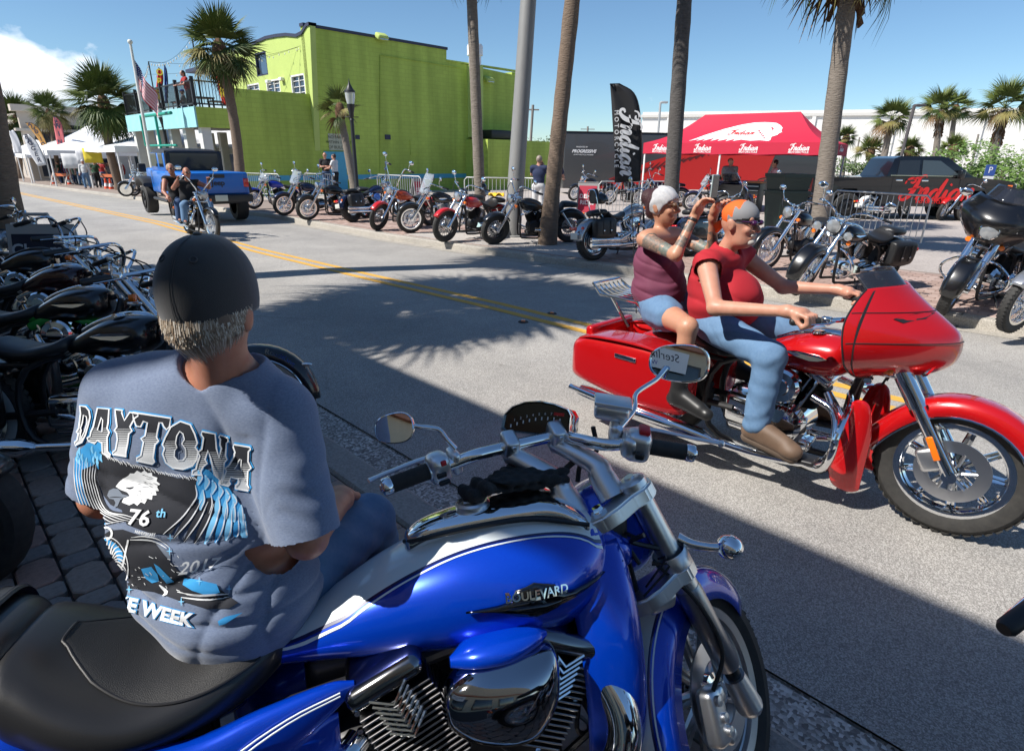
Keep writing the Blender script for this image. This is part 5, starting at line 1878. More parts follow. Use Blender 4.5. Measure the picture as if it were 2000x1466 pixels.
for q_ in(14,23):
 xf(MB().tube([p+Vector((.002,math.copysign(.0015,p.y),0))for p in R2[q_][2:-2]],.0022,5),RS).build('panel_seam',blk,fo)
xf(MB().tube([r_[1]for r_ in R2],.004,6).tube([r_[-2]for r_ in R2],.004,6),RS).build('edge_trim',blk,fo)
inn=MB().grid([[Vector((-.47+(p.x+.47)*.25,p.y*.96,p.z))for p in r_]for r_ in R2[4:-1]])
xf(inn,RS).build('fairing_inner',blackm,fo)
for sy in(-1,1):
 fb_=BVHTree.FromPolygons([Vector(v)for v in fm.v],fm.f)
 vp=[]
 for x,z in((-.37,1.075),(-.30,1.10),(-.24,1.10),(-.26,1.08),(-.33,1.06)):
  h=fb_.ray_cast(RS@Vector((x,sy*1.0,z)),RS.to_3x3()@Vector((0,-sy,0)))[0]
  if h is not None:
   vp.append(h+Vector((0,sy*.004,.002)))
 if len(vp)>3:
  MB().prism(vp,(0,-sy*.01,0)).build('fairing_vent',blk,fo,smooth=False)
 xf(MB().lathe([(.05,0),(.055,.02),(.001,.03)],(-.49,sy*.17,1.0),(-1,0,0),18),RS).build('speaker',blackm,fo)
tp=[Vector((p.x,p.y,p.z))for p in R2[-2]]
ws=[[Vector((p.x-.09*i/6+.0,p.y*(1-.2*i/6),p.z-.02+.095*(i/6)*(1-.4*abs(k/16-1)**2.4)))for k,p in enumerate(tp)][4:-4]for i in range(7)]
xf(MB().grid(ws),RS).build('windshield',wsdark,red,thick=.004)
xf(MB().lathe([(.085,-.02),(.095,.01),(.085,.02)],(-.19,0,.865),(1,0,-.45),28),RS).build('headlight_ring',chrome,red)
xf(MB().lathe([(.085,.0),(.05,.02),(.001,.026)],(-.19,0,.865),(1,0,-.45),28),RS).build('headlight',glassl,red)
# gauge pod, chin fairing panels beside the front wheel, rack, backrest, aerial
for sy in(-1,1):
 MB().body([(-.50,.006,.50,.2,sy*.175),(-.47,.02,.60,.14,sy*.18),(-.42,.028,.64,.12,sy*.18),(-.37,.025,.60,.12,sy*.17),(-.34,.006,.45,.14,sy*.16)],20,4,2.6).build('lower_fairing',candy,red)
MB().tube([(-.43,-.1,.72),(-.44,0,.74),(-.43,.1,.72)],.02,8).build('lower_clamp',chrome,red)
rk=MB()
for k in range(7):
 y=-.15+k*.05
 rk.tube([(-1.82,y,.90),(-2.08,y,.90),(-2.16,y,.95)],.007,6,sm=2)
rk.tube([(-1.80,-.17,.90),(-2.10,-.17,.905),(-2.18,-.15,.965),(-2.18,.15,.965),(-2.10,.17,.905),(-1.80,.17,.90),(-1.80,-.17,.90)],.010,8)
for sy in(-1,1):
 rk.tube([(-2.0,sy*.17,.90),(-1.86,sy*.16,.72)],.010,6).tube([(-1.80,sy*.17,.90),(-1.66,sy*.16,.74)],.010,6)
rk.build('luggage_rack',chrome,red)
MB().body([(-1.80,.03,1.14,.98),(-1.79,.13,1.19,.93),(-1.75,.135,1.18,.93),(-1.73,.04,1.13,.99)],18,3,3).build('backrest',leather,red)
MB().tube([(-1.77,-.1,.95),(-1.72,-.1,.76)],.01,6).tube([(-1.77,.1,.95),(-1.72,.1,.76)],.01,6).build('backrest_arms',chrome,red)
MB().tube([(-2.04,.2,.72),(-2.12,.21,1.2),(-2.16,.2,1.5)],.0035,5).build('aerial',blk,red)
MB().rbox((-2.12,0,.62),(.06,.5,.14),.02).build('tail_panel',candy,red)
# orange reflectors on the fork sliders, front brake caliper, tank console
for sy in(-1,1):
 xf(MB().rbox((-.09,sy*.14,.47),(.03,.012,.12),.004,ry=-.5),RS).build('fork_reflector',amber,red)
 xf(MB().rbox((-.10,sy*.11,.40),(.09,.05,.12),.02,ry=-.5),RS).build('brake_caliper',alu,red)
 MB().tube([(-.64,sy*.21,.60),(-.52,sy*.24,.56),(-.46,sy*.34,.46),(-.46,sy*.36,.36),(-.52,sy*.28,.24),(-.7,sy*.18,.2)],.019,12,sm=4).build('engine_guard',chrome,red)
for sy in(-1,):
 MB().tube([(-1.15,sy*.36,.235),(-1.6,sy*.42,.26),(-2.12,sy*.42,.29)],[.02,.022,.02],10).build('bag_rail',chrome,red)
 # ---- blue muscle cruiser in the foreground
bluem=mat('electric_blue_paint',(0.0,0.035,0.50),0.26,0.40,1.0,noise=(900,.25,(0.0,0.07,0.62)))
stripew=mat('stripe_pale_grey',(0.80,0.86,0.86),0.3,0,1.0)
FB=Frame((.28,1.214,0),15.9,12)
blue=thing('motorcycle','electric blue muscle cruiser with pale grey stripe that fills the foreground','motorcycle',M=FB.M,group=None)
FBi=FB.M.inverted()
def wb_(mb,name,m,parent=None,**k):
 """build a mesh given in world coordinates as a part of the blue motorcycle"""
 mb.v=[tuple(FBi@Vector(v))for v in mb.v]
 return mb.build(name,m,parent or blue,**k)
g_=G
TK=[(.02,.02,.86,.78),(.015,.07,.895,.72),(-.03,.145,.925,.675),(-.12,.195,.945,.645),(-.25,.212,.945,.635),(-.40,.195,.925,.635),(-.55,.155,.875,.64),(-.68,.115,.81,.65),(-.79,.08,.75,.655),(-.86,.06,.725,.66),(-.88,.02,.71,.67)]
tank=MB().body(TK,48,6,2.15)
tverts=[Vector(v)for v in tank.v]
tbvh=BVHTree.FromPolygons(tverts,tank.f)
tank_o=tank.build('tank',bluem,blue,angle=1.3)
def drape(x0,x1,ya,yb,off,name,m,parent,nx=40,ny=6,z0=1.4):
 """strip laid on the tank between two lateral lines; ya, yb: functions of x"""
 rows=[]
 for i in range(nx+1):
  x=x0+(x1-x0)*i/nx
  row=[]
  for k in range(ny+1):
   y=ya(x)+(yb(x)-ya(x))*k/ny
   h,nrm_,_,_=tbvh.ray_cast(Vector((x,y,z0)),Vector((0,0,-1)))
   if h is None:
    h,nrm_=Vector((x,y,.7)),Vector((0,0,1))
   if nrm_.z<0:
    nrm_=-nrm_
   row.append(h+nrm_*off)
  rows.append(row)
 return MB().grid(rows).build(name,m,parent)
TKW=([-q[0]for q in TK],[q[1]for q in TK])
hws=lambda x:min(.088+.05*(x+.8),.80*float(np.interp(-x,*TKW)))
drape(-.86,-.03,lambda x:-hws(x),lambda x:hws(x),.0012,'stripe',stripew,tank_o,ny=8)
navyline=mat('pinstripe_navy',(0.004,0.006,0.08),0.3,0,1)
for sg in(-1,1):
 f=lambda x,d:sg*(hws(x)+d*min(1,hws(x)/.07))
 drape(-.87,-.03,lambda x:f(x,.0),lambda x:f(x,.006),.0014,'pinstripe',navyline,tank_o,ny=1)
 drape(-.87,-.03,lambda x:f(x,.010),lambda x:f(x,.014),.0016,'pinstripe',stripew,tank_o,ny=1)
 # chrome console with fuel cap
CN=[(-.515,.012,.905,.87),(-.505,.035,.93,.87),(-.45,.052,.955,.90),(-.33,.066,.975,.91),(-.2,.082,.985,.92),(-.13,.10,.98,.92),(-.08,.112,.955,.90),(-.05,.10,.93,.88),(-.04,.03,.90,.87)]
cons=MB().body(CN,32,5,3.0).build('console',chrome,blue)
MB().tube([(-.515,0,.905),(-.48,-.05,.925),(-.33,-.073,.945),(-.2,-.09,.95),(-.06,-.118,.925)],.006,8,sm=4).build('console_edge',blk,cons)
MB().lathe([(.044,-.004),(.045,.010),(.040,.016),(.034,.014),(.032,.010),(.001,.010)],(-.335,.0,.972),(-.06,0,1),36).build('fuel_cap',alu,cons)
MB().rbox((-.335,0,.986),(.05,.018,.005),.002).build('cap_flap',steel,cons)
# tank badge with spread wings
bd=[]
P_=[(-.40,.79),(-.33,.797),(-.295,.803),(-.285,.822),(-.26,.826),(-.24,.832),(-.215,.826),(-.19,.822),(-.18,.805),(-.14,.80),(-.05,.81),(-.14,.785),(-.18,.776),(-.205,.768),(-.24,.762),(-.275,.768),(-.30,.776),(-.34,.783)]
def tank_side(x,z,off):
 h,nrm_,_,_=tbvh.ray_cast(Vector((x,-1.0,z)),Vector((0,1,0)))
 if h is None:
  return Vector((x,-.2,z))
 if nrm_.y>0:
  nrm_=-nrm_
 return h+nrm_*off
def side_patch(poly,off,name,m,parent,thick=.006):
 cx_=sum(p[0]for p in poly)/len(poly)
 cz_=sum(p[1]for p in poly)/len(poly)
 tr=tessellate_polygon([[Vector((x,z,0))for x,z in poly]])
 bm=bmesh.new()
 vs=[bm.verts.new((x,z,0))for x,z in poly]
 for t in tr:
  try:
   bm.faces.new([vs[i]for i in t])
  except Exception:
   pass
 bmesh.ops.subdivide_edges(bm,edges=[e for e in bm.edges if e.calc_length()>.02],cuts=2,use_grid_fill=True)
 bmesh.ops.triangulate(bm,faces=bm.faces[:])
 for v in bm.verts:
  v.co=tank_side(v.co.x,v.co.y,off)
 mb=MB().addbm(bm)if False else MB()
 mb.addbm(bm)
 return mb.build(name,m,parent,thick=thick)
badge_o=side_patch([(x,z+.01)for x,z in P_],.006,'tank_badge',mat('dark_chrome',(.10,.10,.11),.12,1),tank_o,.01)
side_patch([(-.29,.822),(-.285,.834),(-.26,.838),(-.24,.844),(-.215,.838),(-.19,.834),(-.185,.822),(-.19,.812),(-.24,.806),(-.285,.812)],.009,'badge_plate',mat('badge_black',(.01,.01,.012),.25,0,.6),badge_o,.004)
me=text_mesh('BOULEVARD',.026,bold=.0006,ex=.001)
for v in me.vertices:
 p=tank_side(-.237+v.co.x,.822+v.co.y,.021+v.co.z)
 v.co=p
link(me,'lettering',chrome,badge_o)
me=text_mesh('M109R',.013,ex=.001)
for v in me.vertices:
 v.co=tank_side(-.237+v.co.x,.806+v.co.y,.019+v.co.z)
link(me,'lettering',chrome,badge_o)
# seat, pillion, strap
seatl=mat('seat_leather',(0.018,0.018,0.019),0.33,bump=(380,0.22,0.0008))
meshl=mat('seat_mesh_cloth',(0.012,0.012,0.013),0.55,bump=(620,0.9,0.0016))
SE=[(-.80,.03,.735,.70),(-.83,.09,.765,.66),(-.90,.15,.76,.62),(-1.0,.20,.735,.60),(-1.10,.225,.735,.60),(-1.20,.225,.775,.61),(-1.29,.20,.83,.63),(-1.34,.17,.845,.66),(-1.36,.06,.80,.68)]
so=MB().body(SE,40,5,2.5).build('seat',seatl,blue,angle=1.2)
sb=BVHTree.FromPolygons([v.co.copy()for v in so.data.vertices],[list(p.vertices)for p in so.data.polygons])
rows=[]
for i in range(31):
 t=i/30
 x=-.86-.40*t
 hw=.05+.13*math.sin(PI*min(1,t*.9+.12))**.7
 hw*=(1-.55*max(0,t-.8)*5*.4)
 row=[]
 for k in range(19):
  y=hw*(-1+k/9)
  h,n_,_,_=sb.ray_cast(Vector((x,y,1.2)),Vector((0,0,-1)))
  h=h or Vector((x,y,.72))
  row.append(h+Vector((0,0,.0025+.004*(1-(abs(y)/hw)**6))))
 rows.append(row)
MB().grid(rows).build('seat_insert',meshl,so)
MB().tube([r_[0]for r_ in rows]+[r_ for r_ in rows[-1]]+[r_[-1]for r_ in rows[::-1]]+[r_ for r_ in rows[0][::-1]],.003,6).build('seat_piping',blk,so)
PI_=[(-1.32,.04,.82,.74),(-1.345,.13,.865,.72),(-1.42,.16,.885,.70),(-1.60,.165,.885,.70),(-1.80,.15,.875,.71),(-1.95,.12,.86,.73),(-2.0,.03,.83,.77)]
po=MB().body(PI_,36,5,3.0).build('pillion_seat',seatl,blue,angle=1.2)
MB().grid([[Vector((x,y,.8875-.02*(abs(y)/.12)**4+.0))for y in[q*.012 for q in range(-9,10)]]for x in(-1.40,-1.5,-1.7,-1.85)]).build('seat_insert',meshl,po)
st_=MB()
rows=[]
for k in range(25):
 a=PI*(k/24)
 y=.185*math.cos(a)
 y=math.copysign(abs(math.cos(a))**.5*.172,math.cos(a))
 z=.72+.175*abs(math.sin(a))**.5
 rows.append([Vector((-1.385,y,z)),Vector((-1.39,y*1.01,z+.004)),Vector((-1.43,y*1.01,z+.004)),Vector((-1.435,y,z))])
st_.grid(rows).build('seat_strap',leather,po)
for xx in(-1.394,-1.426):
 q=MB()
 q.tube([Vector((xx,p[1].y*1.006,p[1].z+.003))for p in rows],.0012,4)
 q.build('stitching',mat('thread_grey',(.12,.12,.12),.7),po)
 # rear fender and side panels
MB().body([(-1.2,.10,.70,.45),(-1.3,.20,.735,.42),(-1.5,.235,.755,.40),(-1.8,.235,.74,.42),(-2.1,.2,.66,.42),(-2.2,.1,.58,.44)],40,5,2.6).build('rear_fender',bluem,blue,angle=1.2)
for sy in(-1,1):
 o_=MB().body([(-.66,.008,.668,.645,sy*.17),(-.72,.02,.675,.60,sy*.175),(-.86,.035,.655,.50,sy*.19),(-1.0,.045,.63,.40,sy*.205),(-1.18,.045,.66,.36,sy*.215),(-1.32,.03,.70,.38,sy*.215)],24,5,2.6).build('side_panel',bluem,blue,angle=1.2)
 MB().tube([(-.69,sy*.199,.665),(-.80,sy*.222,.645),(-.92,sy*.238,.59),(-1.02,sy*.252,.5)],.002,5,sm=4).tube([(-.69,sy*.200,.658),(-.80,sy*.223,.636),(-.92,sy*.24,.578),(-1.02,sy*.253,.49)],.002,5,sm=4).build('pinstripe',stripew,o_)
 MB().body([(-.70,.008,.60,.50,sy*.17),(-.78,.03,.60,.40,sy*.18),(-.9,.04,.52,.34,sy*.19),(-1.0,.01,.44,.36,sy*.2)],20,4,2.6).build('side_cover',bluem,blue,angle=1.2)
 # engine: v twin with machined fins, teardrop air cleaner, big pipes
fin=mat('machined_fins',(0.32,0.32,0.33),0.3,1.0)
MB().rbox((-.45,0,.34),(.62,.30,.34),.08).build('crankcase',darkmetal,blue)
MB().rbox((-.42,0,.56),(.72,.12,.22),.04).build('engine_core',blk,blue)
for sg,cx in((1,-.22),(-1,-.53)):
 c=MB()
 ang=sg*R(24)
 Mx=Matrix.Translation((cx,-.10,.52))@Matrix.Rotation(ang,4,'Y')
 for k in range(15):
  hb=MB().rbox((0,0,-.11+k*.0155),(.17+.02*math.sin(k*.2),.20,.0062),.003)
  c.add([Mx@Vector(v)for v in hb.v],hb.f)
 hb=MB().box((0,.02,0),(.14,.16,.22))
 c.build('cylinder_fins',fin,blue,smooth=False)
 c2=MB().add([Mx@Vector(v)for v in hb.v],hb.f)
 c2 .build('cylinder',darkmetal,blue,smooth=False)
 hc=MB().rbox((0,0,.155),(.19,.22,.055),.025)
 MB().add([Mx@Vector(v)for v in hc.v],hc.f).build('cylinder_head',mat('head_chrome_dark',(.25,.25,.26),.15,1),blue)
 vv=MB()
 for k in range(7):
  z=.02+k*.016
  pts=[Mx@Vector((-.045,-.108,z+.03)),Mx@Vector((0,-.122,z)),Mx@Vector((.045,-.108,z+.03))]
  vv.tube(pts,.004,5)
 vv.build('chevron_fins',chrome,blue)
AC=MB().body([(-.50,.01,.60,.57),(-.485,.05,.645,.53),(-.42,.075,.685,.475),(-.33,.085,.70,.445),(-.25,.08,.705,.45),(-.19,.055,.70,.52),(-.165,.01,.66,.60)],36,6,2.4)
AC.v=[(-.33+(x+.33)*.84,y-.225,.60+(z-.585)*.84)for x,y,z in AC.v]
aco=AC.build('air_cleaner',mat('smoked_chrome',(.42,.42,.44),.05,1),blue,angle=1.3)
MB().body([(-.46,.01,.685,.66),(-.40,.05,.712,.66),(-.31,.06,.725,.66),(-.23,.04,.722,.68),(-.19,.01,.705,.69)],24,5,2.3).build('air_cleaner_cap',bluem,aco)
bpy.data.objects[aco.name]
for o_ in list(aco.children):
 o_.location=(-.05,-.205,.015)
 o_.scale=(.86,1,1)
pipe=MB().tube([(-.16,-.08,.58),(-.07,-.17,.56),(-.03,-.235,.46),(-.07,-.26,.35),(-.22,-.27,.29),(-.45,-.27,.28),(-.8,-.28,.27),(-1.3,-.3,.26)],[.034,.04,.044,.046,.046,.046,.05,.055],24,sm=6)
pipe.build('exhaust_pipe',chrome,blue)
MB().tube([(-.66,-.14,.50),(-.73,-.22,.45),(-.68,-.27,.385),(-.52,-.285,.365),(-.38,-.285,.36),(-.3,-.27,.33)],[.032,.036,.042,.044,.044,.04],24,sm=6).build('exhaust_pipe',chrome,blue)
fr=MB()
for sy in(-1,1):
 fr.tube([(.0,sy*.05,.78),(-.02,sy*.15,.60),(-.04,sy*.16,.35),(-.12,sy*.15,.18),(-.7,sy*.16,.16),(-1.0,sy*.15,.3)],.02,10,sm=3)
 fr.tube([(.0,sy*.06,.82),(-.4,sy*.10,.66),(-.85,sy*.12,.60),(-1.1,sy*.14,.5)],.02,10,sm=3)
fr.build('frame',blk,blue)
rr_=random.Random(9)
hs=MB()
for k in range(16):
 x=rr_.uniform(-.72,-.02)
 z=rr_.uniform(.45,.64)
 hs.tube([(x,-.13,z),(x+rr_.uniform(-.1,.1),-.17,z-.05),(x+rr_.uniform(-.12,.12),-.16,z-rr_.uniform(.08,.2))],rr_.uniform(.004,.010),6,sm=3)
hs.build('hoses',blk,blue)
bl_=MB()
for k in range(26):
 x,z=rr_.uniform(-.72,0),rr_.uniform(.34,.66)
 bl_.lathe([(.001,-.008),(.007,-.008),(.008,0)],(x,-.165-rr_.uniform(0,.02),z),(0,1,0),6)
bl_.build('bolts',chrome,blue)
MB().rbox((-.04,-.165,.665),(.06,.03,.08),.012).build('bracket',alu,blue)
# radiator shroud: blue scoops each side, with a pale edge line
for sy in(-1,1):
 rows=[]
 for px_,zz,w0 in((0,.86,.09),(1,.80,.14),(2,.70,.19),(3,.58,.215),(4,.44,.215),(5,.30,.19),(6,.2,.15)):
  rows.append([Vector((-.13+.006*px_,sy*(w0-.02),zz-.015)),Vector((-.09+.008*px_,sy*w0,zz)),Vector((-.03+.008*px_,sy*(w0+.012),zz)),Vector((.02+.004*px_,sy*(w0-.005),zz)),Vector((.04+.003*px_,sy*(w0-.05),zz))])
 RR=[]
 cols=[spl([r_[j]for r_ in rows],4)for j in range(5)]
 for i in range(len(cols[0])):
  RR.append([Vector(q)for q in spl([cols[j][i]for j in range(5)],3)])
 so_=MB().grid(RR).build('radiator_scoop',bluem,blue,thick=.01)
 MB().tube([r_[9]+Vector((0,sy*.004,0))for r_ in RR],.0025,5).build('edge_line',stripew,so_)
rd=MB().box((.0,0,.5),(.05,.30,.44))
for k in range(18):
 rd.box((.03,0,.30+k*.024),(.01,.29,.006))
rd.build('radiator',blk,blue,smooth=False)
MB().rbox((.02,0,.86),(.12,.14,.12),.03).build('steering_head',blackm,blue)
MB().body([(-.06,.06,.90,.80),(0.0,.10,.90,.78),(.06,.10,.86,.76),(.10,.05,.82,.78)],20,4,2.6).build('head_cover',bluem,blue)
# ---- front end, turned to full left lock; heights are measured, sight lines fix the rest
rt,rb_=g_(1237,948,.965),g_(1447,1345,.37)
fd=(rb_-rt).normalized()
side=(g_(757,950,.985)-g_(1352,885,1.06))
side=(side-fd*side.dot(fd)).normalized()
side_w=(Vector((-.82,.56,-.10))-fd*Vector((-.82,.56,-.10)).dot(fd)).normalized()
lt,lb=rt+side*.235,rb_+side_w*.235
fwd=side.cross(fd).normalized()
if fwd.y<0:
 fwd=-fwd
up=-fd
L_=(rb_-rt).length
for a in(rt,lt):
 wb_(MB().tube([a+up*.02,a+fd*L_*.50],.0345,28),'fork_tube',steel)
 wb_(MB().tube([a+fd*L_*.48,a+fd*L_*.50,a+fd*L_*.86,a+fd*L_*.88],[.036,.038,.037,.031],28),'fork_tube_lower',mat('fork_lower_grey',(.42,.42,.44),.3,1,bump=(60,.1,.001)))
 wb_(MB().tube([a+fd*L_*.84,a+fd*L_*1.04],.022,20),'fork_slider',darkmetal)
 wb_(MB().tube([a+fd*L_*.93,a+fd*(L_+.02),a+fd*(L_+.06)-fwd*.01],[.032,.038,.036],20).sph(tuple(a+fd*(L_+.05)),.04,16,10),'axle_lug',alu)
 wb_(MB().lathe([(.001,.030),(.014,.030),(.016,.024),(.030,.023),(.040,.016),(.042,-.03)],a,up,32),'fork_cap',alu)
 wb_(MB().lathe([(.047,-.035),(.050,-.03),(.050,.03),(.047,.035)],a+fd*L_*.36,up,28),'clamp_ring',alu)
mid=(rt+lt)/2
def FK(x,y,z):
 """fork frame: x forward, y to the left, z up the steering axis, origin at the top clamp"""
 return mid+fwd*x+side*y+up*z
def slab(poly,z0,z1,name,m,bev=.006):
 bm=bmesh.new()
 vs=[bm.verts.new((x,y,z0))for x,y in poly]
 f_=bm.faces.new(vs)
 r_=bmesh.ops.extrude_face_region(bm,geom=[f_])
 for v in[e for e in r_['geom']if isinstance(e,bmesh.types.BMVert)]:
  v.co.z=z1
 bmesh.ops.recalc_face_normals(bm,faces=bm.faces)
 bmesh.ops.bevel(bm,geom=[e for e in bm.edges],offset=bev,segments=3,affect='EDGES',clamp_overlap=True)
 for v in bm.verts:
  v.co=FK(*v.co)
 mb=MB()
 mb.addbm(bm)
 return wb_(mb,name,m)
ctop=[]
for k in range(9):
 a=R(-100+k*25)
for a0 in range(-120,121,20):
 ctop.append((.0+.045*math.cos(R(a0))*1.0,-.1175-.045*math.sin(R(a0))*0+.0))
cp=[(.03+.0,-.165),(.045,-.135),(.045,-.10),(.02,-.05),(.015,0),(.02,.05),(.045,.10),(.045,.135),(.03,.165),(-.02,.165),(-.045,.14),(-.05,.10),(-.075,.05),(-.085,0),(-.075,-.05),(-.05,-.10),(-.045,-.14),(-.02,-.165)]
slab(cp,-.045,-.002,'top_clamp',alu,.006)
slab([(x*1.1,y)for x,y in cp],-.30,-.255,'lower_clamp',alu,.006)
wb_(MB().lathe([(.001,.016),(.014,.016),(.016,.006),(.022,.004),(.022,-.004)],FK(-.045,0,.0),up,6),'stem_nut',chrome)
# risers, clamps and handlebar
c_r,c_l=g_(1085,852,1.045),g_(995,872,1.035)
for c_,bs in((c_r,FK(-.0,-.055,.0)),(c_l,FK(-.0,.055,.0))):
 md=(c_+bs)/2-fwd*.0+Vector((.03,-.005,.01))
 wb_(MB().tube([bs+up*-.004,bs+(md-bs)*.6,md,c_-Vector((0,0,.02))],[.044,.040,.034,.030],16,sm=5,sq=.8),'riser',alu)
 bdir=(c_l-c_r).normalized()
 bx=MB().rbox((0,0,0),(.044,.064,.082),.011)
 for zz in(-.021,.021):
  bx.lathe([(.0085,.0),(.0085,.006),(.005,.0065),(.004,.003),(.001,.003)],(0,-.032,zz*1.2),(0,-1,0),12)
 mz=Vector((0,-.35,.94))
 my=mz.cross(bdir).normalized()
 my=-my if my.y<0 else my
 zz_=bdir.cross(my).normalized()
 zz_=-zz_ if zz_.z<0 else zz_
 Mb=Matrix(((bdir.x,my.x,zz_.x,c_.x),(bdir.y,my.y,zz_.y,c_.y),(bdir.z,my.z,zz_.z,c_.z),(0,0,0,1)))
 bx.v=[tuple(Mb@Vector(v))for v in bx.v]
 wb_(bx,'bar_clamp',alu)
r_end,r_in=g_(1352,885,1.045),g_(1240,867,1.06)
l_end,l_in=g_(752,951,.985),g_(833,921,1.0)
bar=[r_end+(r_in-r_end)*.1,r_in,g_(1180,868,1.06),g_(1125,857,1.055),c_r,c_l,g_(930,888,1.03),g_(885,905,1.01),l_in,l_end+(l_in-l_end)*.1]
wb_(MB().tube(bar,.0175,20,sm=5),'handlebar',chrome)
for e,i_ in((r_end,r_in),(l_end,l_in)):
 d=(i_-e).normalized()
 n_=22
 mb=MB()
 mb.tube([e+d*.012,e+d*.018,e+d*.118,e+d*.12],[.019,.0225,.0225,.0235],28)
 go=wb_(mb,'grip',rubber)
 ge=MB().lathe([(.001,-.012),(.010,-.012),(.012,-.009),(.022,-.006),(.0245,.0),(.0245,.014),(.022,.018)],e,d,32)
 wb_(ge,'bar_end',chrome)
 wb_(MB().lathe([(.0235,0),(.027,.001),(.027,.008),(.0235,.009)],e+d*.12,d,28),'grip_collar',alu)
 # right switchgear, brake master cylinder, lever
d=(r_in-r_end).normalized()
hc=r_end+d*.15
ux=Vector((0,0,1))-d*d.z
ux.normalize()
uy=d.cross(ux)
Mh=Matrix(((d.x,uy.x,ux.x,hc.x),(d.y,uy.y,ux.y,hc.y),(d.z,uy.z,ux.z,hc.z),(0,0,0,1)))
def hous(mb,name,m,Mh_):
 mb.v=[tuple(Mh_@Vector(v))for v in mb.v]
 return wb_(mb,name,m)
Mh=Mh@Matrix.Scale(1.38,4)
fy=1 if(Mh@Vector((0,1,0))-hc).y>0 else-1
hous(MB().rbox((0,0,0),(.052,.056,.062),.016).rbox((.018,0,.0),(.03,.066,.045),.012),'switch_housing',alu,Mh)
hous(MB().rbox((-.008,0,.034),(.022,.034,.012),.004),'kill_switch',mat('switch_red',(.55,.02,.03),.4),Mh)
hous(MB().rbox((-.004,-fy*.034,-.008),(.018,.012,.014),.004),'start_button',blackm,Mh)
hous(MB().rbox((.045,fy*.03,.008),(.026,.05,.04),.010),'master_clamp',alu,Mh)
hous(MB().rbox((.058,fy*.055,.042),(.072,.052,.034),.010).rbox((.058,fy*.055,.062),(.078,.058,.010),.005),'brake_reservoir',alu,Mh)
lev=MB().tube([Mh@Vector((.03,fy*.055,.0)),Mh@Vector((-.03,fy*.085,.0)),Mh@Vector((-.11,fy*.075,.0)),Mh@Vector((-.175,fy*.068,0))],[.011,.009,.008,.009],14,sm=5,sq=.6)
lev.sph(tuple(Mh@Vector((-.178,fy*.068,0))),.0105,14,8)
wb_(lev,'brake_lever',alu)
# left switchgear, clutch lever
d2=(l_in-l_end).normalized()
h2=l_end+d2*.152
ux2=(Vector((0,0,1))-d2*d2 .z).normalized()
uy2=d2 .cross(ux2)
M2=Matrix(((d2 .x,uy2 .x,ux2 .x,h2 .x),(d2 .y,uy2 .y,ux2 .y,h2 .y),(d2 .z,uy2 .z,ux2 .z,h2 .z),(0,0,0,1)))
M2=M2@Matrix.Scale(1.25,4)
f2=1 if(M2@Vector((0,1,0))-h2).y>0 else-1
hous(MB().rbox((0,0,0),(.05,.056,.068),.018).rbox((.04,f2*.004,0),(.022,.05,.055),.01),'switch_housing',alu,M2)
hous(MB().rbox((.005,-f2*.026,.022),(.013,.008,.012),.003),'horn_button',mat('switch_red',(.55,.02,.03),.4),M2)
hous(MB().rbox((-.004,-f2*.027,-.004),(.022,.01,.012),.003).rbox((.0,-f2*.028,-.024),(.026,.01,.010),.004),'indicator_switch',blackm,M2)
hous(MB().tube([(.06,f2*.03,-.004),(.0,f2*.07,-.01),(-.09,f2*.072,-.012),(-.14,f2*.066,-.012)],[.009,.008,.007,.008],12,sm=4,sq=.6),'clutch_lever',alu,M2)
# brake hose loops and gloves' perch
wb_(MB().tube([Mh@Vector((.09,fy*.05,0)),g_(1165,880,1.0),g_(1135,905,.98),g_(1128,940,.93)],.007,10,sm=5).tube([g_(1130,893,1.0),g_(1105,915,.97)],.009,10),'brake_hose',rubber)
# gauge pod: arched face, chrome surround
gc=g_(1052,815,1.085)
gx=Vector((.97,-.22,0)).normalized()
gy=Vector((.10,.45,.89))
gy=(gy-gx*gy.dot(gx)).normalized()
gz=gx.cross(gy)
GSC=1.5
GM=Matrix(((gx.x,gy.x,gz.x,gc.x),(gx.y,gy.y,gz.y,gc.y),(gx.z,gy.z,gz.z,gc.z),(0,0,0,1)))@Matrix.Scale(GSC,4)
out=[(-.072,-.030),(-.070,-.002),(-.055,.016),(-.03,.028),(0,.033),(.03,.030),(.058,.022),(.066,.01),(.066,-.030),(.06,-.036),(-.066,-.036)]
k_=[(x*.9,y*.84)for x,y in out]
mb=MB()
n=len(out)
mb.v=[(x,y,.006)for x,y in out]+[(x*.95,y*.93,.012)for x,y in out]+[(x*.9,y*.84,.004)for x,y in out]+[(x*1.03+.006,y*1.05,-.05)for x,y in out]+[(x*.6+.01,y*.7,-.095)for x,y in out]
mb.f=[]
for a,b_ in((0,1),(1,2)):
 mb.f+=[(a*n+i,a*n+(i+1)%n,b_*n+(i+1)%n,b_*n+i)for i in range(n)]
for a,b_ in((3,0),(4,3)):
 mb.f+=[(a*n+i,a*n+(i+1)%n,b_*n+(i+1)%n,b_*n+i)for i in range(n)]
mb.f.append(tuple(4*n+i for i in range(n)))
gsign=1 if(GM@Vector((0,0,1))-gc).dot(Vector((0,0,CAMH))-gc)>0 else-1
GM2=GM@Matrix.Diagonal((1,1,gsign,1))
go=hous(mb,'gauge_pod',chrome,GM2)
norm(go)
mb=MB().add([(x,y,.005)for x,y in k_],[tuple(range(n))])
hous(mb,'gauge_face',mat('gauge_black',(.004,.007,.004),.15,0,.5),GM2)
ticks=MB()
for i in range(9):
 t=i/8
 x=-.052+.095*t
 y=-.022+.022*math.sin(t*PI*.6)
 ticks.box((x,y,.0065),(.0022,.006,.001))
hous(ticks,'gauge_ticks',whl,GM2)
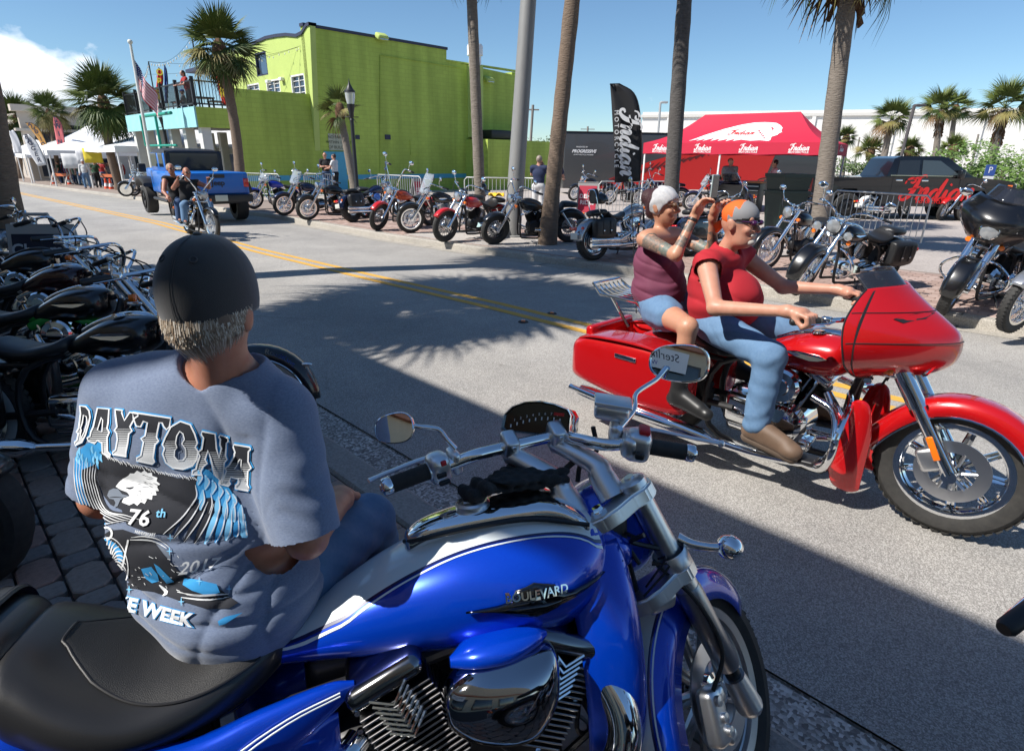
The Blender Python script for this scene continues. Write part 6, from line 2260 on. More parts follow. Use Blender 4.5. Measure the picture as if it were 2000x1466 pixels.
hous(MB().box((.040,.010,.0065),(.020,.006,.001)),'red_zone',mat('gauge_red',(.6,.02,.02),.4),GM2)
for i in range(1,9):
 me=text_mesh(str(i),.007,ex=.0003)
 t=(i-.5)/8
 for v in me.vertices:
  v.co=FBi@(GM2@Vector((-.052+.095*t+v.co.x*1,-.013+.022*math.sin(t*PI*.6)+v.co.y,.0065+v.co.z)))
 link(me,'numeral',whl,blue)
 # mirrors
shopS=Vector(UV(0.2,VW+.3,2.5))
def mirror(c,look_from,target,w,h,stem,tilt=0.0):
 to_cam=(Vector((0,0,CAMH))-c).normalized()
 to_t=(target-c).normalized()
 nrm_=(to_cam+to_t).normalized()
 X=Vector((0,0,1)).cross(nrm_).normalized()
 Y=nrm_.cross(X)
 Xr=X*math.cos(tilt)+Y*math.sin(tilt)
 Y=nrm_.cross(Xr)
 Mm=Matrix(((Xr.x,Y.x,nrm_.x,c.x),(Xr.y,Y.y,nrm_.y,c.y),(Xr.z,Y.z,nrm_.z,c.z),(0,0,0,1)))
 N=40
 rim_=[]
 for k in range(N):
  a=2*PI*k/N
  x,y=math.cos(a),math.sin(a)
  r_=1/((abs(x)**2.6+abs(y)**2.6)**(1/2.6))
  skew=1+.16*x*(1 if y>0 else.3)
  rim_.append((x*r_*w,y*r_*h*skew))
 mb=MB()
 lay=[(.0,.93),(.006,.97),(.005,1.02),(-.004,1.05),(-.018,.98),(-.03,.72),(-.036,.35),(-.038,.02)]
 mb.grid([[Vector((x*s_,y*s_,z))for x,y in rim_]for z,s_ in lay],close=True)
 mo=hous(mb,'mirror',chrome,Mm)
 gl=MB()
 gl.grid([[Vector((x*.95*q/10,y*.95*q/10,.0055-.55*((x*.95*q/10)**2+(y*.95*q/10)**2)))for x,y in rim_]for q in range(0,11)],close=True)
 gl.v=[tuple(FBi@(Mm@Vector(v)))for v in gl.v]
 gl.build('mirror_glass',mirrorm,mo,angle=3)
 wb_(MB().tube(stem,[.0085]+[.007]*(len(stem)-2)+[.009],14,sm=6),'mirror_stem',chrome)
mirror(g_(1325,709,1.215),None,shopS,.088,.056,[Mh@Vector((.04,0,.03)),g_(1239,800,1.115),g_(1243,768,1.15),g_(1285,745,1.175)+Vector((0,.02,0)),g_(1305,725,1.20)+Vector((0,.03,0))],tilt=.06)
mirror(g_(770,836,1.115),None,Vector((-1.2,-2.0,2.4)),.052,.040,[M2@Vector((.045,0,.03)),g_(873,858,1.075),g_(855,838,1.10),g_(812,832,1.115),g_(790,833,1.115)+Vector((0,.02,0))],tilt=.12)
# headlamp nacelle (blue), seen beyond the fork
hl=MB().body([(-.05,.07,.0,-.20),(.0,.115,.03,-.24),(.07,.125,.035,-.25),(.14,.115,.02,-.24),(.18,.105,.0,-.22)],32,5,2.5)
hl.v=[tuple(FK(x+.03,y,z))for x,y,z in hl.v]
wb_(hl,'headlamp_nacelle',bluem)
hg=MB().lathe([(.105,0),(.07,.015),(.001,.022)],(0,0,0),(1,0,0),32)
hg.v=[tuple(FK(x+.21,y,z-.11))for x,y,z in hg.v]
wb_(hg,'headlight',glassl)
# turn signal on a stalk
tsr=g_(1425,1068,.80)
wb_(MB().sph(tuple(tsr),(.037,.037,.033),28,16),'turn_signal',chrome)
wb_(MB().tube([tsr-Vector((.02,0,0)),g_(1385,1068,.80),g_(1350,1062,.80),g_(1322,1050,.81)],[.012,.012,.014,.018],14,sm=3),'signal_stalk',chrome)
# wheel, fender, caliper
WC=(rb_+lb)/2+fd*.03+Vector((-.02,.0,0))
WC.z=.295
wy=side_w
wfw=wy.cross(Vector((0,0,1))).normalized()
wfw=wfw if wfw.y>0 else-wfw
wz=wfw.cross(wy)
wz=-wz if wz.z<0 else wz
Wm=Matrix(((wfw.x,wy.x,wz.x,WC.x),(wfw.y,wy.y,wz.y,WC.y),(wfw.z,wy.z,wz.z,WC.z),(0,0,0,1)))
Wm=FBi@Wm
wheel_parts(blue,(0,0,0),.33,.14,'cast5',Wm,mat('wheel_silver',(.5,.5,.51),.3,.9),False,64,rimr=.235)
ff=fender((0,0,0),.362,.19,22,190,.10,30)
fverts=list(ff.v)
ff.v=[tuple(Wm@Vector(v))for v in ff.v]
ffo=ff.build('front_fender',bluem,blue,thick=.006)
nn=11
def fstrip(y0,y1,off,name,m):
 rows=[]
 for i in range(41):
  a=R(22+168*i/40)
  t=i/40
  tp_=1-.18*(2*t-1)**4
  row=[]
  for k in range(6):
   y=(y0+(y1-y0)*k/5)
   q=min(1,(abs(y)/(.095*tp_))**(1/.55))
   rr2=.362-.10*q**3.2+off
   row.append(Wm@Vector((rr2*math.cos(a),y,rr2*math.sin(a))))
  rows.append(row)
 return MB().grid(rows).build(name,m,ffo)
fstrip(-.054,.054,.0025,'stripe',stripew)
for sg in(-1,1):
 fstrip(sg*.055,sg*.060,.003,'pinstripe',navyline)
 fstrip(sg*.064,sg*.067,.003,'pinstripe',stripew)
cal=MB().rbox((-.12,-.095,.02),(.075,.06,.15),.02,ry=.3).rbox((-.085,-.10,.06),(.05,.05,.05),.015).rbox((-.10,-.10,-.05),(.05,.05,.04),.015)
for dz in(-.04,.0,.05):
 cal.lathe([(.014,0),(.014,.01),(.001,.012)],(-.12,-.125,.02+dz),(0,-1,0),14)
cal.v=[tuple(Wm@Vector(v))for v in cal.v]
cal.build('brake_caliper',alu,blue)
br=MB().tube([Wm@Vector((-.11,-.11,.08)),FBi@(rt+fd*L_*.75-fwd*.05),FBi@(rt+fd*L_*.5-fwd*.06),FBi@(rt+fd*L_*.30-fwd*.02+side*.05)],.006,8,sm=5)
br.build('brake_hose',rubber,blue)
MB().rbox((.0,0,0),(.01,.01,.01)).build('pivot_bolt',blk,blue)if False else None
# rear wheel
wheel_parts(blue,(-1.30,0,.33),.33,.22,'cast5',Matrix.Identity(4),steel,False,40)
# small tangle of brackets below the top clamp
tg=MB()
rr_=random.Random(21)
for k in range(12):
 a=FK(rr_.uniform(-.09,-.02),rr_.uniform(-.08,.06),rr_.uniform(-.24,-.08))
 tg.tube([a,a+Vector((rr_.uniform(-.05,.05),rr_.uniform(-.04,.04),rr_.uniform(-.06,.05))),a+Vector((rr_.uniform(-.06,.06),rr_.uniform(-.05,.05),-.07))],rr_.uniform(.003,.008),6,sm=3)
wb_(tg,'cables',blk)
wb_(MB().rbox(tuple(FK(-.05,-.03,-.30)),(.09,.05,.05),.015,rz=.5),'horn_bracket',alu)
# ---- gloves left on the tank
gl=thing('glove','pair of crumpled black knit gloves lying on the chrome tank console','gloves',M=FB.M@Matrix.Translation((-.235,0.03,1.005)))
gm=mat('glove_knit',(.012,.012,.012),.85,bump=(520,1.0,.003),noise=(300,.5,(.035,.035,.035)))
pr=[]
r9=random.Random(12)
for j in range(2):
 ox,oy,oz=(0.0,0,0)if j==0 else(.02,-.015,.018)
 pr+=[('e',(ox+.01,oy,oz+.003),(.075,.05,.012),None)]
 for k in range(4):
  y=oy-.04+k*.026
  pr+=[('c',(ox+.05,y,oz),(ox+.105+r9 .uniform(-.015,.01),y-.012+r9 .uniform(-.01,.01),oz-.01+r9 .uniform(0,.02)),.012,.011)]
 pr+=[('c',(ox-.02,oy+.04,oz),(ox+.04,oy+.075,oz+.0),.013,.011)]
 pr+=[('c',(ox-.09,oy-.02,oz-.004),(ox-.09,oy+.03,oz-.004),.016,.016)]
gme=sdf_mesh('gloves',[p+((.006,)if p[0]=='c' else(.01,))for p in pr],.0035,k=.008,disp=lambda X,Y,Z:.0035*np.sin(X*160+Y*90)*np.sin(Y*120-X*60)+0*Z)
go=link(gme,'glove_pair',gm,gl)
go.rotation_euler=(.0,.05,.35)
go.scale=(1.2,1.2,1.1)
# ---- other motorcycles on this side
rk_,rs_=bike('glossy black cruiser with whitewall front tyre parked just beyond the seated man',Frame((-1.58,3.36,0.0),9,9).M,blackp,ww=True,style='spoke',steer=8,lights=2,crash=True,frontf=2,seat='solo',tankw=.165,hi=True,wf=.13,jug=darkmetal,forkcov=chrome,bags='hard',exh='bag',tour=True,mirrors=False,group='black motorcycles parked on this side',badge=chrome,fend_a=(2,168))
ww_=MB().sph((.30,0,.57),(.04,.012,.012),12,8)
ww_.build('fender_tip',chrome,rk_)
me=text_mesh('RoadKing',.05,shear=.35,ex=.0008)
for v in me.vertices:
 a=R(62)-v.co.x/.37
 v.co=Vector((.365*math.cos(a),-.103,.335+.365*math.sin(a)-.012))+Vector((-math.sin(R(50))*0,0,v.co.y))
link(me,'lettering',chrome,rk_)
bike('black motorcycle with green marked rocker cover, second from the seated man',Frame((-2.35,4.12,0),11,9).M,blackp,style='spoke',steer=10,lights=1,frontf=2,seat='two',tankw=.16,hi=True,jug=darkmetal,mirrors=False,cover=mat('green_cover',(.03,.35,.06),.3,.3,.6),group='black motorcycles parked on this side',bars='cruiser',barh=.2,badge=chrome)
bike('dark maroon and black motorcycle with big chrome headlamp, third from the seated man',Frame((-3.1,4.95,0),10,9).M,mat('black_cherry_paint',(.03,.003,.005),.25,.2,.9),style='spoke',steer=14,lights=2,frontf=2,seat='two',tankw=.16,hi=True,jug=darkmetal,mirrors=False,barh=.13,group='black motorcycles parked on this side',tour=True,forkcov=chrome)
bike('black motorcycle with matte black handlebars in front of the sandwich board',Frame((-4.0,5.9,0),18,9).M,blackp,style='spoke',steer=-6,lights=1,frontf=1,seat='two',hi=False,mirrors=False,bars='ape',barh=.2,barw=.36,group='black motorcycles parked on this side')
bike('chrome nosed motorcycle mostly hidden behind the palm trunk and the sandwich board',Frame((-5.6,7.35,0),20,9).M,silver,style='spoke',steer=6,lights=2,frontf=2,seat='two',group='black motorcycles parked on this side')
bike('motorcycle cut by the left edge of the photo with only its black tyre showing',Frame(G(-25,1160,.0)-Vector((.12,0,0)),12,6).M,blackp,style='disc',steer=0,frontf=1,wf=.15,rim=blk,group='black motorcycles parked on this side')
# the neighbour whose grip pokes in at the right edge
GF=Frame((0,0,0),24,8)
nb_,ns_=bike('motorcycle outside the right edge showing only one black handlebar grip',GF.M,blackp,style='spoke',steer=30,lights=1,frontf=2,mirrors=False,group='black motorcycles parked on this side')
gp=[o for o in nb_.children if o.name.startswith('grip')][1]
gcw=GF.M@(sum((v.co for v in gp.data.vertices),Vector())/len(gp.data.vertices))
tgt=G(2005,1196,gcw.z)
nb_.location=(tgt.x-gcw.x,tgt.y-gcw.y,0)
# ---- people
skin=mat('skin',(0.50,0.27,0.19),0.5,noise=(18,.6,(0.42,0.20,0.14)),bump=(220,.15,.001))
skin_t=mat('tanned_skin',(0.40,0.18,0.11),0.5,noise=(14,.6,(0.33,0.13,0.085)))
hairg=mat('grey_hair',(0.26,0.21,0.17),0.5)
haird=mat('dark_hair',(0.035,0.015,0.014),0.5)
denim=mat('blue_denim',(0.085,0.17,0.30),0.85,noise=(60,.7,(0.13,0.23,0.37)),bump=(400,.4,.001))
denimd=mat('dark_denim',(0.03,0.06,0.14),0.9,noise=(60,.7,(0.05,0.09,0.18)))
shoe_b=mat('black_boot_leather',(0.02,0.02,0.02),0.4)
shoe_t=mat('brown_boot_leather',(0.16,0.10,0.065),0.6,noise=(20,.6,(0.11,0.07,0.045)))
def V(*a):
 return Vector(a)
def basis(f,u):
 f=Vector(f).normalized()
 u=Vector(u)
 r=f.cross(u).normalized()
 u=r.cross(f)
 return r,f,u
def head_prims(c,f,u,s=1.0):
 r,f,u=basis(f,u)
 E=[[r[i],f[i],u[i]]for i in range(3)]
 q=lambda a,b,d:tuple(c+(r*a+f*b+u*d)*s)
 P=[('e',q(0,-.008,.018),(.075*s,.096*s,.102*s),E),('e',q(0,.022,-.055),(.056*s,.066*s,.062*s),E),('e',q(0,.05,-.095),(.028*s,.026*s,.022*s),E,.02),('c',q(0,.085,.012),q(0,.112,-.026),.010*s,.014*s,.012),('c',q(-.013,.098,-.03),q(.013,.098,-.03),.009*s,.009*s,.006),('c',q(-.035,.078,.03),q(.035,.078,.03),.013*s,.013*s,.012),('c',q(-.018,.086,-.062),q(.018,.086,-.062),.0085*s,.0085*s,.006),('c',q(-.016,.083,-.074),q(.016,.083,-.074),.009*s,.009*s,.006)]
 for sg in(-1,1):
  P+=[('e',q(sg*.032,.068,-.028),(.022*s,.018*s,.018*s),E,.02),('e',q(sg*.078,-.006,-.008),(.009*s,.021*s,.032*s),E,.008),('e',q(sg*.083,-.014,.008),(.007*s,.017*s,.018*s),E,.006)]
 carve=[('e',q(sg*.031,.093,.008),(.015*s,.012*s,.008*s),E)for sg in(-1,1)]
 return P,carve,(r,f,u)
def hand_prims(w,d,n,s=1.0,curl=0.2,thumb=1):
 """w wrist, d direction of the fingers, n back-of-hand normal"""
 d=Vector(d).normalized()
 n=(Vector(n)-d*Vector(n).dot(d)).normalized()
 sd=d.cross(n)*thumb
 P=[('c',tuple(w),tuple(w+d*.05*s),.026*s,.030*s),('c',tuple(w+d*.045*s-sd*.022*s),tuple(w+d*.085*s-sd*.03*s),.017*s,.013*s),('c',tuple(w+d*.045*s+sd*.022*s),tuple(w+d*.085*s+sd*.03*s),.019*s,.013*s)]
 for i,(o,L_)in enumerate(((-.031,.06),(-.011,.074),(.011,.08),(.031,.072))):
  a=w+(d*.085+sd*o)*s
  for k in range(3):
   ang=curl*(k+1)
   dd=d*math.cos(ang)-n*math.sin(ang)
   b=a+dd*L_*s/2.6
   P.append(('c',tuple(a),tuple(b),(.0098-.001*k)*s,(.0092-.001*k)*s,.004))
   a=b
 a=w+(d*.03+sd*.028)*s
 b=a+(d*.035+sd*.028-n*.012*(1+curl))*s
 P+=[('c',tuple(a),tuple(b),.015*s,.012*s,.01),('c',tuple(b),tuple(b+(d*.035+sd*(.012-.02*curl)-n*.014*curl)*s),.0115*s,.0095*s,.006)]
 return P
def body_prims(J,g=1.0,fem=False):
 """torso and limbs; J holds pelvis, chest, neck, head, and per side shoulder, elbow, wrist, hip, knee, ankle, toe"""
 P=[]
 pe,ch,ne=J['pelvis'],J['chest'],J['neck']
 sw=(J['sh_r']-J['sh_l'])
 r=sw.normalized()
 upv=(ne-pe).normalized()
 f=upv.cross(r).normalized()
 if f.dot(J['fwd'])<0:
  f=-f
 E=[[r[i],f[i],upv[i]]for i in range(3)]
 mid_=(pe+ch)/2
 hwid=sw.length/2
 P+=[('e',tuple(ch),(hwid*.92,.115*g,.17),E),('e',tuple(mid_+f*.015*g),(hwid*.82*(g if not fem else.95),.12*g,.17),E),('e',tuple(pe),(.165*(.94+.06*g),.125,.12),E),('c',tuple(J['sh_l']*.86+J['sh_r']*.14),tuple(J['sh_r']*.86+J['sh_l']*.14),.062,.062),('c',tuple(ne-upv*.04),tuple(J['head']-upv*.05),.055 if not fem else.046,.052 if not fem else.044)]
 if fem:
  for sg in(-1,1):
   P.append(('e',tuple(ch+r*sg*.07+f*.085-upv*.02),(.058,.055,.058),E))
 for s in('l','r'):
  k_=1.0 if not fem else.86
  P+=[('c',tuple(J['sh_'+s]),tuple(J['el_'+s]),.056*k_*(.5+.5*g),.041*k_),('c',tuple(J['el_'+s]),tuple(J['wr_'+s]),.043*k_,.027*k_)]
  P+=[('c',tuple(J['hip_'+s]),tuple(J['kn_'+s]),.088*(.5+.5*g),.056),('c',tuple(J['kn_'+s]),tuple(J['an_'+s]),.056,.038),('c',tuple(J['an_'+s]),tuple(J['an_'+s]+(J['toe_'+s]-J['an_'+s])*.8),.036,.03)]
 return P,(r,f,upv)
def cloth(J,names,infl,vox,k=.03,g=1.0,fem=False,sleeve=.5,legs=1.0,disp=None,name='shirt'):
 P,(r,f,u)=body_prims(J,g,fem)
 out=[]
 if 'torso' in names:
  out+=P[:4]+(P[5:7]if fem else[])
 if 'hips' in names:
  out.append(P[2])
 for s in('l','r'):
  if 'sleeve' in names and sleeve>0:
   a,b=J['sh_'+s],J['el_'+s]
   out.append(('c',tuple(a),tuple(a+(b-a)*min(sleeve,1)),.062*(.5+.5*g),.052))
   if sleeve>1:
    out.append(('c',tuple(b),tuple(b+(J['wr_'+s]-b)*(sleeve-1)),.046,.036))
  if 'legs' in names:
   a,b,c=J['hip_'+s],J['kn_'+s],J['an_'+s]
   q=min(legs/.5,1)
   out.append(('c',tuple(a),tuple(a+(b-a)*q),.09*(.5+.5*g),.062))
   if legs>.5:
    out.append(('c',tuple(b),tuple(b+(c-b)*(legs-.5)*2*.96),.062,.052))
 return sdf_mesh(name,out,vox,k,infl,disp=disp)
def standing(x,y,z,head,h=1.75,arms='down',stride=0.0,g=1.0,lean=0.0):
 f=V(math.cos(R(head)),math.sin(R(head)),0)
 r=V(f.y,-f.x,0)
 b=V(x,y,z)
 k=h/1.75
 up_=V(0,0,1)
 def q(a,bb,c):
  return b+(r*a+f*bb+up_*c)*k
 J={'fwd':f,'pelvis':q(0,0,.93),'chest':q(0,.0+lean*.6,1.25),'neck':q(0,lean,1.47),'head':q(0,.02+lean*1.15,1.62)}
 for s,sg in(('l',-1),('r',1)):
  J['sh_'+s]=q(sg*.19,lean*.9,1.41)
  if arms=='down':
   J['el_'+s]=q(sg*.25,-.02+sg*stride*.3,1.13)
   J['wr_'+s]=q(sg*.26,.08+sg*stride*.6,.90)
  elif arms=='fold':
   J['el_'+s]=q(sg*.24,.06,1.15)
   J['wr_'+s]=q(-sg*.02,.20,1.17)
  elif arms=='up':
   J['el_'+s]=q(sg*.24,.14,1.22)
   J['wr_'+s]=q(sg*.09,.16,1.47)
  elif arms=='fwd':
   J['el_'+s]=q(sg*.23,.12+lean,1.17)
   J['wr_'+s]=q(sg*.12,.36+lean,1.12)
  J['hip_'+s]=q(sg*.09,0,.90)
  J['kn_'+s]=q(sg*.10,.03+sg*stride,.49)
  J['an_'+s]=q(sg*.10,-.01+sg*stride*1.5,.09)
  J['toe_'+s]=q(sg*.11,.15+sg*stride*1.5,.04)
 return J
def person(label,J,top=None,bottom=denimd,shoes=shoe_b,hair=haird,hat=None,sleeve=.5,legs=1.0,g=1.0,fem=False,sk=skin,vox=.014,look=None,glasses=False,group=None,hats='cap',beard=False):
 root=thing('person',label,'person',(J['pelvis'].x,J['pelvis'].y,min(J['toe_l'].z,J['toe_r'].z)-.03),group=group)
 off=root.location.copy()
 def part(me,name,m,par=root):
  for v in me.vertices:
   v.co-=off
  return link(me,name,m,par)
 P,B_=body_prims(J,g,fem)
 look=look or J['fwd']
 hp,cv,(hr,hf,hu)=head_prims(J['head'],look,V(0,0,1))
 P+=hp
 for s,t_ in(('l',-1),('r',1)):
  d=(J['wr_'+s]-J['el_'+s]).normalized()
  P+=hand_prims(J['wr_'+s],d,V(0,0,1)if abs(d.z)<.7 else-B_[1]*-1,curl=.35,thumb=t_)
 part(sdf_mesh('body',P,vox,.022,carve=cv),'body',sk)
 if top is not None:
  part(cloth(J,('torso','sleeve'),.012,vox,.03,g,fem,sleeve),'shirt',top)
 part(cloth(J,('hips','legs'),.014,vox,.03,g,fem,legs=legs,name='trousers'),'trousers',bottom)
 for s in('l','r'):
  a,t=J['an_'+s],J['toe_'+s]
  part(sdf_mesh('shoe',[('c',tuple(a+(a-t)*.25-V(0,0,.03)),tuple(t+(t-a)*.1),.042,.036),('c',tuple(a),tuple(a+V(0,0,.05)),.045,.045)],vox,.02),'shoe',shoes)
 c=J['head']
 if hat is not None:
  hh=[('e',tuple(c+hu*.035-hf*.006),(.088,.106,.088),[[hr[i],hf[i],hu[i]]for i in range(3)])]
  cvv=[('e',tuple(c-hu*.085+hf*.01),(.2,.2,.115),None)]
  hm=sdf_mesh('cap',hh,vox*.7,.01,carve=cvv)
  ho=part(hm,'hat',hat)
  if hats=='cap':
   part(sdf_mesh('brim',[('e',tuple(c+hf*.125+hu*.035),(.07,.06,.010),[[hr[i],hf[i],hu[i]]for i in range(3)])],vox*.6,.01),'brim',hat,ho).matrix_parent_inverse=Matrix.Identity(4)
  elif hats=='brim':
   part(sdf_mesh('brim',[('e',tuple(c+hu*.04),(.17,.18,.012),[[hr[i],hf[i],hu[i]]for i in range(3)])],vox*.7,.01),'brim',hat,ho)
 elif hair is not None:
  part(sdf_mesh('hair',[('e',tuple(c+hu*.03-hf*.022),(.084,.098,.096),[[hr[i],hf[i],hu[i]]for i in range(3)])]+([('c',tuple(c-hf*.07),tuple(c-hf*.09-hu*.16),.06,.04)]if fem else[]),vox*.8,.02),'hair',hair)
 if beard:
  part(sdf_mesh('beard',[('e',tuple(c+hf*.05-hu*.085),(.055,.05,.05),None)],vox*.7,.01),'beard',hair or haird)
 if glasses:
  gm_=MB()
  for sg in(-1,1):
   gm_.sph(tuple(c+hf*.098+hr*sg*.032+hu*.010-off),(.024,.024,.016),10,6)
  gm_.build('sunglasses',blk,root)
 return root
 # ---- the man sitting sideways on the blue motorcycle
man=thing('person','seated man seen from behind in black cap and slate blue printed t-shirt','person',(-.65,1.15,0))
MO=man.location.copy()
def mpart(me,name,m,par=man):
 for v in me.vertices:
  v.co-=MO
 return link(me,name,m,par)
hd_c=V(-.588,1.135,1.545)
lookd=V(.12,.99,-.12)
HP,HC,(mr,mf,mu)=head_prims(hd_c,lookd,V(.04,0,1),.9)
shl,shr=V(-.875,1.235,1.285),V(-.51,1.17,1.265)
ell,elr=V(-.965,1.205,1.035),V(-.445,1.085,1.015)
wrl,wrr=V(-.83,1.50,.93),V(-.47,1.42,.90)
tor=[('e',(-.70,1.215,1.18),(.222,.128,.20),None),('c',(-.80,1.235,1.295),(-.55,1.185,1.28),.078,.078),('c',(-.67,1.205,1.33),(-.60,1.19,1.34),.075,.07),('e',(-.705,1.19,.99),(.222,.155,.20),None),('e',(-.68,1.165,.83),(.215,.155,.12),None)]
arms=[('c',tuple(shl),tuple(ell),.062,.046),('c',tuple(ell),tuple(wrl),.047,.03),('c',tuple(shr),tuple(elr),.058,.042),('c',tuple(elr),tuple(wrr),.043,.03)]
legs_=[('c',(-.76,1.25,.80),(-.80,1.62,.80),.095,.07),('c',(-.55,1.25,.80),(-.44,1.55,.74),.095,.07),('c',(-.80,1.62,.80),(-.80,1.78,.36),.065,.05),('c',(-.44,1.55,.74),(-.42,1.74,.34),.065,.05),('c',(-.80,1.78,.36),(-.80,1.78,.1),.05,.04),('c',(-.42,1.74,.34),(-.42,1.76,.1),.05,.04)]
neckp=[('c',(-.625,1.185,1.35),(-.592,1.145,1.50),.056,.050),('c',(-.61,1.155,1.36),(-.59,1.120,1.46),.042,.042)]
HP+=[('e',tuple(hd_c+mr*sg*.076-mu*.042-mf*.012),(.009,.019,.030),[[mr[i],mf[i],mu[i]]for i in range(3)],.008)for sg in(-1,1)]
bodyp=tor+arms+legs_+neckp+HP+hand_prims(wrl,V(.5,.8,-.3),V(0,0,1),curl=.5,thumb=-1)+hand_prims(wrr,V(-.5,.8,-.3),V(0,0,1),curl=.5,thumb=1)
mpart(sdf_mesh('body',[p for p in bodyp if p not in tor]+[(p[0],p[1],tuple(q*.93 for q in p[2]),p[3])if p[0]=='e' else(p[0],p[1],p[2],p[3]*.85,p[4]*.85)for p in tor],.006,.025,carve=HC),'body',mat('sunburnt_skin',(0.50,0.235,0.155),.45,noise=(30,.6,(0.43,0.165,0.10)),bump=(300,.25,.001)))
def folds(X,Y,Z):
# pull lines from the right armpit across the lower back, soft ripples above the waist, sleeve creases
 d=np.sqrt((X+.52)**2+(Z-1.06)**2)
 ang=np.arctan2(Z-1.06,X+.52)
 w1=np.exp(-((d-.20)/.15)**2)*(1/(1+np.exp((X+.50)/.012)))
 f1=.0085*(1-np.abs(np.sin(ang*7+d*5+1.2*np.sin(d*9))))**2.5*w1
 w2=np.exp(-((Z-.86)/.085)**2)
 f2=.0085*(1-np.abs(np.sin(Z*50+1.3*np.sin(X*8+.8)+X*9)))**2.5*w2
 w3=np.exp(-((Z-1.13)/.06)**2)*(np.abs(X+.675)>.2)
 f3=.0016*np.sin(Z*150+X*70)*w3
 f4=.0022*np.sin(X*34+4*np.sin(Z*13))*np.sin(Z*17+1)
 f5=.003*np.exp(-((X+.53+.25*(Z-1.2))/.02)**2)*(Z<1.26)
 return(f1+f2+f3+f4+f5)*np.ones_like(X+Y+Z)
sh_p=tor+[('c',tuple(shl),tuple(ell),.076,.066),('c',tuple(shr),tuple(shr+(elr-shr)*1.03),.074,.064),('c',(-.655,1.165,.86),(-.655,1.16,.80),.15,.17)]
shirt_me=sdf_mesh('shirt',sh_p,.0048,.035,.010,carve=[('c',(-.615,1.155,1.50),(-.617,1.185,1.40),.105,.083)],disp=folds)
def hem_cut(me,cuts,smooth=2,floor=None):
 """open a garment: drop the faces beyond each (origin, direction, reach) plane, then relax the cloth"""
 bm=bmesh.new()
 bm.from_mesh(me)
 for o,d,reach in cuts:
  o,d=Vector(o),Vector(d).normalized()
  dead=[f for f in bm.faces if(f.calc_center_median()-o).dot(d)>0 and(f.calc_center_median()-o).length<reach]
  bmesh.ops.delete(bm,geom=dead,context='FACES')
 loose=[v for v in bm.verts if not v.link_faces]
 bmesh.ops.delete(bm,geom=loose,context='VERTS')
 for _ in range(smooth):
  bmesh.ops.smooth_vert(bm,verts=bm.verts,factor=.5,use_axis_x=True,use_axis_y=True,use_axis_z=True)
 bm.to_mesh(me)
 bm.free()
 return me
hem_cut(shirt_me,[(ell+(shl-ell)*.06,ell-shl,.13),(elr+(shr-elr)*.02,elr-shr,.13)],3)
heather=mat('heather_blue_cotton',(0.085,0.12,0.205),0.9,noise=(170,.7,(0.20,0.25,0.36)),sheen=.3,bump=(700,.3,.0008),stretch=(1,1,2.2))
SV=[v.co.copy()for v in shirt_me.vertices]
shirt_bvh=BVHTree.FromPolygons(SV,[list(p.vertices)for p in shirt_me.polygons])
shirt_o=mpart(shirt_me,'shirt',heather)
# collar band and stitching round the neck, hems on sleeves
def ring(c,ax,r0,m,name,w=.002,n=64,drop=0):
 ax=Vector(ax).normalized()
 pts=[]
 X=ax.orthogonal().normalized()
 Y=ax.cross(X)
 for k in range(n+1):
  a=2*PI*k/n
  d=X*math.cos(a)+Y*math.sin(a)
  h,nn_,_,dist=shirt_bvh.ray_cast(Vector(c)+d*.2,-d)
  if h is None or(h-Vector(c)).length>.2:
   continue
  pts.append(h+d*.001-MO)
 if len(pts)>8:
  MB().tube(pts,w,5,cap=False).build(name,m,shirt_o)
thread=mat('navy_thread',(.02,.025,.05),.8)
mpart(sdf_mesh('jeans',[('c',p[1],p[2],p[3]+.012,p[4]+.012)for p in legs_]+[('e',(-.655,1.2,.81),(.19,.14,.1),None)],.008,.03,disp=lambda X,Y,Z:.003*np.sin(X*60+Z*70)*np.sin(Y*55)+0*X),'jeans',denim)
for lx in(-.80,-.42):
 mpart(sdf_mesh('boot',[('c',(lx,1.76,.12),(lx,1.76,.05),.052,.045),('c',(lx,1.77,.045),(lx+.01,1.95,.04),.045,.04)],.008,.02),'shoe',shoe_b)
 # fitted cap: six panels with raised seams, eyelets
capm=mat('black_cotton_twill',(0.018,0.018,0.019),0.78,noise=(420,.8,(0.034,0.034,0.036)),sheen=.4,bump=(520,.5,.0008))
cr_,cf_,cu_=basis(V(.12,.96,.06),V(.03,.16,1))
cc=hd_c+cu_*.002-cf_*.012
def capp(th_,a,off=0.0):
 """th from the button down, a around (0 = front)"""
 rr2=1+.05*math.sin(th_)**4
 x=.080*math.sin(th_)**.86*math.sin(a)*rr2
 y=.100*math.sin(th_)**.86*math.cos(a)*rr2
 z=.112*math.copysign(abs(math.cos(th_))**.9,math.cos(th_))
 s=1+off
 return cc+(cr_*x+cf_*y)*s+cu_*(z*s)
rows=[]
NA,NT=96,30
for i in range(NT+1):
 row=[]
 for k in range(NA):
  a=2*PI*k/NA
  tmax=1.78+.12*(-math.cos(a))**1 if math.cos(a)<0 else 1.72
  tmax=1.90+.14*max(0,-math.cos(a))-.05*abs(math.sin(a))
  t=tmax*(i/NT)
  seam=min(abs(((a+PI/6*0)/(PI/3))%1-.5)*2,1)
  ridge=.008*math.exp(-((1-seam)/.045)**2)if i>1 else 0
  ridge-=.005*math.exp(-((1-seam)/.02)**2)if i>1 else 0
  row.append(capp(max(t,.001),a+PI/6,ridge+.004*math.sin(a*5+t*6)*(t>.6))-MO)
 rows.append(row)
cap_o=MB().grid(rows,close=True).build('cap',capm,man,angle=1.2)
cap_o.modifiers.new('thickness','SOLIDIFY').thickness=.003
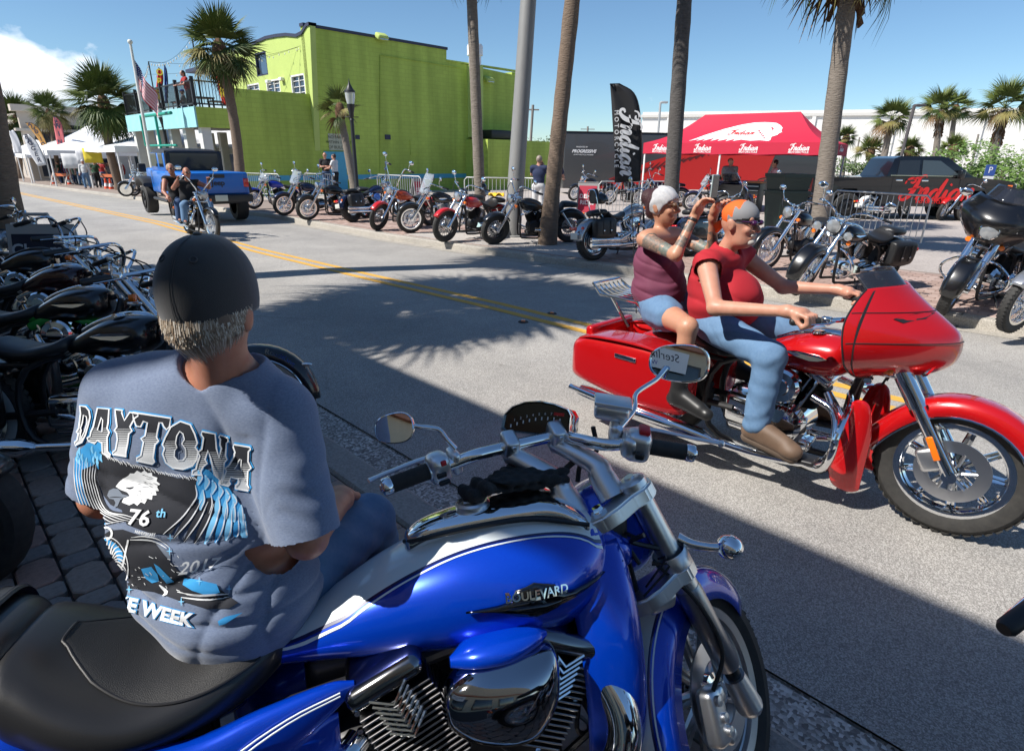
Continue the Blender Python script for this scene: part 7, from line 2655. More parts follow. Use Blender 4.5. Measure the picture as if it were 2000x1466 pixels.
for q in(-1,1):
 for rr3,w in((.006,.0016),):
  pts=[]
  c0=capp(.80,PI+q*.50,.006)
  n_=(c0-cc).normalized()
  X=n_.orthogonal().normalized()
  Y=n_.cross(X)
  MB().tube([c0+(X*math.cos(t)+Y*math.sin(t))*rr3-MO for t in[2*PI*k/16 for k in range(17)]],w,6).build('eyelet',mat('eyelet_thread',(.05,.05,.052),.7),cap_o)
bt=capp(.001,0,.01)
MB().sph(tuple(bt-MO),(.008,.008,.004),12,6).build('button',capm,cap_o)
# seam stitching lines
for aa in(PI,):
 for da in(-.03,.03):
  MB().tube([capp(t,aa+da,.009)-MO for t in[.15+.05*k for k in range(34)]],.0006,4).build('stitching',mat('eyelet_thread',(.05,.05,.052)),cap_o)
  # grey hair hanging below the cap
hr_=MB()
r3=random.Random(8)
hm1=[mat('hair_strand_%d'%i,c,.45)for i,c in enumerate(((.42,.35,.27),(.26,.19,.13),(.60,.55,.48)))]
hs_=[MB(),MB(),MB()]
for k in range(4600):
 a=PI+r3 .uniform(-1.62,1.62)
 t0=1.72+r3 .uniform(-.1,.22)
 p=capp(t0,a,-.05)
 outw=(p-cc)
 outw=(outw-cu_*outw.dot(cu_)).normalized()
 back=max(0,-math.cos(a))
 L=(.028+.046*back)*r3 .uniform(.55,1.1)
 d1=Vector((r3 .gauss(0,.05),r3 .gauss(0,.04),-1))
 m1=p+d1*L*.5+outw*.003
 e1=p+d1*L-outw*(.022*back+.006)+Vector((r3 .uniform(-.004,.004),0,0))
 w=r3 .uniform(.0005,.0011)
 sd=outw.cross(Vector((0,0,1))).normalized()*w
 vs=[p-sd-MO,p+sd-MO,m1-sd-MO,m1+sd-MO,e1-sd*.3-MO,e1+sd*.3-MO]
 hs_[r3 .choice((0,0,1,1,2))].add(vs,[(0,1,3,2),(2,3,5,4)])
hbase=mpart(sdf_mesh('hair',[('e',tuple(hd_c-mf*.018-mu*.02),(.068,.080,.072),[[mr[i],mf[i],mu[i]]for i in range(3)]),('c',tuple(hd_c-mf*.045-mu*.04-mr*.03),tuple(hd_c-mf*.045-mu*.04+mr*.03),.045,.045)],.005,.02),'hair',mat('hair_base',(.14,.10,.075),.7))
for i in range(3):
 hs_[i].build('hair_strands',hm1[i],hbase,smooth=False,kind='stuff')
 # ---- the print on the back, laid on the cloth
KS=2.82
PRN={}
def shirt_pt(X,Y,off):
 px,py=100+X/KS,740+Y/KS
 o=Vector((0,0,CAMH))
 d=ray(px,py).normalized()
 h,n_,_,_=shirt_bvh.ray_cast(o,d)
 if h is None:
  return None
 if n_.dot(d)>0:
  n_=-n_
 return h+n_*off-MO-d*.0006
def lay(vs,fs,off,name,m,attr=None,maxe=16):
 bm=bmesh.new()
 bv=[bm.verts.new((x,y,0))for x,y in vs]
 for f in fs:
  try:
   bm.faces.new([bv[i]for i in f])
  except Exception:
   pass
 for _ in range(5):
  es=[e for e in bm.edges if e.calc_length()>maxe]
  if not es:
   break
  bmesh.ops.subdivide_edges(bm,edges=es,cuts=1)
  bmesh.ops.triangulate(bm,faces=[f for f in bm.faces if len(f.verts)>4])
 bad=[]
 lay_=bm.verts.layers.float.new('gy')
 for v in bm.verts:
  if attr:
   v[lay_]=attr(v.co.x,v.co.y)
  p=shirt_pt(v.co.x,v.co.y,off)
  if p is None:
   bad.append(v)
  else:
   v.co=p
 bmesh.ops.delete(bm,geom=bad,context='VERTS')
 me=bpy.data.meshes.new(name)
 bm.to_mesh(me)
 bm.free()
 return link(me,name,m,shirt_o)
def poly_lay(poly,off,name,m,holes=(),**k):
 P3=[[Vector((x,y,0))for x,y in poly]]+[[Vector((x,y,0))for x,y in h]for h in holes]
 tr=tessellate_polygon(P3)
 return lay([(p.x,p.y)for L_ in P3 for p in L_],tr,off,name,m,**k)
def rib(poly,w,closed=True,taper=False):
 n=len(poly)
 L_,R_=[],[]
 for i in range(n):
  a=poly[i-1]if(i or closed)else poly[i]
  c=poly[(i+1)%n]if(i<n-1 or closed)else poly[i]
  b=poly[i]
  d=Vector((c[0]-a[0],c[1]-a[1]))
  d=d.normalized()if d.length else Vector((1,0))
  ww=w
  if taper:
   t=i/(n-1)
   ww=w*(math.sin(PI*min(max(t,.04),.96))**.6)
  L_.append((b[0]-d.y*ww,b[1]+d.x*ww))
  R_.append((b[0]+d.y*ww,b[1]-d.x*ww))
 vs=L_+R_
 fs=[(i,(i+1)%n,(i+1)%n+n,i+n)for i in range(n if closed else n-1)]
 return vs,fs
class Lay:
 """collect ribbons then lay them at once"""
 def __init__(s):
  s.v,s.f=[],[]
 def rib(s,pts,w,closed=False,taper=False,sm=0):
  if sm:
   pts=[tuple(q)for q in spl(pts,sm)]
  v,f=rib(pts,w,closed,taper)
  o=len(s.v)
  s.v+=v
  s.f+=[tuple(i+o for i in q)for q in f]
 def put(s,off,name,m,**k):
  return lay(s.v,s.f,off,name,m,**k)
ink_w=mat('print_white',(.80,.82,.84),.8)
ink_b=mat('print_blue',(.04,.33,.70),.8)
ink_bl=mat('print_light_blue',(.22,.60,.92),.8)
ink_k=mat('print_black',(.018,.02,.028),.85)
ink_g=mat('print_grey',(.16,.19,.24),.85)
half=bpy.data.materials.new('print_halftone')
half.use_nodes=True
t_=half.node_tree
b_=t_.nodes['Principled BSDF']
b_.inputs['Roughness'].default_value=.85
an_=t_.nodes.new('ShaderNodeAttribute')
an_.attribute_name='gy'
m1_=t_.nodes.new('ShaderNodeMath')
m1_.operation='MULTIPLY'
m1_.inputs[1].default_value=26*2*PI
m2_=t_.nodes.new('ShaderNodeMath')
m2_.operation='SINE'
m3_=t_.nodes.new('ShaderNodeMath')
m3_.operation='MULTIPLY_ADD'
m3_.inputs[1].default_value=.5
m3_.inputs[2].default_value=.5
mr_=t_.nodes.new('ShaderNodeMapRange')
mr_.inputs['From Min'].default_value=.38
mr_.inputs['From Max'].default_value=.8
gt_=t_.nodes.new('ShaderNodeMath')
gt_.operation='LESS_THAN'
ramp_=t_.nodes.new('ShaderNodeMixRGB')
ramp_.inputs[1].default_value=(.018,.02,.028,1)
ramp_.inputs[2].default_value=(.6,.62,.64,1)
L2=t_.links.new
L2(an_.outputs['Fac'],m1_.inputs[0])
L2(m1_.outputs[0],m2_.inputs[0])
L2(m2_.outputs[0],m3_.inputs[0])
L2(an_.outputs['Fac'],mr_.inputs['Value'])
L2(m3_.outputs[0],gt_.inputs[0])
L2(mr_.outputs[0],gt_.inputs[1])
L2(gt_.outputs[0],ramp_.inputs[0])
L2(ramp_.outputs[0],b_.inputs['Base Color'])
LET=[([(166,146),(198,150),(216,172),(222,208),(212,250),(196,305),(176,345),(140,364),(138,345),(150,335),(158,300),(148,290),(160,270),(170,190)],[[(186,196),(202,205),(206,235),(192,285),(176,318),(168,305),(174,280),(170,268),(180,240)]]),([(262,158),(326,165),(322,240),(316,270),(328,292),(316,320),(318,395),(334,412),(330,430),(290,405),(288,350),(262,334),(246,352),(212,338),(206,322),(222,312),(226,290),(240,260)],[[(284,210),(292,225),(288,290),(262,280)]]),([(360,168),(400,172),(396,185),(410,228),(440,182),(486,190),(484,202),(466,214),(440,262),(452,284),(434,300),(428,350),(418,400),(420,424),(346,412),(348,398),(362,388),(372,330),(368,296),(356,282),(370,262),(362,200)],[]),([(456,182),(662,214),(656,262),(640,276),(626,262),(616,240),(600,238),(584,320),(596,340),(576,360),(566,430),(574,452),(562,464),(476,446),(478,430),(500,418),(514,345),(500,326),(522,312),(536,238),(514,230),(498,262),(474,258),(460,216)],[]),([(716,232),(770,250),(794,300),(808,350),(796,372),(812,396),(806,440),(780,476),(730,494),(676,486),(636,456),(618,410),(628,380),(616,360),(634,318),(664,262)],[[(712,286),(730,300),(738,330),(724,352),(744,380),(746,420),(726,446),(700,446),(680,424),(682,392),(698,372),(690,350),(696,312)]]),([(834,286),(904,300),(912,380),(926,430),(938,380),(930,360),(932,330),(924,316),(930,306),(980,322),(978,338),(964,350),(960,420),(968,440),(954,456),(944,566),(900,520),(880,430),(866,390),(850,440),(862,462),(842,476),(826,510),(832,528),(776,524),(780,504),(800,492),(822,420),(812,400),(832,384),(842,320),(830,304)],[]),([(1012,356),(1100,372),(1104,384),(1092,396),(1090,450),(1108,486),(1090,504),(1088,580),(1096,596),(1088,614),(1014,600),(1016,582),(1030,572),(1032,546),(990,536),(980,560),(988,574),(978,586),(926,570),(930,556),(950,544),(966,500),(958,488),(980,470),(1020,400),(1010,372)],[[(1046,436),(1054,440),(1050,504),(1008,492)]]),]
for i,(o_,hs2)in enumerate(LET):
 b1=Lay()
 b1 .rib(o_,11,True)
 b1 .put(.0012,'letter_edge_blue',ink_b)
 ys=[q[1]for q in o_]
 y0,y1=min(ys),max(ys)
 poly_lay(o_,.0022,'letter',half,holes=hs2,maxe=10,attr=lambda x,y,y0=y0,y1=y1:(y-y0)/(y1-y0))
 b2=Lay()
 b2 .rib(o_,4.2,True)
 for h_ in hs2:
  b2 .rib(h_,3,True)
 b2 .put(.0032,'letter_edge_white',ink_w)
 # eagle
r6=random.Random(6)
poly_lay([(248,398),(262,380),(300,396),(350,440),(450,470),(540,486),(620,520),(700,545),(790,536),(822,500),(806,640),(796,700),(700,790),(664,850),(640,850),(560,850),(420,800),(392,720),(330,690),(292,640),(262,560),(244,470)],.0016,'eagle_body',ink_k)
f1,f2,f3,f4=Lay(),Lay(),Lay(),Lay()
for i in range(9):
 x0=140+i*15
 P=[(x0,430+i*4),(x0+2-i,560),(x0+30+i*3,680+i*4),(x0+90+i*9,800-i*7),(x0+130+i*14,800-i*4)]
 (f1 if i<3 else f3).rib(P,8,taper=True,sm=5)
 f2 .rib([(p[0]-6,p[1]+4)for p in P],2.6,taper=True,sm=5)
for k in range(26):
 x,y=r6 .uniform(150,290),r6 .uniform(355,450)
 (f1 if k%2 else f4).rib([(x,y),(x-4,y+22),(x+4,y+44)],6,taper=True,sm=3)
poly_lay([(818,482),(870,498),(980,596),(1056,712),(1078,800),(1064,860),(1020,800),(960,712),(880,650),(806,660),(800,570)],.0021,'wing_crest',ink_b)
poly_lay([(134,440),(150,400),(200,352),(288,345),(300,388),(252,410),(238,470),(170,500),(160,640),(170,720),(142,640),(132,540)],.0021,'wing_crest',ink_b)
for tier,n_ in((2,9),(1,7),(0,6)):
 for k in range(n_):
  t=k/(n_-1)
  if tier==0:
   x,y=812+190*t,498+130*t
   P=[(x,y),(x+10,y+40),(x-2,y+84)]
   w_=15
  elif tier==1:
   x,y=796+252*t,580+110*t**.8
   P=[(x,y),(x-4,y+60),(x-18+26*t,y+112)]
   w_=17
  else:
   x,y=800+262*t,650+90*t
   P=[(x,y),(x-80+80*t,y+100+12*t),(x-180+196*t,y+200+60*math.sin(PI*t)-96*t)]
   w_=19
  (f4 if tier==0 or(tier==1 and k%2)else(f3 if t<.45 else(f1 if k%2 else f4))).rib(P,w_,taper=True,sm=5)
  for sd_ in(1,):
   f2 .rib([(p[0]+sd_*w_*.7*(1-.9*(i==2))*(i>0),p[1])for i,p in enumerate(P)],3.4,taper=True,sm=5)
  if tier==2:
   f3 .rib([(p[0]+3,p[1])for p in P],1.5,taper=True,sm=4)
for k in range(46):
 x=300+k*11
 y=412+130*(k/46)**.8+r6 .uniform(-4,8)
 f2 .rib([(x,y),(x+8,y+8),(x+14,y+20)],2,taper=True,sm=2)
f3 .put(.0020,'dark_feathers',ink_k)['kind']='stuff'
f1 .put(.0024,'blue_feathers',ink_b)['kind']='stuff'
f4 .put(.0026,'light_blue_feathers',ink_bl)['kind']='stuff'
f2 .put(.0032,'white_feathers',ink_w)['kind']='stuff'
hdp=[(362,590),(380,566),(402,545),(430,528),(440,515),(462,516),(478,500),(500,512),(520,498),(536,514),(560,512),(562,530),(590,540),(586,560),(606,576),(588,588),(600,612),(580,616),(584,640),(562,640),(560,664),(536,660),(520,686),(500,676),(480,696),(462,682),(436,694),(410,684),(396,678),(404,656),(440,642),(424,622),(388,608)]
poly_lay(hdp,.0026,'eagle_head',ink_w)
poly_lay([(316,640),(326,612),(350,600),(376,604),(398,632),(436,642),(404,652),(388,664),(372,700),(352,706),(362,680),(352,662),(330,658)],.0028,'beak',ink_g)
ey=Lay()
ey.rib([(418,596),(440,600),(462,594)],5,taper=True,sm=3)
ey.rib([(330,650),(360,648),(400,650)],2.5,taper=True,sm=3)
for k in range(30):
 x,y=r6 .uniform(470,590),r6 .uniform(520,670)
 ey.rib([(x,y),(x+12,y+3),(x+24,y+8)],1.2,taper=True)
ey.put(.0034,'eagle_eye',ink_k)
# motorcycle drawing
poly_lay([(560,890),(660,960),(650,1060),(480,1060),(420,960),(440,880)],.0011,'haze_patch',ink_g)
poly_lay([(330,830),(400,826),(470,850),(560,880),(620,960),(700,1050),(770,1096),(940,1160),(990,1200),(1030,1230),(980,1260),(860,1262),(700,1215),(560,1165),(440,1150),(330,1140),(280,1060),(250,960),(240,880),(300,850)],.0018,'bike_shadow',ink_k)
w1,w2,w3=Lay(),Lay(),Lay()
for k in range(22):
 a=2*PI*k/22
 c0=(344,1010)
 P=[]
 for q in range(4):
  t=.25+q*.25
  aa=a+t*.9
  P.append((c0[0]+74*t*math.cos(aa)+18*t*math.sin(aa),c0[1]+128*t*math.sin(aa)))
 w1 .rib(P,4.2,taper=True,sm=2)
w1 .rib([(344+84*math.cos(2*PI*k/30)+20*math.sin(2*PI*k/30),1010+142*math.sin(2*PI*k/30))for k in range(30)],2.5,True)
w1 .rib([(312+30*math.cos(2*PI*k/16),846+32*math.sin(2*PI*k/16))for k in range(16)],6,True)
w1 .rib([(440,880),(560,885),(640,930)],4,taper=True,sm=4)
w1 .rib([(446,868),(520,862),(600,880),(660,930)],3,taper=True,sm=4)
w1 .rib([(700,1170),(820,1186),(980,1176)],6,taper=True,sm=4)
w1 .rib([(720,1200),(840,1212),(985,1198)],5,taper=True,sm=4)
w1 .rib([(430,880),(412,970),(392,1060)],5,sm=3)
w1 .rib([(600,1130),(640,1170),(620,1190)],10,taper=True,sm=3)
for k in range(26):
 x,y=r6 .uniform(440,720),r6 .uniform(960,1180)
 w1 .rib([(x,y),(x+r6 .uniform(6,24),y+r6 .uniform(-4,16))],1.6)
w1 .put(.0030,'bike_white_lines',ink_w)
poly_lay([(230,838),(300,868),(360,900),(400,950),(400,1000),(376,1000),(350,930),(270,880)],.0026,'bike_fender',ink_b)
poly_lay([(500,1040),(556,1028),(590,1070),(600,1110),(560,1120),(520,1090)],.0026,'bike_engine_blue',ink_b)
poly_lay([(736,1090),(820,1104),(912,1126),(930,1170),(870,1190),(780,1160),(730,1130)],.0026,'bike_rear_blue',ink_b)
poly_lay([(570,1010),(600,1030),(680,1110),(640,1120),(590,1060)],.0026,'bike_frame_blue',ink_b)
for sx,sy in((438,1156),(820,1110),(978,1150),(722,1222),(656,944),(300,990),(660,870)):
 w2 .rib([(sx-16,sy),(sx,sy),(sx+16,sy)],2.6,taper=True,sm=2)
 w2 .rib([(sx,sy-22),(sx,sy),(sx,sy+22)],2.6,taper=True,sm=2)
w2 .put(.0034,'sparkles',ink_bl)
poly_lay([(920,1330),(960,1306),(1056,1282),(1010,1312),(960,1344),(926,1352)],.0022,'blue_flash',ink_b)
def text_lay(txt,size,fn,off,name,m,bold=0.0,shear=0.0,space=1.0,outline=None):
 me=text_mesh(txt,size,bold=bold,shear=shear,space=space,align='LEFT',res=2)
 vs=[(v.co.x,v.co.y)for v in me.vertices]
 fs=[list(p.vertices)for p in me.polygons]
 q=[fn(x,y)for x,y in vs]
 if outline:
  me2=text_mesh(txt,size,bold=bold+outline[0],shear=shear,space=space,align='LEFT',res=2)
  q2=[fn(v.co.x,v.co.y)for v in me2 .vertices]
  lay(q2,[list(p.vertices)for p in me2 .polygons],off-.001,name+'_edge',outline[1],maxe=12)
  bpy.data.meshes.remove(me2)
 lay(q,fs,off,name,m,maxe=12)
 bpy.data.meshes.remove(me)
text_lay('76',120,lambda x,y:(424+x,758-y+x*.10),.0044,'number',ink_w,bold=2.5,shear=.25,outline=(3.5,ink_k))
text_lay('th',64,lambda x,y:(582+x,738-y),.0044,'number_suffix',ink_bl,bold=1,shear=.2)
text_lay('ANNIVERSARY',24,lambda x,y:(470+x*.72,838-y+.0012*(x-80)**2*-.6+x*.12),.0044,'lettering',ink_w,bold=.5)
text_lay('2017',88,lambda x,y:(702+x*1.2,1042-y*1.05-x*.18),.0046,'year',ink_w,bold=1.2,shear=.35)
bwp=spl([(318,1100),(348,1172),(410,1218),(490,1240),(600,1272),(720,1304),(900,1334)],10)
lens=[0]
for a_,c_ in zip(bwp,bwp[1:]):
 lens.append(lens[-1]+float(np.hypot(*(c_-a_))))
def along(x,y):
 s_=max(0.0,min(x,lens[-1]-1))
 i=max(0,min(len(lens)-2,next((j for j,l in enumerate(lens)if l>s_),1)-1))
 t=(s_-lens[i])/(lens[i+1]-lens[i])
 p=bwp[i]+(bwp[i+1]-bwp[i])*t
 d=bwp[i+1]-bwp[i]
 d=d/np.hypot(*d)
 return(p[0]+d[1]*y*.9,p[1]-d[0]*y)
text_lay('BIKE WEEK',104,lambda x,y:along(x+26,y-14),.0034,'lettering',ink_w,bold=4.2,outline=(3.5,ink_b))
# ---- the two people on the red motorcycle
def rf(px,py,Y):
 p=RF.at(px,py,Y)
 return RF.M@p
def rl(x,y,z):
 return RF.M@Vector((x,y,z))
FWD=Vector(RF.F)
LFT=Vector(RF.L)
UPV=V(0,0,1)
def orient(J,fwd):
 J['fwd']=Vector(fwd)
 return J
SHX=-.10
_rl=rl
rl=lambda x,y,z:_rl(x+(SHX if z>1.0 else SHX*.5 if z>.82 else 0),y,z-(.04 if z>1.0 else 0))
gripR=[o for o in red.children if o.name.startswith('grip')]
gc_=sorted([RF.M@(sum((v.co for v in o.data.vertices),Vector())/len(o.data.vertices))for o in gripR],key=lambda p:p.dot(LFT))
gR,gL=gc_[0],gc_[1]
J={'pelvis':rl(-1.30,0,.86),'chest':rl(-1.27,0,1.14),'neck':rl(-1.235,0,1.335),'head':rl(-1.165,-.01,1.475),'sh_r':rl(-1.235,-.215,1.255),'sh_l':rl(-1.215,.215,1.255),'el_r':rl(-1.055,-.40,1.06),'el_l':rl(-1.0,.36,1.08),'hip_r':rl(-1.24,-.11,.84),'hip_l':rl(-1.24,.11,.84),'kn_r':rl(-.86,-.30,.79),'kn_l':rl(-.86,.30,.79),'an_r':rl(-.86,-.33,.40),'an_l':rl(-.86,.33,.40),'toe_r':rl(-.70,-.345,.335),'toe_l':rl(-.70,.345,.335)}
J['wr_r']=gR-FWD*.085+UPV*.035-LFT*.01
J['wr_l']=gL-FWD*.085+UPV*.035
orient(J,FWD)
drv=thing('person','heavy man in sleeveless red shirt and jeans steering the red motorcycle','person',(J['pelvis'].x,J['pelvis'].y,0))
off_=drv.location.copy()
def rpart(me,name,m,par):
 o=par
 while o.parent:
  o=o.parent
 for v in me.vertices:
  v.co-=o.location
 return link(me,name,m,par)
def grip_hand(w,g,bardir,sgn):
 """fist closed round a bar"""
 b=bardir.normalized()
 up=V(0,0,1)
 f_=b.cross(up).normalized()
 if f_.dot(FWD)<0:
  f_=-f_
 P=[('c',tuple(w),tuple(g-f_*.03+up*.026),.030,.034),('c',tuple(g-f_*.025+up*.03-b*.03),tuple(g-f_*.025+up*.03+b*.03),.024,.024)]
 for k in range(4):
  o=b*(-.036+.024*k)
  p0=g+o-f_*.012+up*.034
  p1=g+o+f_*.026+up*.028
  p2=g+o+f_*.032-up*.006
  p3=g+o+f_*.010-up*.028
  for a_,c_ in((p0,p1),(p1,p2),(p2,p3)):
   P.append(('c',tuple(a_),tuple(c_),.0118,.011,.004))
 P.append(('c',tuple(g-b*sgn*.045-f_*.03+up*.01),tuple(g-b*sgn*.040+f_*.012-up*.02),.0135,.011,.008))
 return P
P,B_=body_prims(J,1.06)
hp,cv,(hr,hf,hu)=head_prims(J['head'],FWD+LFT*-.05-UPV*.03,UPV-FWD*.02,1.06)
P+=hp+grip_hand(J['wr_r'],gR,LFT+FWD*.2,1)+grip_hand(J['wr_l'],gL,LFT-FWD*.2,-1)
P+=[('e',tuple(J['head']+hf*.03-hu*.10),(.055,.05,.04),None,.03)]
fair=mat('fair_skin',(0.56,0.30,0.21),0.45,noise=(16,.6,(0.47,0.21,0.14)),bump=(200,.12,.001))
rpart(sdf_mesh('body',P,.0075,.024,carve=cv),'body',fair,drv)
def fold2(cx,cy,cz,amp=.004,fr=60):
 def fn(X,Y,Z):
  Z=Z+.03*np.sin(X*7+Y*9)
  return 1.6*amp*(1-np.abs(np.sin(Z*fr*.4+2*np.sin(X*5+Y*6)+(X-Y)*6)))**3+amp*.5*np.sin(Z*fr+3*np.sin(X*9+Y*7)+(X+Y)*18)*np.exp(-((Z-cz)/.16)**2)+amp*.5*np.sin((X-Y)*40+Z*22)
 return fn
redc=mat('red_cotton',(0.36,0.008,0.018),0.85,noise=(240,.7,(0.42,0.014,0.024)),bump=(500,.3,.0008))
bel=[('e',tuple(rl(-1.23,0,.98)),(.195,.19,.18),None)]
tp,_=body_prims(J,1.16)
cw=tp[:4]+bel
for s in('l','r'):
 a,b=J['sh_'+s],J['el_'+s]
 cw.append(('c',tuple(a),tuple(a+(b-a)*.16),.068,.068))
cw.append(('c',tuple(J['neck']-UPV*.06),tuple(J['neck']-UPV*.04),.09,.075))
sh=rpart(hem_cut(sdf_mesh('shirt',cw,.007,.04,.012,carve=[('c',tuple(J['neck']+UPV*.06+FWD*.02),tuple(J['neck']+FWD*.03-UPV*.012),.09,.068)],disp=fold2(0,0,1.0)),[(J['sh_'+s]+(J['el_'+s]-J['sh_'+s])*.11,J['el_'+s]-J['sh_'+s],.108)for s in('l','r')]),'shirt',redc,drv)
sh.modifiers.new('thickness','SOLIDIFY').thickness=-.003
# faded print on the chest: rows of broken letters
jp,_=body_prims(J,1.2)
def leg_cloth(J,name,m,par,full=True,g_=1.15,upto=.5,vox=.0075):
 out=[jp[2]]if full else[]
 for s in('l','r'):
  a,b,c=J['hip_'+s],J['kn_'+s],J['an_'+s]
  if full:
   out+=[('c',tuple(a),tuple(b),.096,.071),('c',tuple(b),tuple(c+(b-c)*.02),.070,.062)]
  else:
   out+=[('c',tuple(a),tuple(a+(b-a)*upto),.108,.092)]
 return rpart(sdf_mesh(name,out,vox,.03,.011,disp=lambda X,Y,Z:.0035*np.sin(X*27+3*np.sin(Z*17+Y*9))*np.sin(Z*33+2.5*np.sin(Y*19+X*12))+.0035*(1-np.abs(np.sin(Z*14+X*11-Y*9+1.7*np.sin(X*12+Z*7))))**3),name,m,par)
leg_cloth(J,'jeans',denim,drv)
for s in('l','r'):
 a,t=J['an_'+s],J['toe_'+s]
 d=(t-a)
 d.z=0
 d.normalize()
 so_=rpart(sdf_mesh('boot',[('c',tuple(a+V(0,0,.12)),tuple(a-V(0,0,.03)),.058,.052),('c',tuple(a-V(0,0,.045)-d*.03),tuple(t+d*.06-V(0,0,.015)),.048,.043),('c',tuple(a+V(0,0,.0)),tuple(t+d*.02+V(0,0,.012)),.054,.044),('e',tuple(t+d*.05-V(0,0,.01)),(.055,.055,.042),None)],.006,.02),'boot',shoe_t,drv)
 rpart(sdf_mesh('sole',[('c',tuple(a-V(0,0,.088)-d*.04),tuple(t+d*.06-V(0,0,.045)),.036,.036)],.006,.01,carve=[('e',tuple(t-d*.05+V(0,0,.09)),(.4,.4,.11),None)]),'sole',mat('rubber_sole',(.10,.07,.05),.8),so_)
 # head scarf: grey with orange flames, tail at the back; sunglasses; goatee
c=J['head']
E_=[[hr[i],hf[i],hu[i]]for i in range(3)]
sc_g=mat('scarf_grey',(.22,.22,.23),.8)
sc_o=mat('scarf_orange',(.75,.12,.015),.8)
sc_k=mat('scarf_black',(.02,.02,.02),.8)
scarf=sdf_mesh('head_scarf',[('e',tuple(c+hu*.042-hf*.006),(.088,.108,.086),E_),('c',tuple(c-hf*.10+hu*.0),tuple(c-hf*.145-hu*.03),.014,.018),('c',tuple(c-hf*.10-hu*.01),tuple(c-hf*.135-hu*.06),.010,.014)],.005,.015,carve=[('e',tuple(c+hf*.14-hu*.10),(.16,.14,.125),E_),('e',tuple(c-hu*.12+hf*.0),(.13,.09,.115),E_)])
so2=rpart(scarf,'head_scarf',sc_g,drv)
scarf.materials.append(sc_o)
scarf.materials.append(sc_k)
for p in scarf.polygons:
 q=p.center+off_-c
 a_=q.dot(hf)
 h_=q.dot(hu)
 wv=.018*math.sin(a_*120+h_*60)
 if h_<.022+.2*a_ and a_>-.06:
  p.material_index=2 if abs(h_-.015-.2*a_)<.008 else 0
 if a_<-.015+wv+.6*(h_-.05):
  p.material_index=1
sg_=MB()
for k in(-1,1):
 sg_.sph(tuple(c+hf*.102+hr*k*.034+hu*.012-off_),(.022,.022,.016),14,8)
 sg_.tube([c+hf*.10+hr*k*.055+hu*.018-off_,c+hf*.0+hr*k*.084+hu*.018-off_],.0035,6)
sg_.tube([c+hf*.112-hr*.015+hu*.014-off_,c+hf*.112+hr*.015+hu*.014-off_],.003,6)
sg_.build('sunglasses',mat('purple_lens',(.05,.01,.05),.1,0,.6),drv)
rpart(sdf_mesh('goatee',[('e',tuple(c+hf*.082-hu*.097),(.028,.028,.024),None),('c',tuple(c+hf*.096-hr*.022-hu*.058),tuple(c+hf*.096+hr*.022-hu*.058),.008,.008)],.004,.008),'goatee',mat('white_beard',(.45,.42,.38),.8),drv)
# the woman behind, filming with a phone
SHX=-.12
Jw={'pelvis':rl(-1.66,-.01,.89),'chest':rl(-1.665,-.01,1.17),'neck':rl(-1.67,-.01,1.395),'head':rl(-1.65,-.02,1.535),'sh_r':rl(-1.665,-.175,1.345),'sh_l':rl(-1.63,.155,1.345),'el_r':rl(-1.40,-.24,1.285),'el_l':rl(-1.36,.13,1.27),'wr_r':rl(-1.365,-.14,1.50),'wr_l':rl(-1.33,.02,1.49),'hip_r':rl(-1.62,-.10,.86),'hip_l':rl(-1.62,.10,.86),'kn_r':rl(-1.28,-.33,.86),'kn_l':rl(-1.28,.33,.86),'an_r':rl(-1.33,-.37,.46),'an_l':rl(-1.33,.37,.46),'toe_r':rl(-1.18,-.38,.40),'toe_l':rl(-1.18,.38,.40)}
orient(Jw,FWD)
wom=thing('person','tattooed woman in plum tank top and white headband filming with a phone','person',(Jw['pelvis'].x,Jw['pelvis'].y,0))
tan=mat('light_tan_skin',(0.52,0.27,0.17),0.45,noise=(14,.5,(0.46,0.22,0.14)),bump=(200,.12,.001))
Pw,Bw=body_prims(Jw,1.12,True)
hw,cw2,(wr_,wf_,wu_)=head_prims(Jw['head'],FWD+LFT*.04+UPV*.05,UPV,.97)
Pw+=hw+hand_prims(Jw['wr_r'],UPV*.9+FWD*.28+LFT*.25,-FWD,.95,curl=.5,thumb=1)+hand_prims(Jw['wr_l'],UPV*.9+FWD*.25-LFT*.15,-FWD,.95,curl=.5,thumb=-1)
wb2=rpart(sdf_mesh('body',Pw,.007,.022,carve=cw2),'body',tan,wom)
# tattoos: dark ink in the skin, real marks of their own
ink=mat('tattooed_skin',(0.30,0.19,0.14),0.5,noise=(60,.35,(0.07,0.09,0.085)))
inkg=mat('tattooed_skin_green',(0.26,0.21,0.17),0.5,noise=(70,.35,(0.07,0.14,0.13)))
wb2 .data.materials.append(ink)
wb2 .data.materials.append(inkg)
wo_=wom.location.copy()
def near_seg(p,a,b):
 d=b-a
 t=(p-a).dot(d)/d.length_squared
 return t,(p-(a+d*t)).length
for p in wb2 .data.polygons:
 q=p.center+wo_
 for s in('r','l'):
  t,dd=near_seg(q,Jw['sh_'+s],Jw['el_'+s])
  n3=math.sin(q.x*90+1.3)*math.sin(q.z*110)+math.sin(q.y*80+q.z*50)
  if.12<t<.86 and dd<.062 and q.z>1.25 and n3>-1.0:
   p.material_index=1 if(t<.62)else 2
  t,dd=near_seg(q,Jw['el_'+s],Jw['wr_'+s])
  if.2<t<.85 and dd<.05 and n3>-.2:
   p.material_index=1
 if(q-Jw['sh_r']).dot(FWD)<-.035 and 1.27<q.z<1.38 and math.sin(q.x*140)*math.sin(q.z*120)>.25:
  p.material_index=1
plum=mat('plum_jersey',(0.135,0.028,0.062),0.8,noise=(200,.6,(0.16,0.035,0.075)),bump=(500,.3,.0008))
tw=[Pw[0],Pw[1],Pw[2]]+Pw[5:7]
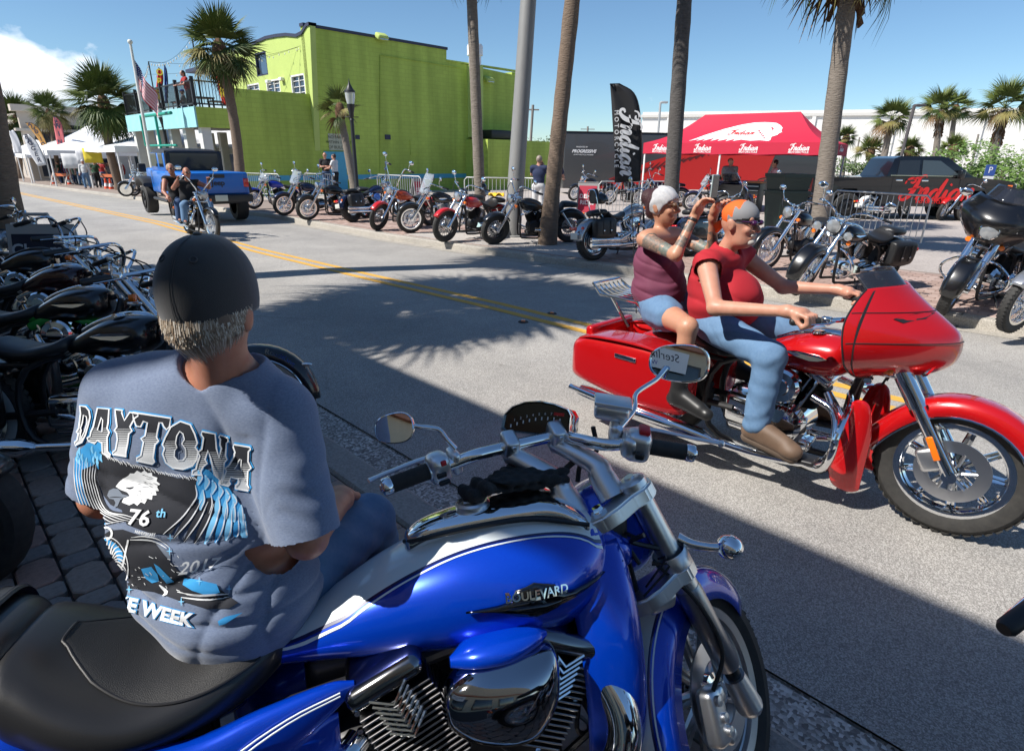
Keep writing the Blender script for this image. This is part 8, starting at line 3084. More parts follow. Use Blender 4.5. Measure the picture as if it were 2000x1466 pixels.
twc=[('e',tuple(Jw['chest']+UPV*.235),(.3,.3,.10),None)]
rpart(sdf_mesh('tank_top',tw+[('e',tuple(rl(-1.63,-.01,1.02)),(.17,.16,.15),None)],.006,.03,.009,carve=twc,disp=fold2(0,0,.98,.004,90)),'tank_top',plum,wom)
for sg in(-1,1):
 a0=Jw['chest']+UPV*.13+LFT*sg*.09
 MB().tube([a0-FWD*.085-UPV*.02-wo_,Jw['neck']+LFT*sg*.105-UPV*.02-FWD*.02-wo_-V(0,0,.0),a0+FWD*.10-UPV*.03-wo_],.008,8,sm=5).build('strap',plum,wom)
jp=Pw
leg_cloth(Jw,'denim_shorts',denim,wom,full=False,upto=.34)
hipc=rpart(sdf_mesh('shorts_seat',[Pw[2]],.007,.02,.014),'shorts_seat',denim,wom)
for s in('l','r'):
 a,t=Jw['an_'+s],Jw['toe_'+s]
 d=(t-a)
 d.z=0
 d.normalize()
 rpart(sdf_mesh('boot',[('c',tuple(a+V(0,0,.11)),tuple(a-V(0,0,.03)),.052,.046),('c',tuple(a-V(0,0,.04)-d*.03),tuple(t+d*.05-V(0,0,.01)),.042,.038),('c',tuple(a),tuple(t+V(0,0,.012)),.050,.040)],.006,.02),'boot',shoe_b,wom)
c=Jw['head']
E_=[[wr_[i],wf_[i],wu_[i]]for i in range(3)]
plumh=mat('dark_red_hair',(0.045,0.012,0.014),0.5,bump=(120,1,.006),stretch=(3,1,1))
rpart(sdf_mesh('hair',[('e',tuple(c+wu_*.03-wf_*.018),(.083,.098,.094),E_),('e',tuple(c-wf_*.105+wu_*.055),(.05,.05,.055),E_),('e',tuple(c-wf_*.075-wu_*.03),(.055,.04,.05),E_)],.005,.02,carve=[('e',tuple(c+wf_*.12-wu_*.05),(.14,.105,.13),E_)]),'hair',plumh,wom)
rpart(sdf_mesh('headband',[('e',tuple(c+wu_*.026-wf_*.008),(.088,.106,.10),E_)],.005,.01,carve=[('e',tuple(c+wf_*.12-wu_*.085),(.15,.13,.135),E_),('e',tuple(c-wf_*.14+wu_*.075),(.2,.105,.16),E_),('e',tuple(c-wf_*.06-wu_*.15),(.2,.12,.12),E_)],disp=lambda X,Y,Z:.0016*np.sin((X+Y)*60+Z*90+2*np.sin(X*40))),'headband',mat('white_headband',(.55,.55,.56),.8,noise=(50,.5,(.36,.36,.38))),wom)
sg_=MB()
for k in(-1,1):
 sg_.sph(tuple(c+wf_*.098+wr_*k*.032+wu_*.010-wo_),(.020,.020,.015),14,8)
 sg_.tube([c+wf_*.095+wr_*k*.052+wu_*.014-wo_,c+wr_*k*.078+wu_*.014-wo_],.002,6)
sg_.build('glasses',mat('brown_lens',(.12,.07,.04),.1,0,.5),wom)
ph_c=(Jw['wr_r']+Jw['wr_l'])/2+UPV*.13+FWD*.045
ph=thing('phone','pale phone held up in the hands of the woman passenger','phone',M=plane_M(ph_c,LFT,UPV))
MB().rbox((0,.035,0),(.075,.15,.009),.004).build('case',mat('phone_case',(.35,.42,.42),.3,0,.4),ph)
MB().box((0,.035,.0052),(.068,.138,.001)).build('screen',mat('phone_screen',(.02,.03,.03),.1,0,.5),ph,smooth=False)
br2=MB().lathe([(.030,-.008),(.031,0),(.030,.008)],Jw['wr_r']-(Jw['wr_r']-Jw['el_r']).normalized()*.02-wo_,(Jw['wr_r']-Jw['el_r']),24)
br2 .build('wristband',blk,wom)
# ---- vehicles
def wheel4(par,x,y,r,w,side,z=None):
 o=MB().lathe([(r*.6,-w/2),(r*.93,-w/2),(r,-w*.38),(r,w*.38),(r*.93,w/2),(r*.6,w/2)],(x,y,z or r),(0,1,0),28).build('tyre',rubber,par)
 q=MB().lathe([(.001,-.02),(r*.2,-.02),(r*.25,.03),(r*.55,.02),(r*.6,-.03),(r*.62,.05)],(x,y+side*w*.42,z or r),(0,side,0),20)
 for k in range(8):
  a=2*PI*k/8
  q.box((x+r*.42*math.cos(a),y+side*w*.46,(z or r)+r*.42*math.sin(a)),(.05,.03,.05))
 q.build('rim',darkmetal,o)
 return o
jblue=mat('hydro_blue_paint',(.003,.13,.50),.4,.0,.35)
jp_=thing('pickup_truck','bright blue off road pickup with black hard top driving away in the far lane','pickup',M=Frame(Vector((-8.45,16.9,.03)),131,0).M)
MB().rbox((-.10,0,1.02),(1.95,1.58,.58),.05).rbox((1.75,0,.98),(2.0,1.58,.62),.06).rbox((3.3,0,1.08),(1.3,1.35,.5),.08).build('body',jblue,jp_)
MB().body([(.80,.70,1.80,1.2),(.86,.74,1.86,1.2),(1.7,.74,1.90,1.2),(2.45,.72,1.88,1.2),(2.55,.70,1.84,1.2)],24,2,7).build('hard_top',blackm,jp_)
MB().rbox((1.7,0,1.52),(1.72,1.50,.50),.04).build('cab',jblue,jp_)
gls=mat('car_glass',(.02,.025,.03),.05,0,.4)
MB().box((.80,0,1.56),(.03,1.22,.40)).build('rear_window',gls,jp_,smooth=False)
MB().rbox((.805,0,1.55),(.02,1.46,.56),.01).build('rear_panel',blackm,jp_)
for sy in(-1,1):
 for x0,w in((1.25,.5),(2.1,.75)):
  MB().box((x0,sy*.752,1.58),(w,.01,.36)).build('side_window',gls,jp_,smooth=False)
 for x0 in(0,3.5):
  wheel4(jp_,x0,sy*.78,.42,.30,sy)
  MB().body([(x0-.62,.16,.92,.80,sy*.84),(x0-.45,.17,1.05,.9,sy*.84),(x0,.17,1.10,1.0,sy*.84),(x0+.45,.17,1.05,.9,sy*.84),(x0+.66,.16,.90,.78,sy*.84)],12,3,5).build('fender_flare',blackm,jp_)
 MB().rbox((-1.11,sy*.70,1.05),(.06,.14,.22),.02).build('tail_light',redlens,jp_)
 MB().rbox((-1.20,sy*.62,.66),(.05,.16,.07),.02).build('bumper_lamp',mat('brake_lamp_lit',(.6,.01,.01),.3,emit=(1,.03,.02,1.2)),jp_)
 MB().rbox((2.6,sy*1.0,1.35),(.10,.2,.24),.03).build('mirror',blackm,jp_)
 MB().tube([(.9,sy*.8,.5),(2.6,sy*.8,.5)],.05,8).build('side_step',blackm,jp_)
tg_=MB().rbox((-1.10,0,1.04),(.06,1.30,.52),.02).build('tailgate',jblue,jp_)
MB().rbox((-1.135,0,1.22),(.03,.36,.09),.02).build('handle',blackm,tg_)
text_on('Jeep',.19,plane_M((-1.136,0,1.05),(0,-1,0),(0,0,1)),blk,tg_,bold=.004,ex=.006)
MB().rbox((-1.16,0,.66),(.16,1.62,.20),.04).build('bumper',blackm,jp_)
MB().rbox((-1.25,.0,.68),(.012,.31,.155),.004).build('number_plate',mat('plate_pale',(.55,.58,.5),.4),jp_)
MB().rbox((1.0,0,.62),(4.2,1.1,.2),.04).build('chassis',blk,jp_)
ram=thing('pickup_truck','black pickup with red script lettering on its doors parked behind the steel barrier','pickup',M=Frame(Vector((12.45,20.2,.05)),-7,0).M)
rb2_=blackp
so3=lambda x:x
prof=[(-2.95,.55),(-2.95,1.30),(-.95,1.33),(-.80,1.36),(-.62,1.88),(-.45,1.95),(.75,1.96),(.95,1.90),(1.62,1.42),(1.8,1.36),(2.75,1.28),(2.95,1.15),(2.97,.62),(2.75,.48),(2.35,.48),(2.3,.75),(2.1,.98),(1.7,.98),(1.5,.75),(1.45,.48),(-1.35,.48),(-1.4,.75),(-1.6,.98),(-2.0,.98),(-2.2,.75),(-2.25,.48),(-2.9,.5)]
mbp=MB().prism([(x,-.98,z)for x,z in prof],(0,1.96,0))
bm=bmesh.new()
me_=mbp.mesh('t',None,smooth=False)
bm.from_mesh(me_)
bmesh.ops.recalc_face_normals(bm,faces=bm.faces)
for v in bm.verts:
 if v.co.z>1.4:
  v.co.y*=1-(v.co.z-1.4)*.28
bmesh.ops.bevel(bm,geom=[e for e in bm.edges if abs(abs((e.verts[0].co.y+e.verts[1].co.y)/2)-.98)<.12 and e.calc_length()>.25 and(e.verts[0].co.y*e.verts[1].co.y)>0],offset=.05,segments=3,affect='EDGES',clamp_overlap=True)
mb=MB()
mb.addbm(bm)
mb.build('body',blackp,ram,angle=.5)
def sw_(z):
 return.98*(1-max(0,z-1.4)*.28)+.006
for quad in([(-.52,1.40),(-.46,1.82),(.12,1.84),(.12,1.40)],[(.2,1.40),(.2,1.84),(.70,1.83),(1.28,1.42)]):
 for sy in(-1,1):
  MB().prism([(x,sy*sw_(z),z)for x,z in quad],(0,sy*.006,0)).build('side_window',mat('bright_cab_glass',(.06,.08,.09),.03,.2,.5)if quad[0][0]>0 else gls,ram,smooth=False)
MB().prism([(.93,-.80,1.90),(.93,.80,1.90),(1.60,.9,1.44),(1.60,-.9,1.44)],(.012,0,.02)).build('windshield',mat('blue_tint_glass',(.02,.05,.08),.04,0,.6),ram,smooth=False)
for sy in(-1,1):
 for x0 in(-1.8,1.9):
  wheel4(ram,x0,sy*.86,.42,.26,sy)
 MB().rbox((1.25,sy*1.12,1.45),(.14,.2,.26),.04).build('mirror',blackp,ram)
 MB().rbox((2.90,sy*.84,1.08),(.16,.26,.20),.03).build('headlight',glassl,ram)
 MB().rbox((2.78,sy*.975,1.10),(.14,.03,.12),.01).build('side_marker',amber,ram)
 for x0 in(.16,-.6,1.34):
  MB().box((x0,sy*.984,.95),(.012,.006,.85)).build('door_gap',darkmetal,ram,smooth=False)
 for x0 in(-.42,.32):
  MB().rbox((x0,sy*.995,1.25),(.2,.03,.05),.01).build('door_handle',chrome,ram)
 MB().box((.3,sy*1.0,1.39),(2.0,.012,.02)).build('window_trim',chrome,ram,smooth=False)
MB().rbox((2.99,0,.72),(.12,1.9,.26),.05).build('bumper',blackm,ram)
redl=mat('red_lettering',(.6,.02,.02),.5)
script_word('Indian',plane_M((.72,-.992,.98),(1,0,0),(0,0,1))@Matrix.Scale(.60,4),redl,ram,wmul=1.1,ex=.004)
text_on('MOTORCYCLE',.12,plane_M((.6,-.992,.62),(1,0,0),(0,0,1)),redl,ram,bold=.003,ex=.004)
text_on('INDIAN',.10,plane_M((-2.7,-.992,.95),(1,0,0),(0,0,1)),redl,ram,bold=.003,ex=.004)
# ---- the red event tent
tfl,tfr=D(1256,300,23.0),D(1610,303,19.2)
X_=(tfr-tfl)
X_.z=0
TW_=X_.length
X_.normalize()
Y_=V(-X_.y,X_.x,0)
tent=thing('event_tent','red peaked canopy tent with white feathered headdress emblem and script logos','tent',M=Matrix(((X_.x,Y_.x,0,tfl.x),(X_.y,Y_.y,0,tfl.y),(0,0,1,.12),(0,0,0,1))))
tM=tent.matrix_basis.copy()
zb=tfl.z-.12
ze=zb+.36
TD=3.1
zp=ze+.98
cr_red=mat('red_canvas',(.52,.012,.045),.75,noise=(.8,.5,(.47,.01,.04)))
cv_=[V(0,0,ze),V(TW_,0,ze),V(TW_,TD,ze),V(0,TD,ze)]
rA,rB=V(1.55,TD/2,zp),V(TW_-1.3,TD/2,zp)
def sag(a,b,c_,d,n=8):
 return[[a.lerp(b,i/n).lerp(d.lerp(c_,i/n),j/n)-V(0,0,.16*math.sin(PI*j/n))for i in range(n+1)]for j in range(n+1)]
mb=MB()
for q in((cv_[0],cv_[1],rB,rA),(cv_[1],cv_[2],rB,rB),(cv_[2],cv_[3],rA,rB),(cv_[3],cv_[0],rA,rA)):
 mb.grid(sag(*q))
mb.build('canopy',cr_red,tent,angle=.4)
bv_=BVHTree.FromPolygons([Vector(v)for v in mb.v],mb.f)
vb=MB()
per=[V(TW_*k/12,0,0)for k in range(12)]+[V(TW_,TD*k/6,0)for k in range(6)]+[V(TW_-TW_*k/12,TD,0)for k in range(12)]+[V(0,TD-TD*k/6,0)for k in range(6)]
vb.grid([[p+V(0,0,ze)for p in per],[p+V(0,0,zb+.02*math.sin(i*2.1))for i,p in enumerate(per)]],close=True)
vb.build('valance',cr_red,tent,smooth=False,thick=.01)
for x,y in((.05,.05),(TW_/2-.2,.05),(TW_-.05,.05),(.05,TD-.05),(TW_-.05,TD-.05)):
 MB().box((x,y,ze/2),(.05,.05,ze)).build('leg',white,tent,smooth=False)
for k in range(4):
 x=TW_*(.11+.255*k)
 script_word('Indian',plane_M((x,-.012,zb+.21),(1,0,0),(0,0,1))@Matrix.Scale(.17,4),whl,tent,wmul=1.1,ex=.003)
 text_on('MOTORCYCLE',.085,plane_M((x,-.014,zb+.07),(1,0,0),(0,0,1)),whl,tent,bold=.002,space=1.1)
for k in range(2):
 script_word('Indian',plane_M((TW_+.012,TD*(.3+.4*k),zb+.21),(0,1,0),(0,0,1))@Matrix.Scale(.16,4),whl,tent,ex=.003)
tMi=tM.inverted()
def on_canopy(px,py,off=.02):
 o=tMi@Vector((0,0,CAMH))
 d=(tMi.to_3x3()@ray(px,py)).normalized()
 h,n_,_,_=bv_.ray_cast(o,d)
 return None if h is None else h-d*off
hd=[(455,372),(600,320),(760,270),(900,235),(1000,218),(1100,212),(1200,218),(1240,240),(1255,262),(1243,280),(1250,296),(1225,305),(1210,320),(1160,335),(1150,365),(1130,372),(1060,365),(980,370),(900,360),(830,372),(855,352),(770,374),(790,355),(700,372),(730,350),(640,372),(680,345),(570,372),(620,348),(520,372),(560,352)]
def canopy_poly(pl,off,name,m):
 bm=bmesh.new()
 vs=[bm.verts.new((x,y,0))for x,y in pl]
 for t in tessellate_polygon([[Vector((x,y,0))for x,y in pl]]):
  try:
   bm.faces.new([vs[i]for i in t])
  except Exception:
   pass
 for _ in range(3):
  bmesh.ops.subdivide_edges(bm,edges=[e for e in bm.edges if e.calc_length()>60],cuts=1)
  bmesh.ops.triangulate(bm,faces=bm.faces[:])
 for v in bm.verts:
  p=on_canopy(1240+v.co.x/4.348,190+v.co.y/4.348,off)
  if p is not None:
   v.co=p
 mb=MB()
 mb.addbm(bm)
 return mb.build(name,m,tent,smooth=False)
canopy_poly(hd,.03,'headdress_emblem',whl)
for i in range(5):
 canopy_poly([(1040+i*12,285+i*14),(1064+i*12,278+i*14),(1058+i*10,292+i*14)],.06,'emblem_mark',cr_red)
canopy_poly([(1150,245),(1180,262),(1170,285),(1160,262)],.06,'emblem_mark',cr_red)
q0,q1,q2=on_canopy(1240+780/4.348,190+300/4.348,.06),on_canopy(1240+1030/4.348,190+300/4.348,.06),on_canopy(1240+900/4.348,190+270/4.348,.06)
script_word('Indian',plane_M((q0+q1)/2,q1-q0,q2-(q0+q1)/2)@Matrix.Scale((q1-q0).length/4.0,4),redl,tent,ex=.002)
def tl_(x,y,z=0.0):
 return tM@V(x,y,z)
ang_t=math.atan2(X_.y,X_.x)
tc_=thing('tool_chest','black tool chest with silver drawer edges and wooden top under the red tent','tool chest',tl_(TW_*.52,1.2),ang_t)
MB().rbox((0,0,.5),(1.75,.6,.95),.02).build('chest_body',blk,tc_)
MB().rbox((0,0,1.0),(1.95,.7,.06),.01).build('wooden_top',mat('butcher_block',(.45,.2,.08),.5),tc_)
for k in range(6):
 for s in(-.43,.43):
  MB().box((s,-.315,.14+k*.145),(.82,.02,.03)).build('drawer_trim',steel,tc_,smooth=False)
ch=thing('directors_chair','folding director chair with black canvas back and orange wooden frame','chair',tl_(2.0,1.9),ang_t+.2)
wood=mat('orange_wood',(.5,.14,.03),.5)
for s in(-.27,.27):
 MB().box((s,.2,.95),(.03,.03,.42)).build('back_post',wood,ch,smooth=False)
 MB().box((s,0,.74),(.05,.5,.03)).build('armrest',wood,ch,smooth=False)
for a_ in(-1,1):
 MB().tube([(-.27*a_,-.2,.02),(.27*a_,-.2,.5)],.018,6).tube([(-.27*a_,.2,.02),(.27*a_,.2,.74)],.018,6).build('leg',wood,ch)
MB().box((0,.2,1.08),(.58,.02,.2)).build('back_canvas',blk,ch,smooth=False)
MB().box((0,0,.5),(.54,.44,.02)).build('seat',blk,ch,smooth=False)
cloths={k:mat('shirt_'+k,c,.85)for k,c in dict(black=(.012,.012,.014),white=(.6,.6,.6),grey=(.2,.2,.21),pink=(.6,.33,.35),navy=(.015,.025,.07),green=(.02,.06,.03),red=(.35,.02,.02),beige=(.40,.31,.22)).items()}
def stand(label,x,y,z,h,head,**k):
 pose={q:k.pop(q)for q in('arms','stride','g','lean')if q in k}
 J=standing(x,y,z,head,h,**pose)
 return person(label,J,**k)
p=tl_(TW_*.50,.65)
stand('man in grey shirt and beige shorts seen from behind leaning on the tool chest',p.x,p.y,.12,1.78,80,arms='fwd',lean=.06,top=cloths['grey'],bottom=cloths['beige'],legs=.5,hair=None,g=1.1)
p=tl_(TW_*.42,1.9)
stand('bearded man in a red shirt standing behind the tool chest',p.x,p.y,.12,1.78,-60,arms='fwd',top=cloths['red'],hair=haird,beard=True)
p=tl_(TW_*.74,1.0)
stand('man in pink shirt leaning on the right end of the tool chest',p.x,p.y,.12,1.74,165,arms='fwd',lean=.08,top=cloths['pink'],bottom=denimd,g=1.15)
p=tl_(TW_*.97,1.6)
J_=standing(p.x,p.y,-.22,200,1.74,arms='fwd')
person('bald man in pink shirt sitting low beside the black pickup bed',J_,top=cloths['pink'],hair=None,g=1.15,sk=skin_t)
# ---- bins, barriers, sandwich boards, cones
bing=mat('bin_green_plastic',(.014,.03,.024),.45)
bn=G(1522,462,.12)
bin_=thing('wheelie_bin','two stacked dark green wheeled bins beside the tall palm','bin',(bn.x,bn.y,.12),.2)
for k,(z0,s)in enumerate(((.05,1.0),(.62,1.04))):
 mbn=MB()
 a,b_=.25*s,.34*s
 mbn.grid([[V(x*t,y*t,z)for x,y in((-1,-1),(1,-1),(1,1),(-1,1))]for t,z in((a,z0),(b_,z0+(.72 if k else.95)),(b_*1.07,z0+(.72 if k else.95)),(b_*1.07,z0+(.80 if k else 1.0)),(b_*.92,z0+(.80 if k else 1.0)),(a*.9,z0+.1))],close=True)
 mbn.build('tub',bing,bin_,smooth=False)
for s in(-1,1):
 MB().lathe([(.001,-.03),(.1,-.03),(.1,.03),(.001,.03)],(s*.26,.26,.1),(1,0,0),16).build('wheel',rubber,bin_)
bars_m=MB().tube([(0,0,.2),(0,0,1.02)],.009,6).mesh('bar',steel)
galv=mat('galvanised_steel',(.55,.55,.54),.45,.5)
def barrier(p0,p1,label):
 d=p1-p0
 d.z=0
 L=d.length
 t=thing('steel_barrier',label,'barrier',p0,math.atan2(d.y,d.x),'steel crowd barriers across the lot')
 f=MB().tube([(.0,0,.12),(0,0,.98),(.08,0,1.06),(L-.08,0,1.06),(L,0,.98),(L,0,.12)],.019,8).tube([(0,0,.2),(L,0,.2)],.016,8)
 f.build('frame',galv,t)
 n=int(L/.125)
 for k in range(1,n):
  inst(bars_m,'bar',t,Matrix.Translation((k*L/n,0,0)))
 for x in(.25,L-.25):
  MB().tube([(x,-.28,.01),(x,-.05,.15),(x,.05,.15),(x,.28,.01)],.016,6).build('foot',galv,t)
 return t
bars_m.materials[0]=galv
for(x0,y0),(x1,y1),lb in(((486,386),(550,388),'steel barrier between the blue touring bike and the green wall'),((598,388),(652,390),'steel barrier left of the two men at the blue door'),((740,398),(824,404),'steel barrier behind the orange bobber and the red sign'),((908,412),(1000,414),'steel barrier behind the trunk of the tall grey palm'),((1014,412),(1060,416),'steel barrier behind the man in white trousers'),((1166,428),(1262,424),'steel barrier right of the demo rides sign'),((1262,424),(1320,424),'short steel barrier left of the dark palm'),((1612,462),(1795,486),'long steel barrier in front of the black pickup')):
 barrier(GG(x0,y0,.12),GG(x1,y1,.12),lb)
def aboard(label,p,rz,w,h,m,frame_m,lines,name='sandwich_board',group=None):
 t=thing(name,label,'sign',p,rz,group)
 for s in(1,-1):
  b_=MB().box((0,0,h/2),(w,.03,h))
  tilt=Matrix.Translation((0,-s*.22,0))@Matrix.Rotation(-s*.22,4,'X')
  b_.v=[tuple(tilt@Vector(v))for v in b_.v]
  b_.build('panel',frame_m,t,smooth=False)
  f_=MB().box((0,-s*.018,h*.52),(w*.86,.008,h*.74))
  f_.v=[tuple(tilt@Vector(v))for v in f_.v]
  f_.build('poster',m,t,smooth=False)
  if s==1:
   for tx,sz,zz,mm_,shx in lines:
    text_on(tx,sz,tilt@plane_M((0,-.026,zz),(1,0,0),(0,0,1)),mm_,t,bold=sz*.02,shear=shx)
 return t,tilt
demo=mat('poster_red',(.42,.02,.05),.6)
for px,py,lb,sc2 in((1146,424,'red demo rides sandwich board with white headdress left of the steel barrier',1.0),(818,400,'red sandwich board seen edge on behind the black cruiser with windshield',.9)):
 p=GG(px,py,.12)
 t,tilt=aboard(lb,p,-.25 if px>1000 else.9,.62*sc2,1.05*sc2,demo,mat('board_grey',(.25,.25,.25),.6),[('DEMO',.17*sc2,.62*sc2,whl,0),('RIDES',.17*sc2,.44*sc2,whl,0)],group='red sandwich boards')
 MB().prism([tuple(tilt@V(x*sc2,-.028,z*sc2))for x,z in((-.2,.76),(-.1,.84),(.05,.9),(.17,.88),(.2,.8),(.14,.76),(-.04,.78))],(0,-.003,0)).build('emblem',whl,t,smooth=False)
p=GG(1432,470,.12)
# grey plastic sandwich board at the near kerb
p=V(-5.55,7.05,.0)
sbw=mat('grey_plastic_board',(.42,.42,.41),.6)
t,tilt=aboard('grey plastic sandwich board lettered Chrome behind the parked black motorcycles',p,R(8),.72,1.02,mat('poster_navy',(.012,.02,.045),.5),sbw,[('Chrome',.19,.72,mat('lettering_silver',(.5,.55,.6),.4),0),('PREMIUM CHROME',.066,.57,whl,0),('MOTORCYCLE WASH',.055,.48,mat('lettering_green',(.05,.45,.08),.5),.3)])
MB().tube([tuple(tilt@V(-.14,0,1.0)),tuple(tilt@V(-.12,0,1.14)),tuple(tilt@V(.12,0,1.14)),tuple(tilt@V(.14,0,1.0))],.022,8).build('carry_handle',sbw,t)
conem,conew=mat('cone_orange',(.75,.07,.01),.6),mat('cone_white',(.75,.75,.75),.5)
cone_p=None
for i,(px,py)in enumerate(((106,362),(137,363),(210,372),(219,373),(190,356))):
 q=GG(px,py,.02)
 lb=('orange traffic cone at the left A frame barricade','orange traffic cone right of the left A frame barricade','left of the pair of orange cones before the bushy palm','right of the pair of orange cones before the bushy palm','orange cone behind the walking man in the white shirt')[i]
 if cone_p is None:
  cone_p=thing('traffic_cone',lb,'traffic cone',q,group='traffic cones')
  MB().rbox((0,0,.02),(.4,.4,.04),.01).lathe([(.16,.04),(.13,.25)],n=16).lathe([(.085,.45),(.045,.72),(.001,.73)],n=16).build('cone',conem,cone_p)
  MB().lathe([(.13,.25),(.085,.45)],n=16).build('white_band',conew,cone_p)
 else:
  c=copy_tree(cone_p)
  c.location=q
  c['label']=lb
for i,(px,py)in enumerate(((124,364),(218,368))):
 q=GG(px,py,.02)
 t=thing('barricade',('wooden A frame barricade','second wooden A frame barricade')[i]+(' at the far left kerb' if i==0 else ' beside the bushy palm trunk'),'barricade',q,R(135+30),group='A frame barricades')
 for s in(-.7,.7):
  for a_ in(-1,1):
   MB().box((s,a_*.22,.5),(.09,.04,1.08),rx=a_*.42).build('leg',mat('weathered_plastic',(.42,.36,.32),.7),t,smooth=False)
 MB().box((0,-.1,.82),(1.7,.04,.2)).build('board',mat('barricade_orange',(.6,.16,.06),.6),t,smooth=False)
 # ---- lamp post, poles, flags
lp=D(697,366,24.2)
la=thing('street_lamp','black ornamental lamp post with clear acorn lantern before the green wall','street lamp',(lp.x,lp.y,.0))
zt=D(688,160,24.2).z
k=zt/4.9
MB().lathe([(.24,0),(.24,.3),(.15,.45),(.12,.7),(.09,.8),(.075,3.4),(.10,3.42),(.075,3.5)],n=20).tube([(-.3,0,3.55),(.3,0,3.55)],.02,6).lathe([(.06,3.5),(.10,3.6),(.10,3.7),(.16,3.95),(.17,4.05)],n=20).build('post',blk,la)
MB().lathe([(.15,4.05),(.20,4.3),(.21,4.5)],n=24).build('globe',mat('lantern_glass',(.75,.77,.74),.15,0,.5,trans=.5),la)
MB().lathe([(.23,4.5),(.22,4.56),(.14,4.64),(.10,4.72),(.04,4.84),(.02,4.95),(.001,5.05)],n=24).build('lantern_cap',blk,la)
la.scale=(k,k,k)
lamp2=D(334,330,31)
lb_=copy_tree(la)
lb_.location=(lamp2 .x,lamp2 .y,-.2)
lb_['label']='dark street lamp in front of the pale cyan deck'
pl=GG(1000,463,.12)
mp=thing('metal_pole','tall tapering galvanised pole at the kerb beside the black motorcycle','pole',pl)
tp_=D(1036,-60,pl.y)
MB().tube([(0,0,-.1),tp_-pl],[.19,.155],20).lathe([(.26,0),(.26,.04),(.2,.06)],n=16).build('shaft',mat('galv_pole',(.30,.30,.29),.6,.3,noise=(3,.6,(.24,.24,.235)),stretch=(4,4,1)),mp)
for z in(2.2,3.6,5.0):
 MB().box((.20,0,z),(.06,.05,.05)).build('bracket',steel,mp,smooth=False)
def pole(label,bx,y,tx,ty,r,m,cat='pole',name='utility_pole',cross=0,lamp=0):
 b=V(D(bx,330,y).x,y,-.5)
 t_=D(tx,ty,y)
 t=thing(name,label,cat,b)
 e=t_-b
 MB().tube([(0,0,0),e],r,8).build('shaft',m,t)
 if cross:
  MB().box(tuple(e*.94),(cross,.12,.12)).build('crossarm',m,t,smooth=False)
 if lamp:
  MB().rbox((e.x+lamp,e.y,e.z),(abs(lamp)*2,.3,.14),.04).build('lamp_head',m,t)
 return t
pw=mat('weathered_wood_pole',(.22,.20,.18),.9)
pole('thin utility pole right of the green building',1032,60,1041,205,.12,pw,cross=1.2)
pole('short distant utility pole left of the dark trailer',1146,110,1148,247,.16,pw,cross=2.4)
pole('slender pale lamp pole behind the red tent',1281,45,1290,200,.08,galv,'street lamp','street_lamp',lamp=.25)
pole('dark floodlight pole between the palms on the right',1752,38,1786,206,.09,mat('dark_pole',(.08,.07,.07),.6),'floodlight','floodlight_pole',lamp=.3)
pole('thin pole before the white building, right of the shaggy palm',1898,80,1911,262,.12,pw)
pole('thin pole before the white building, above the pickup bed',1668,80,1679,268,.10,pw)
fpb=UVG(31.5,8.9,.1)
fp_=thing('flagpole','tall leaning white flagpole in front of the deck','flagpole',fpb)
e=D(254,82,fpb.y)-fpb
MB().tube([(0,0,0),e],[.08,.05],10).sph(tuple(e),.1,10,6).build('shaft',colw,fp_)
usf=thing('flag','stars and stripes hanging limp from the tall flagpole','flag',fpb+e*.90)
usf.scale=(.72,.72,.72)
fr_,fw_=mat('flag_red',(.5,.03,.05),.8),mat('flag_white',(.65,.65,.65),.8)
def usflag(i0,i1,j0,j1):
 rows=[]
 for j in range(j0,j1+1):
  row=[]
  for i in range(i0,i1+1):
   a,b_=i/20,j/13
   row.append(V(.05+.75*a-.15*b_+.25*a,.16*math.sin(a*9+b_),-1.5*b_*.9-1.9*a**.8))
  rows.append(row)
 return rows
for j in range(13):
 MB().grid(usflag(0 if j>6 else 8,20,j,j+1)).build('stripe',fr_ if j%2==0 else fw_,usf)
MB().grid(usflag(0,8,0,7)).build('canton',mat('flag_blue',(.02,.03,.15),.8),usf)
stt=MB()
for j in range(6):
 for i in range(5):
  a,b_=(i*1.5+.8)/20,(j*1.1+.6)/13
  stt.sph((.05+.75*a-.15*b_+.25*a,.16*math.sin(a*9+b_)-.02,-1.35*b_-1.9*a**.8),.03,5,4)
stt.build('stars',fw_,usf)
def feather(label,pts,y,m,group=None,script=None,text=None,tm=None,edge=None,pole_to=None,stroke=None):
 P=[D(px,py,y)for px,py in pts]
 b=P[0].copy()
 t=thing('feather_flag',label,'flag',(b.x,b.y,0),group=group)
 off=V(b.x,b.y,0)
 Q=[p-off for p in P]
 n=len(Q)//2
 L_,R_=Q[:n],Q[n:][::-1]
 rows=[]
 for a_,c_ in zip(spl([list(q)for q in L_],4),spl([list(q)for q in R_],4)):
  a_,c_=Vector(a_),Vector(c_)
  rows.append([a_.lerp(c_,k/6)+V(0,.03*math.sin(k*1.7+a_.z*3),0)for k in range(7)])
 MB().grid(rows).build('banner',m,t,thick=.006)
 MB().tube([r_[-1]+V(.0,.0,0)for r_ in rows][::-1]+[rows[0][0]],.018,6).build('rod',edge or blk,t)
 MB().tube([rows[-1][-1],V(rows[-1][-1].x,rows[-1][-1].y,.0)],.022,6).build('pole',steel,t)
 return t,rows
t,rows=feather('tall black feather flag with white script standing in the lot',[(1191,165),(1194,200),(1198,260),(1201,310),(1200,357),(1250,354),(1253,290),(1249,220),(1238,182),(1210,164)],17.5,mat('flag_black',(.018,.018,.02),.7))
o_=D(1191,165,17.5)
off=V(o_.x,o_.y,0)
dn=(D(1221,345,17.5)-D(1222,205,17.5))
xx=dn.normalized()
c0=D(1229,277,17.4)-off
ws_=dn.length
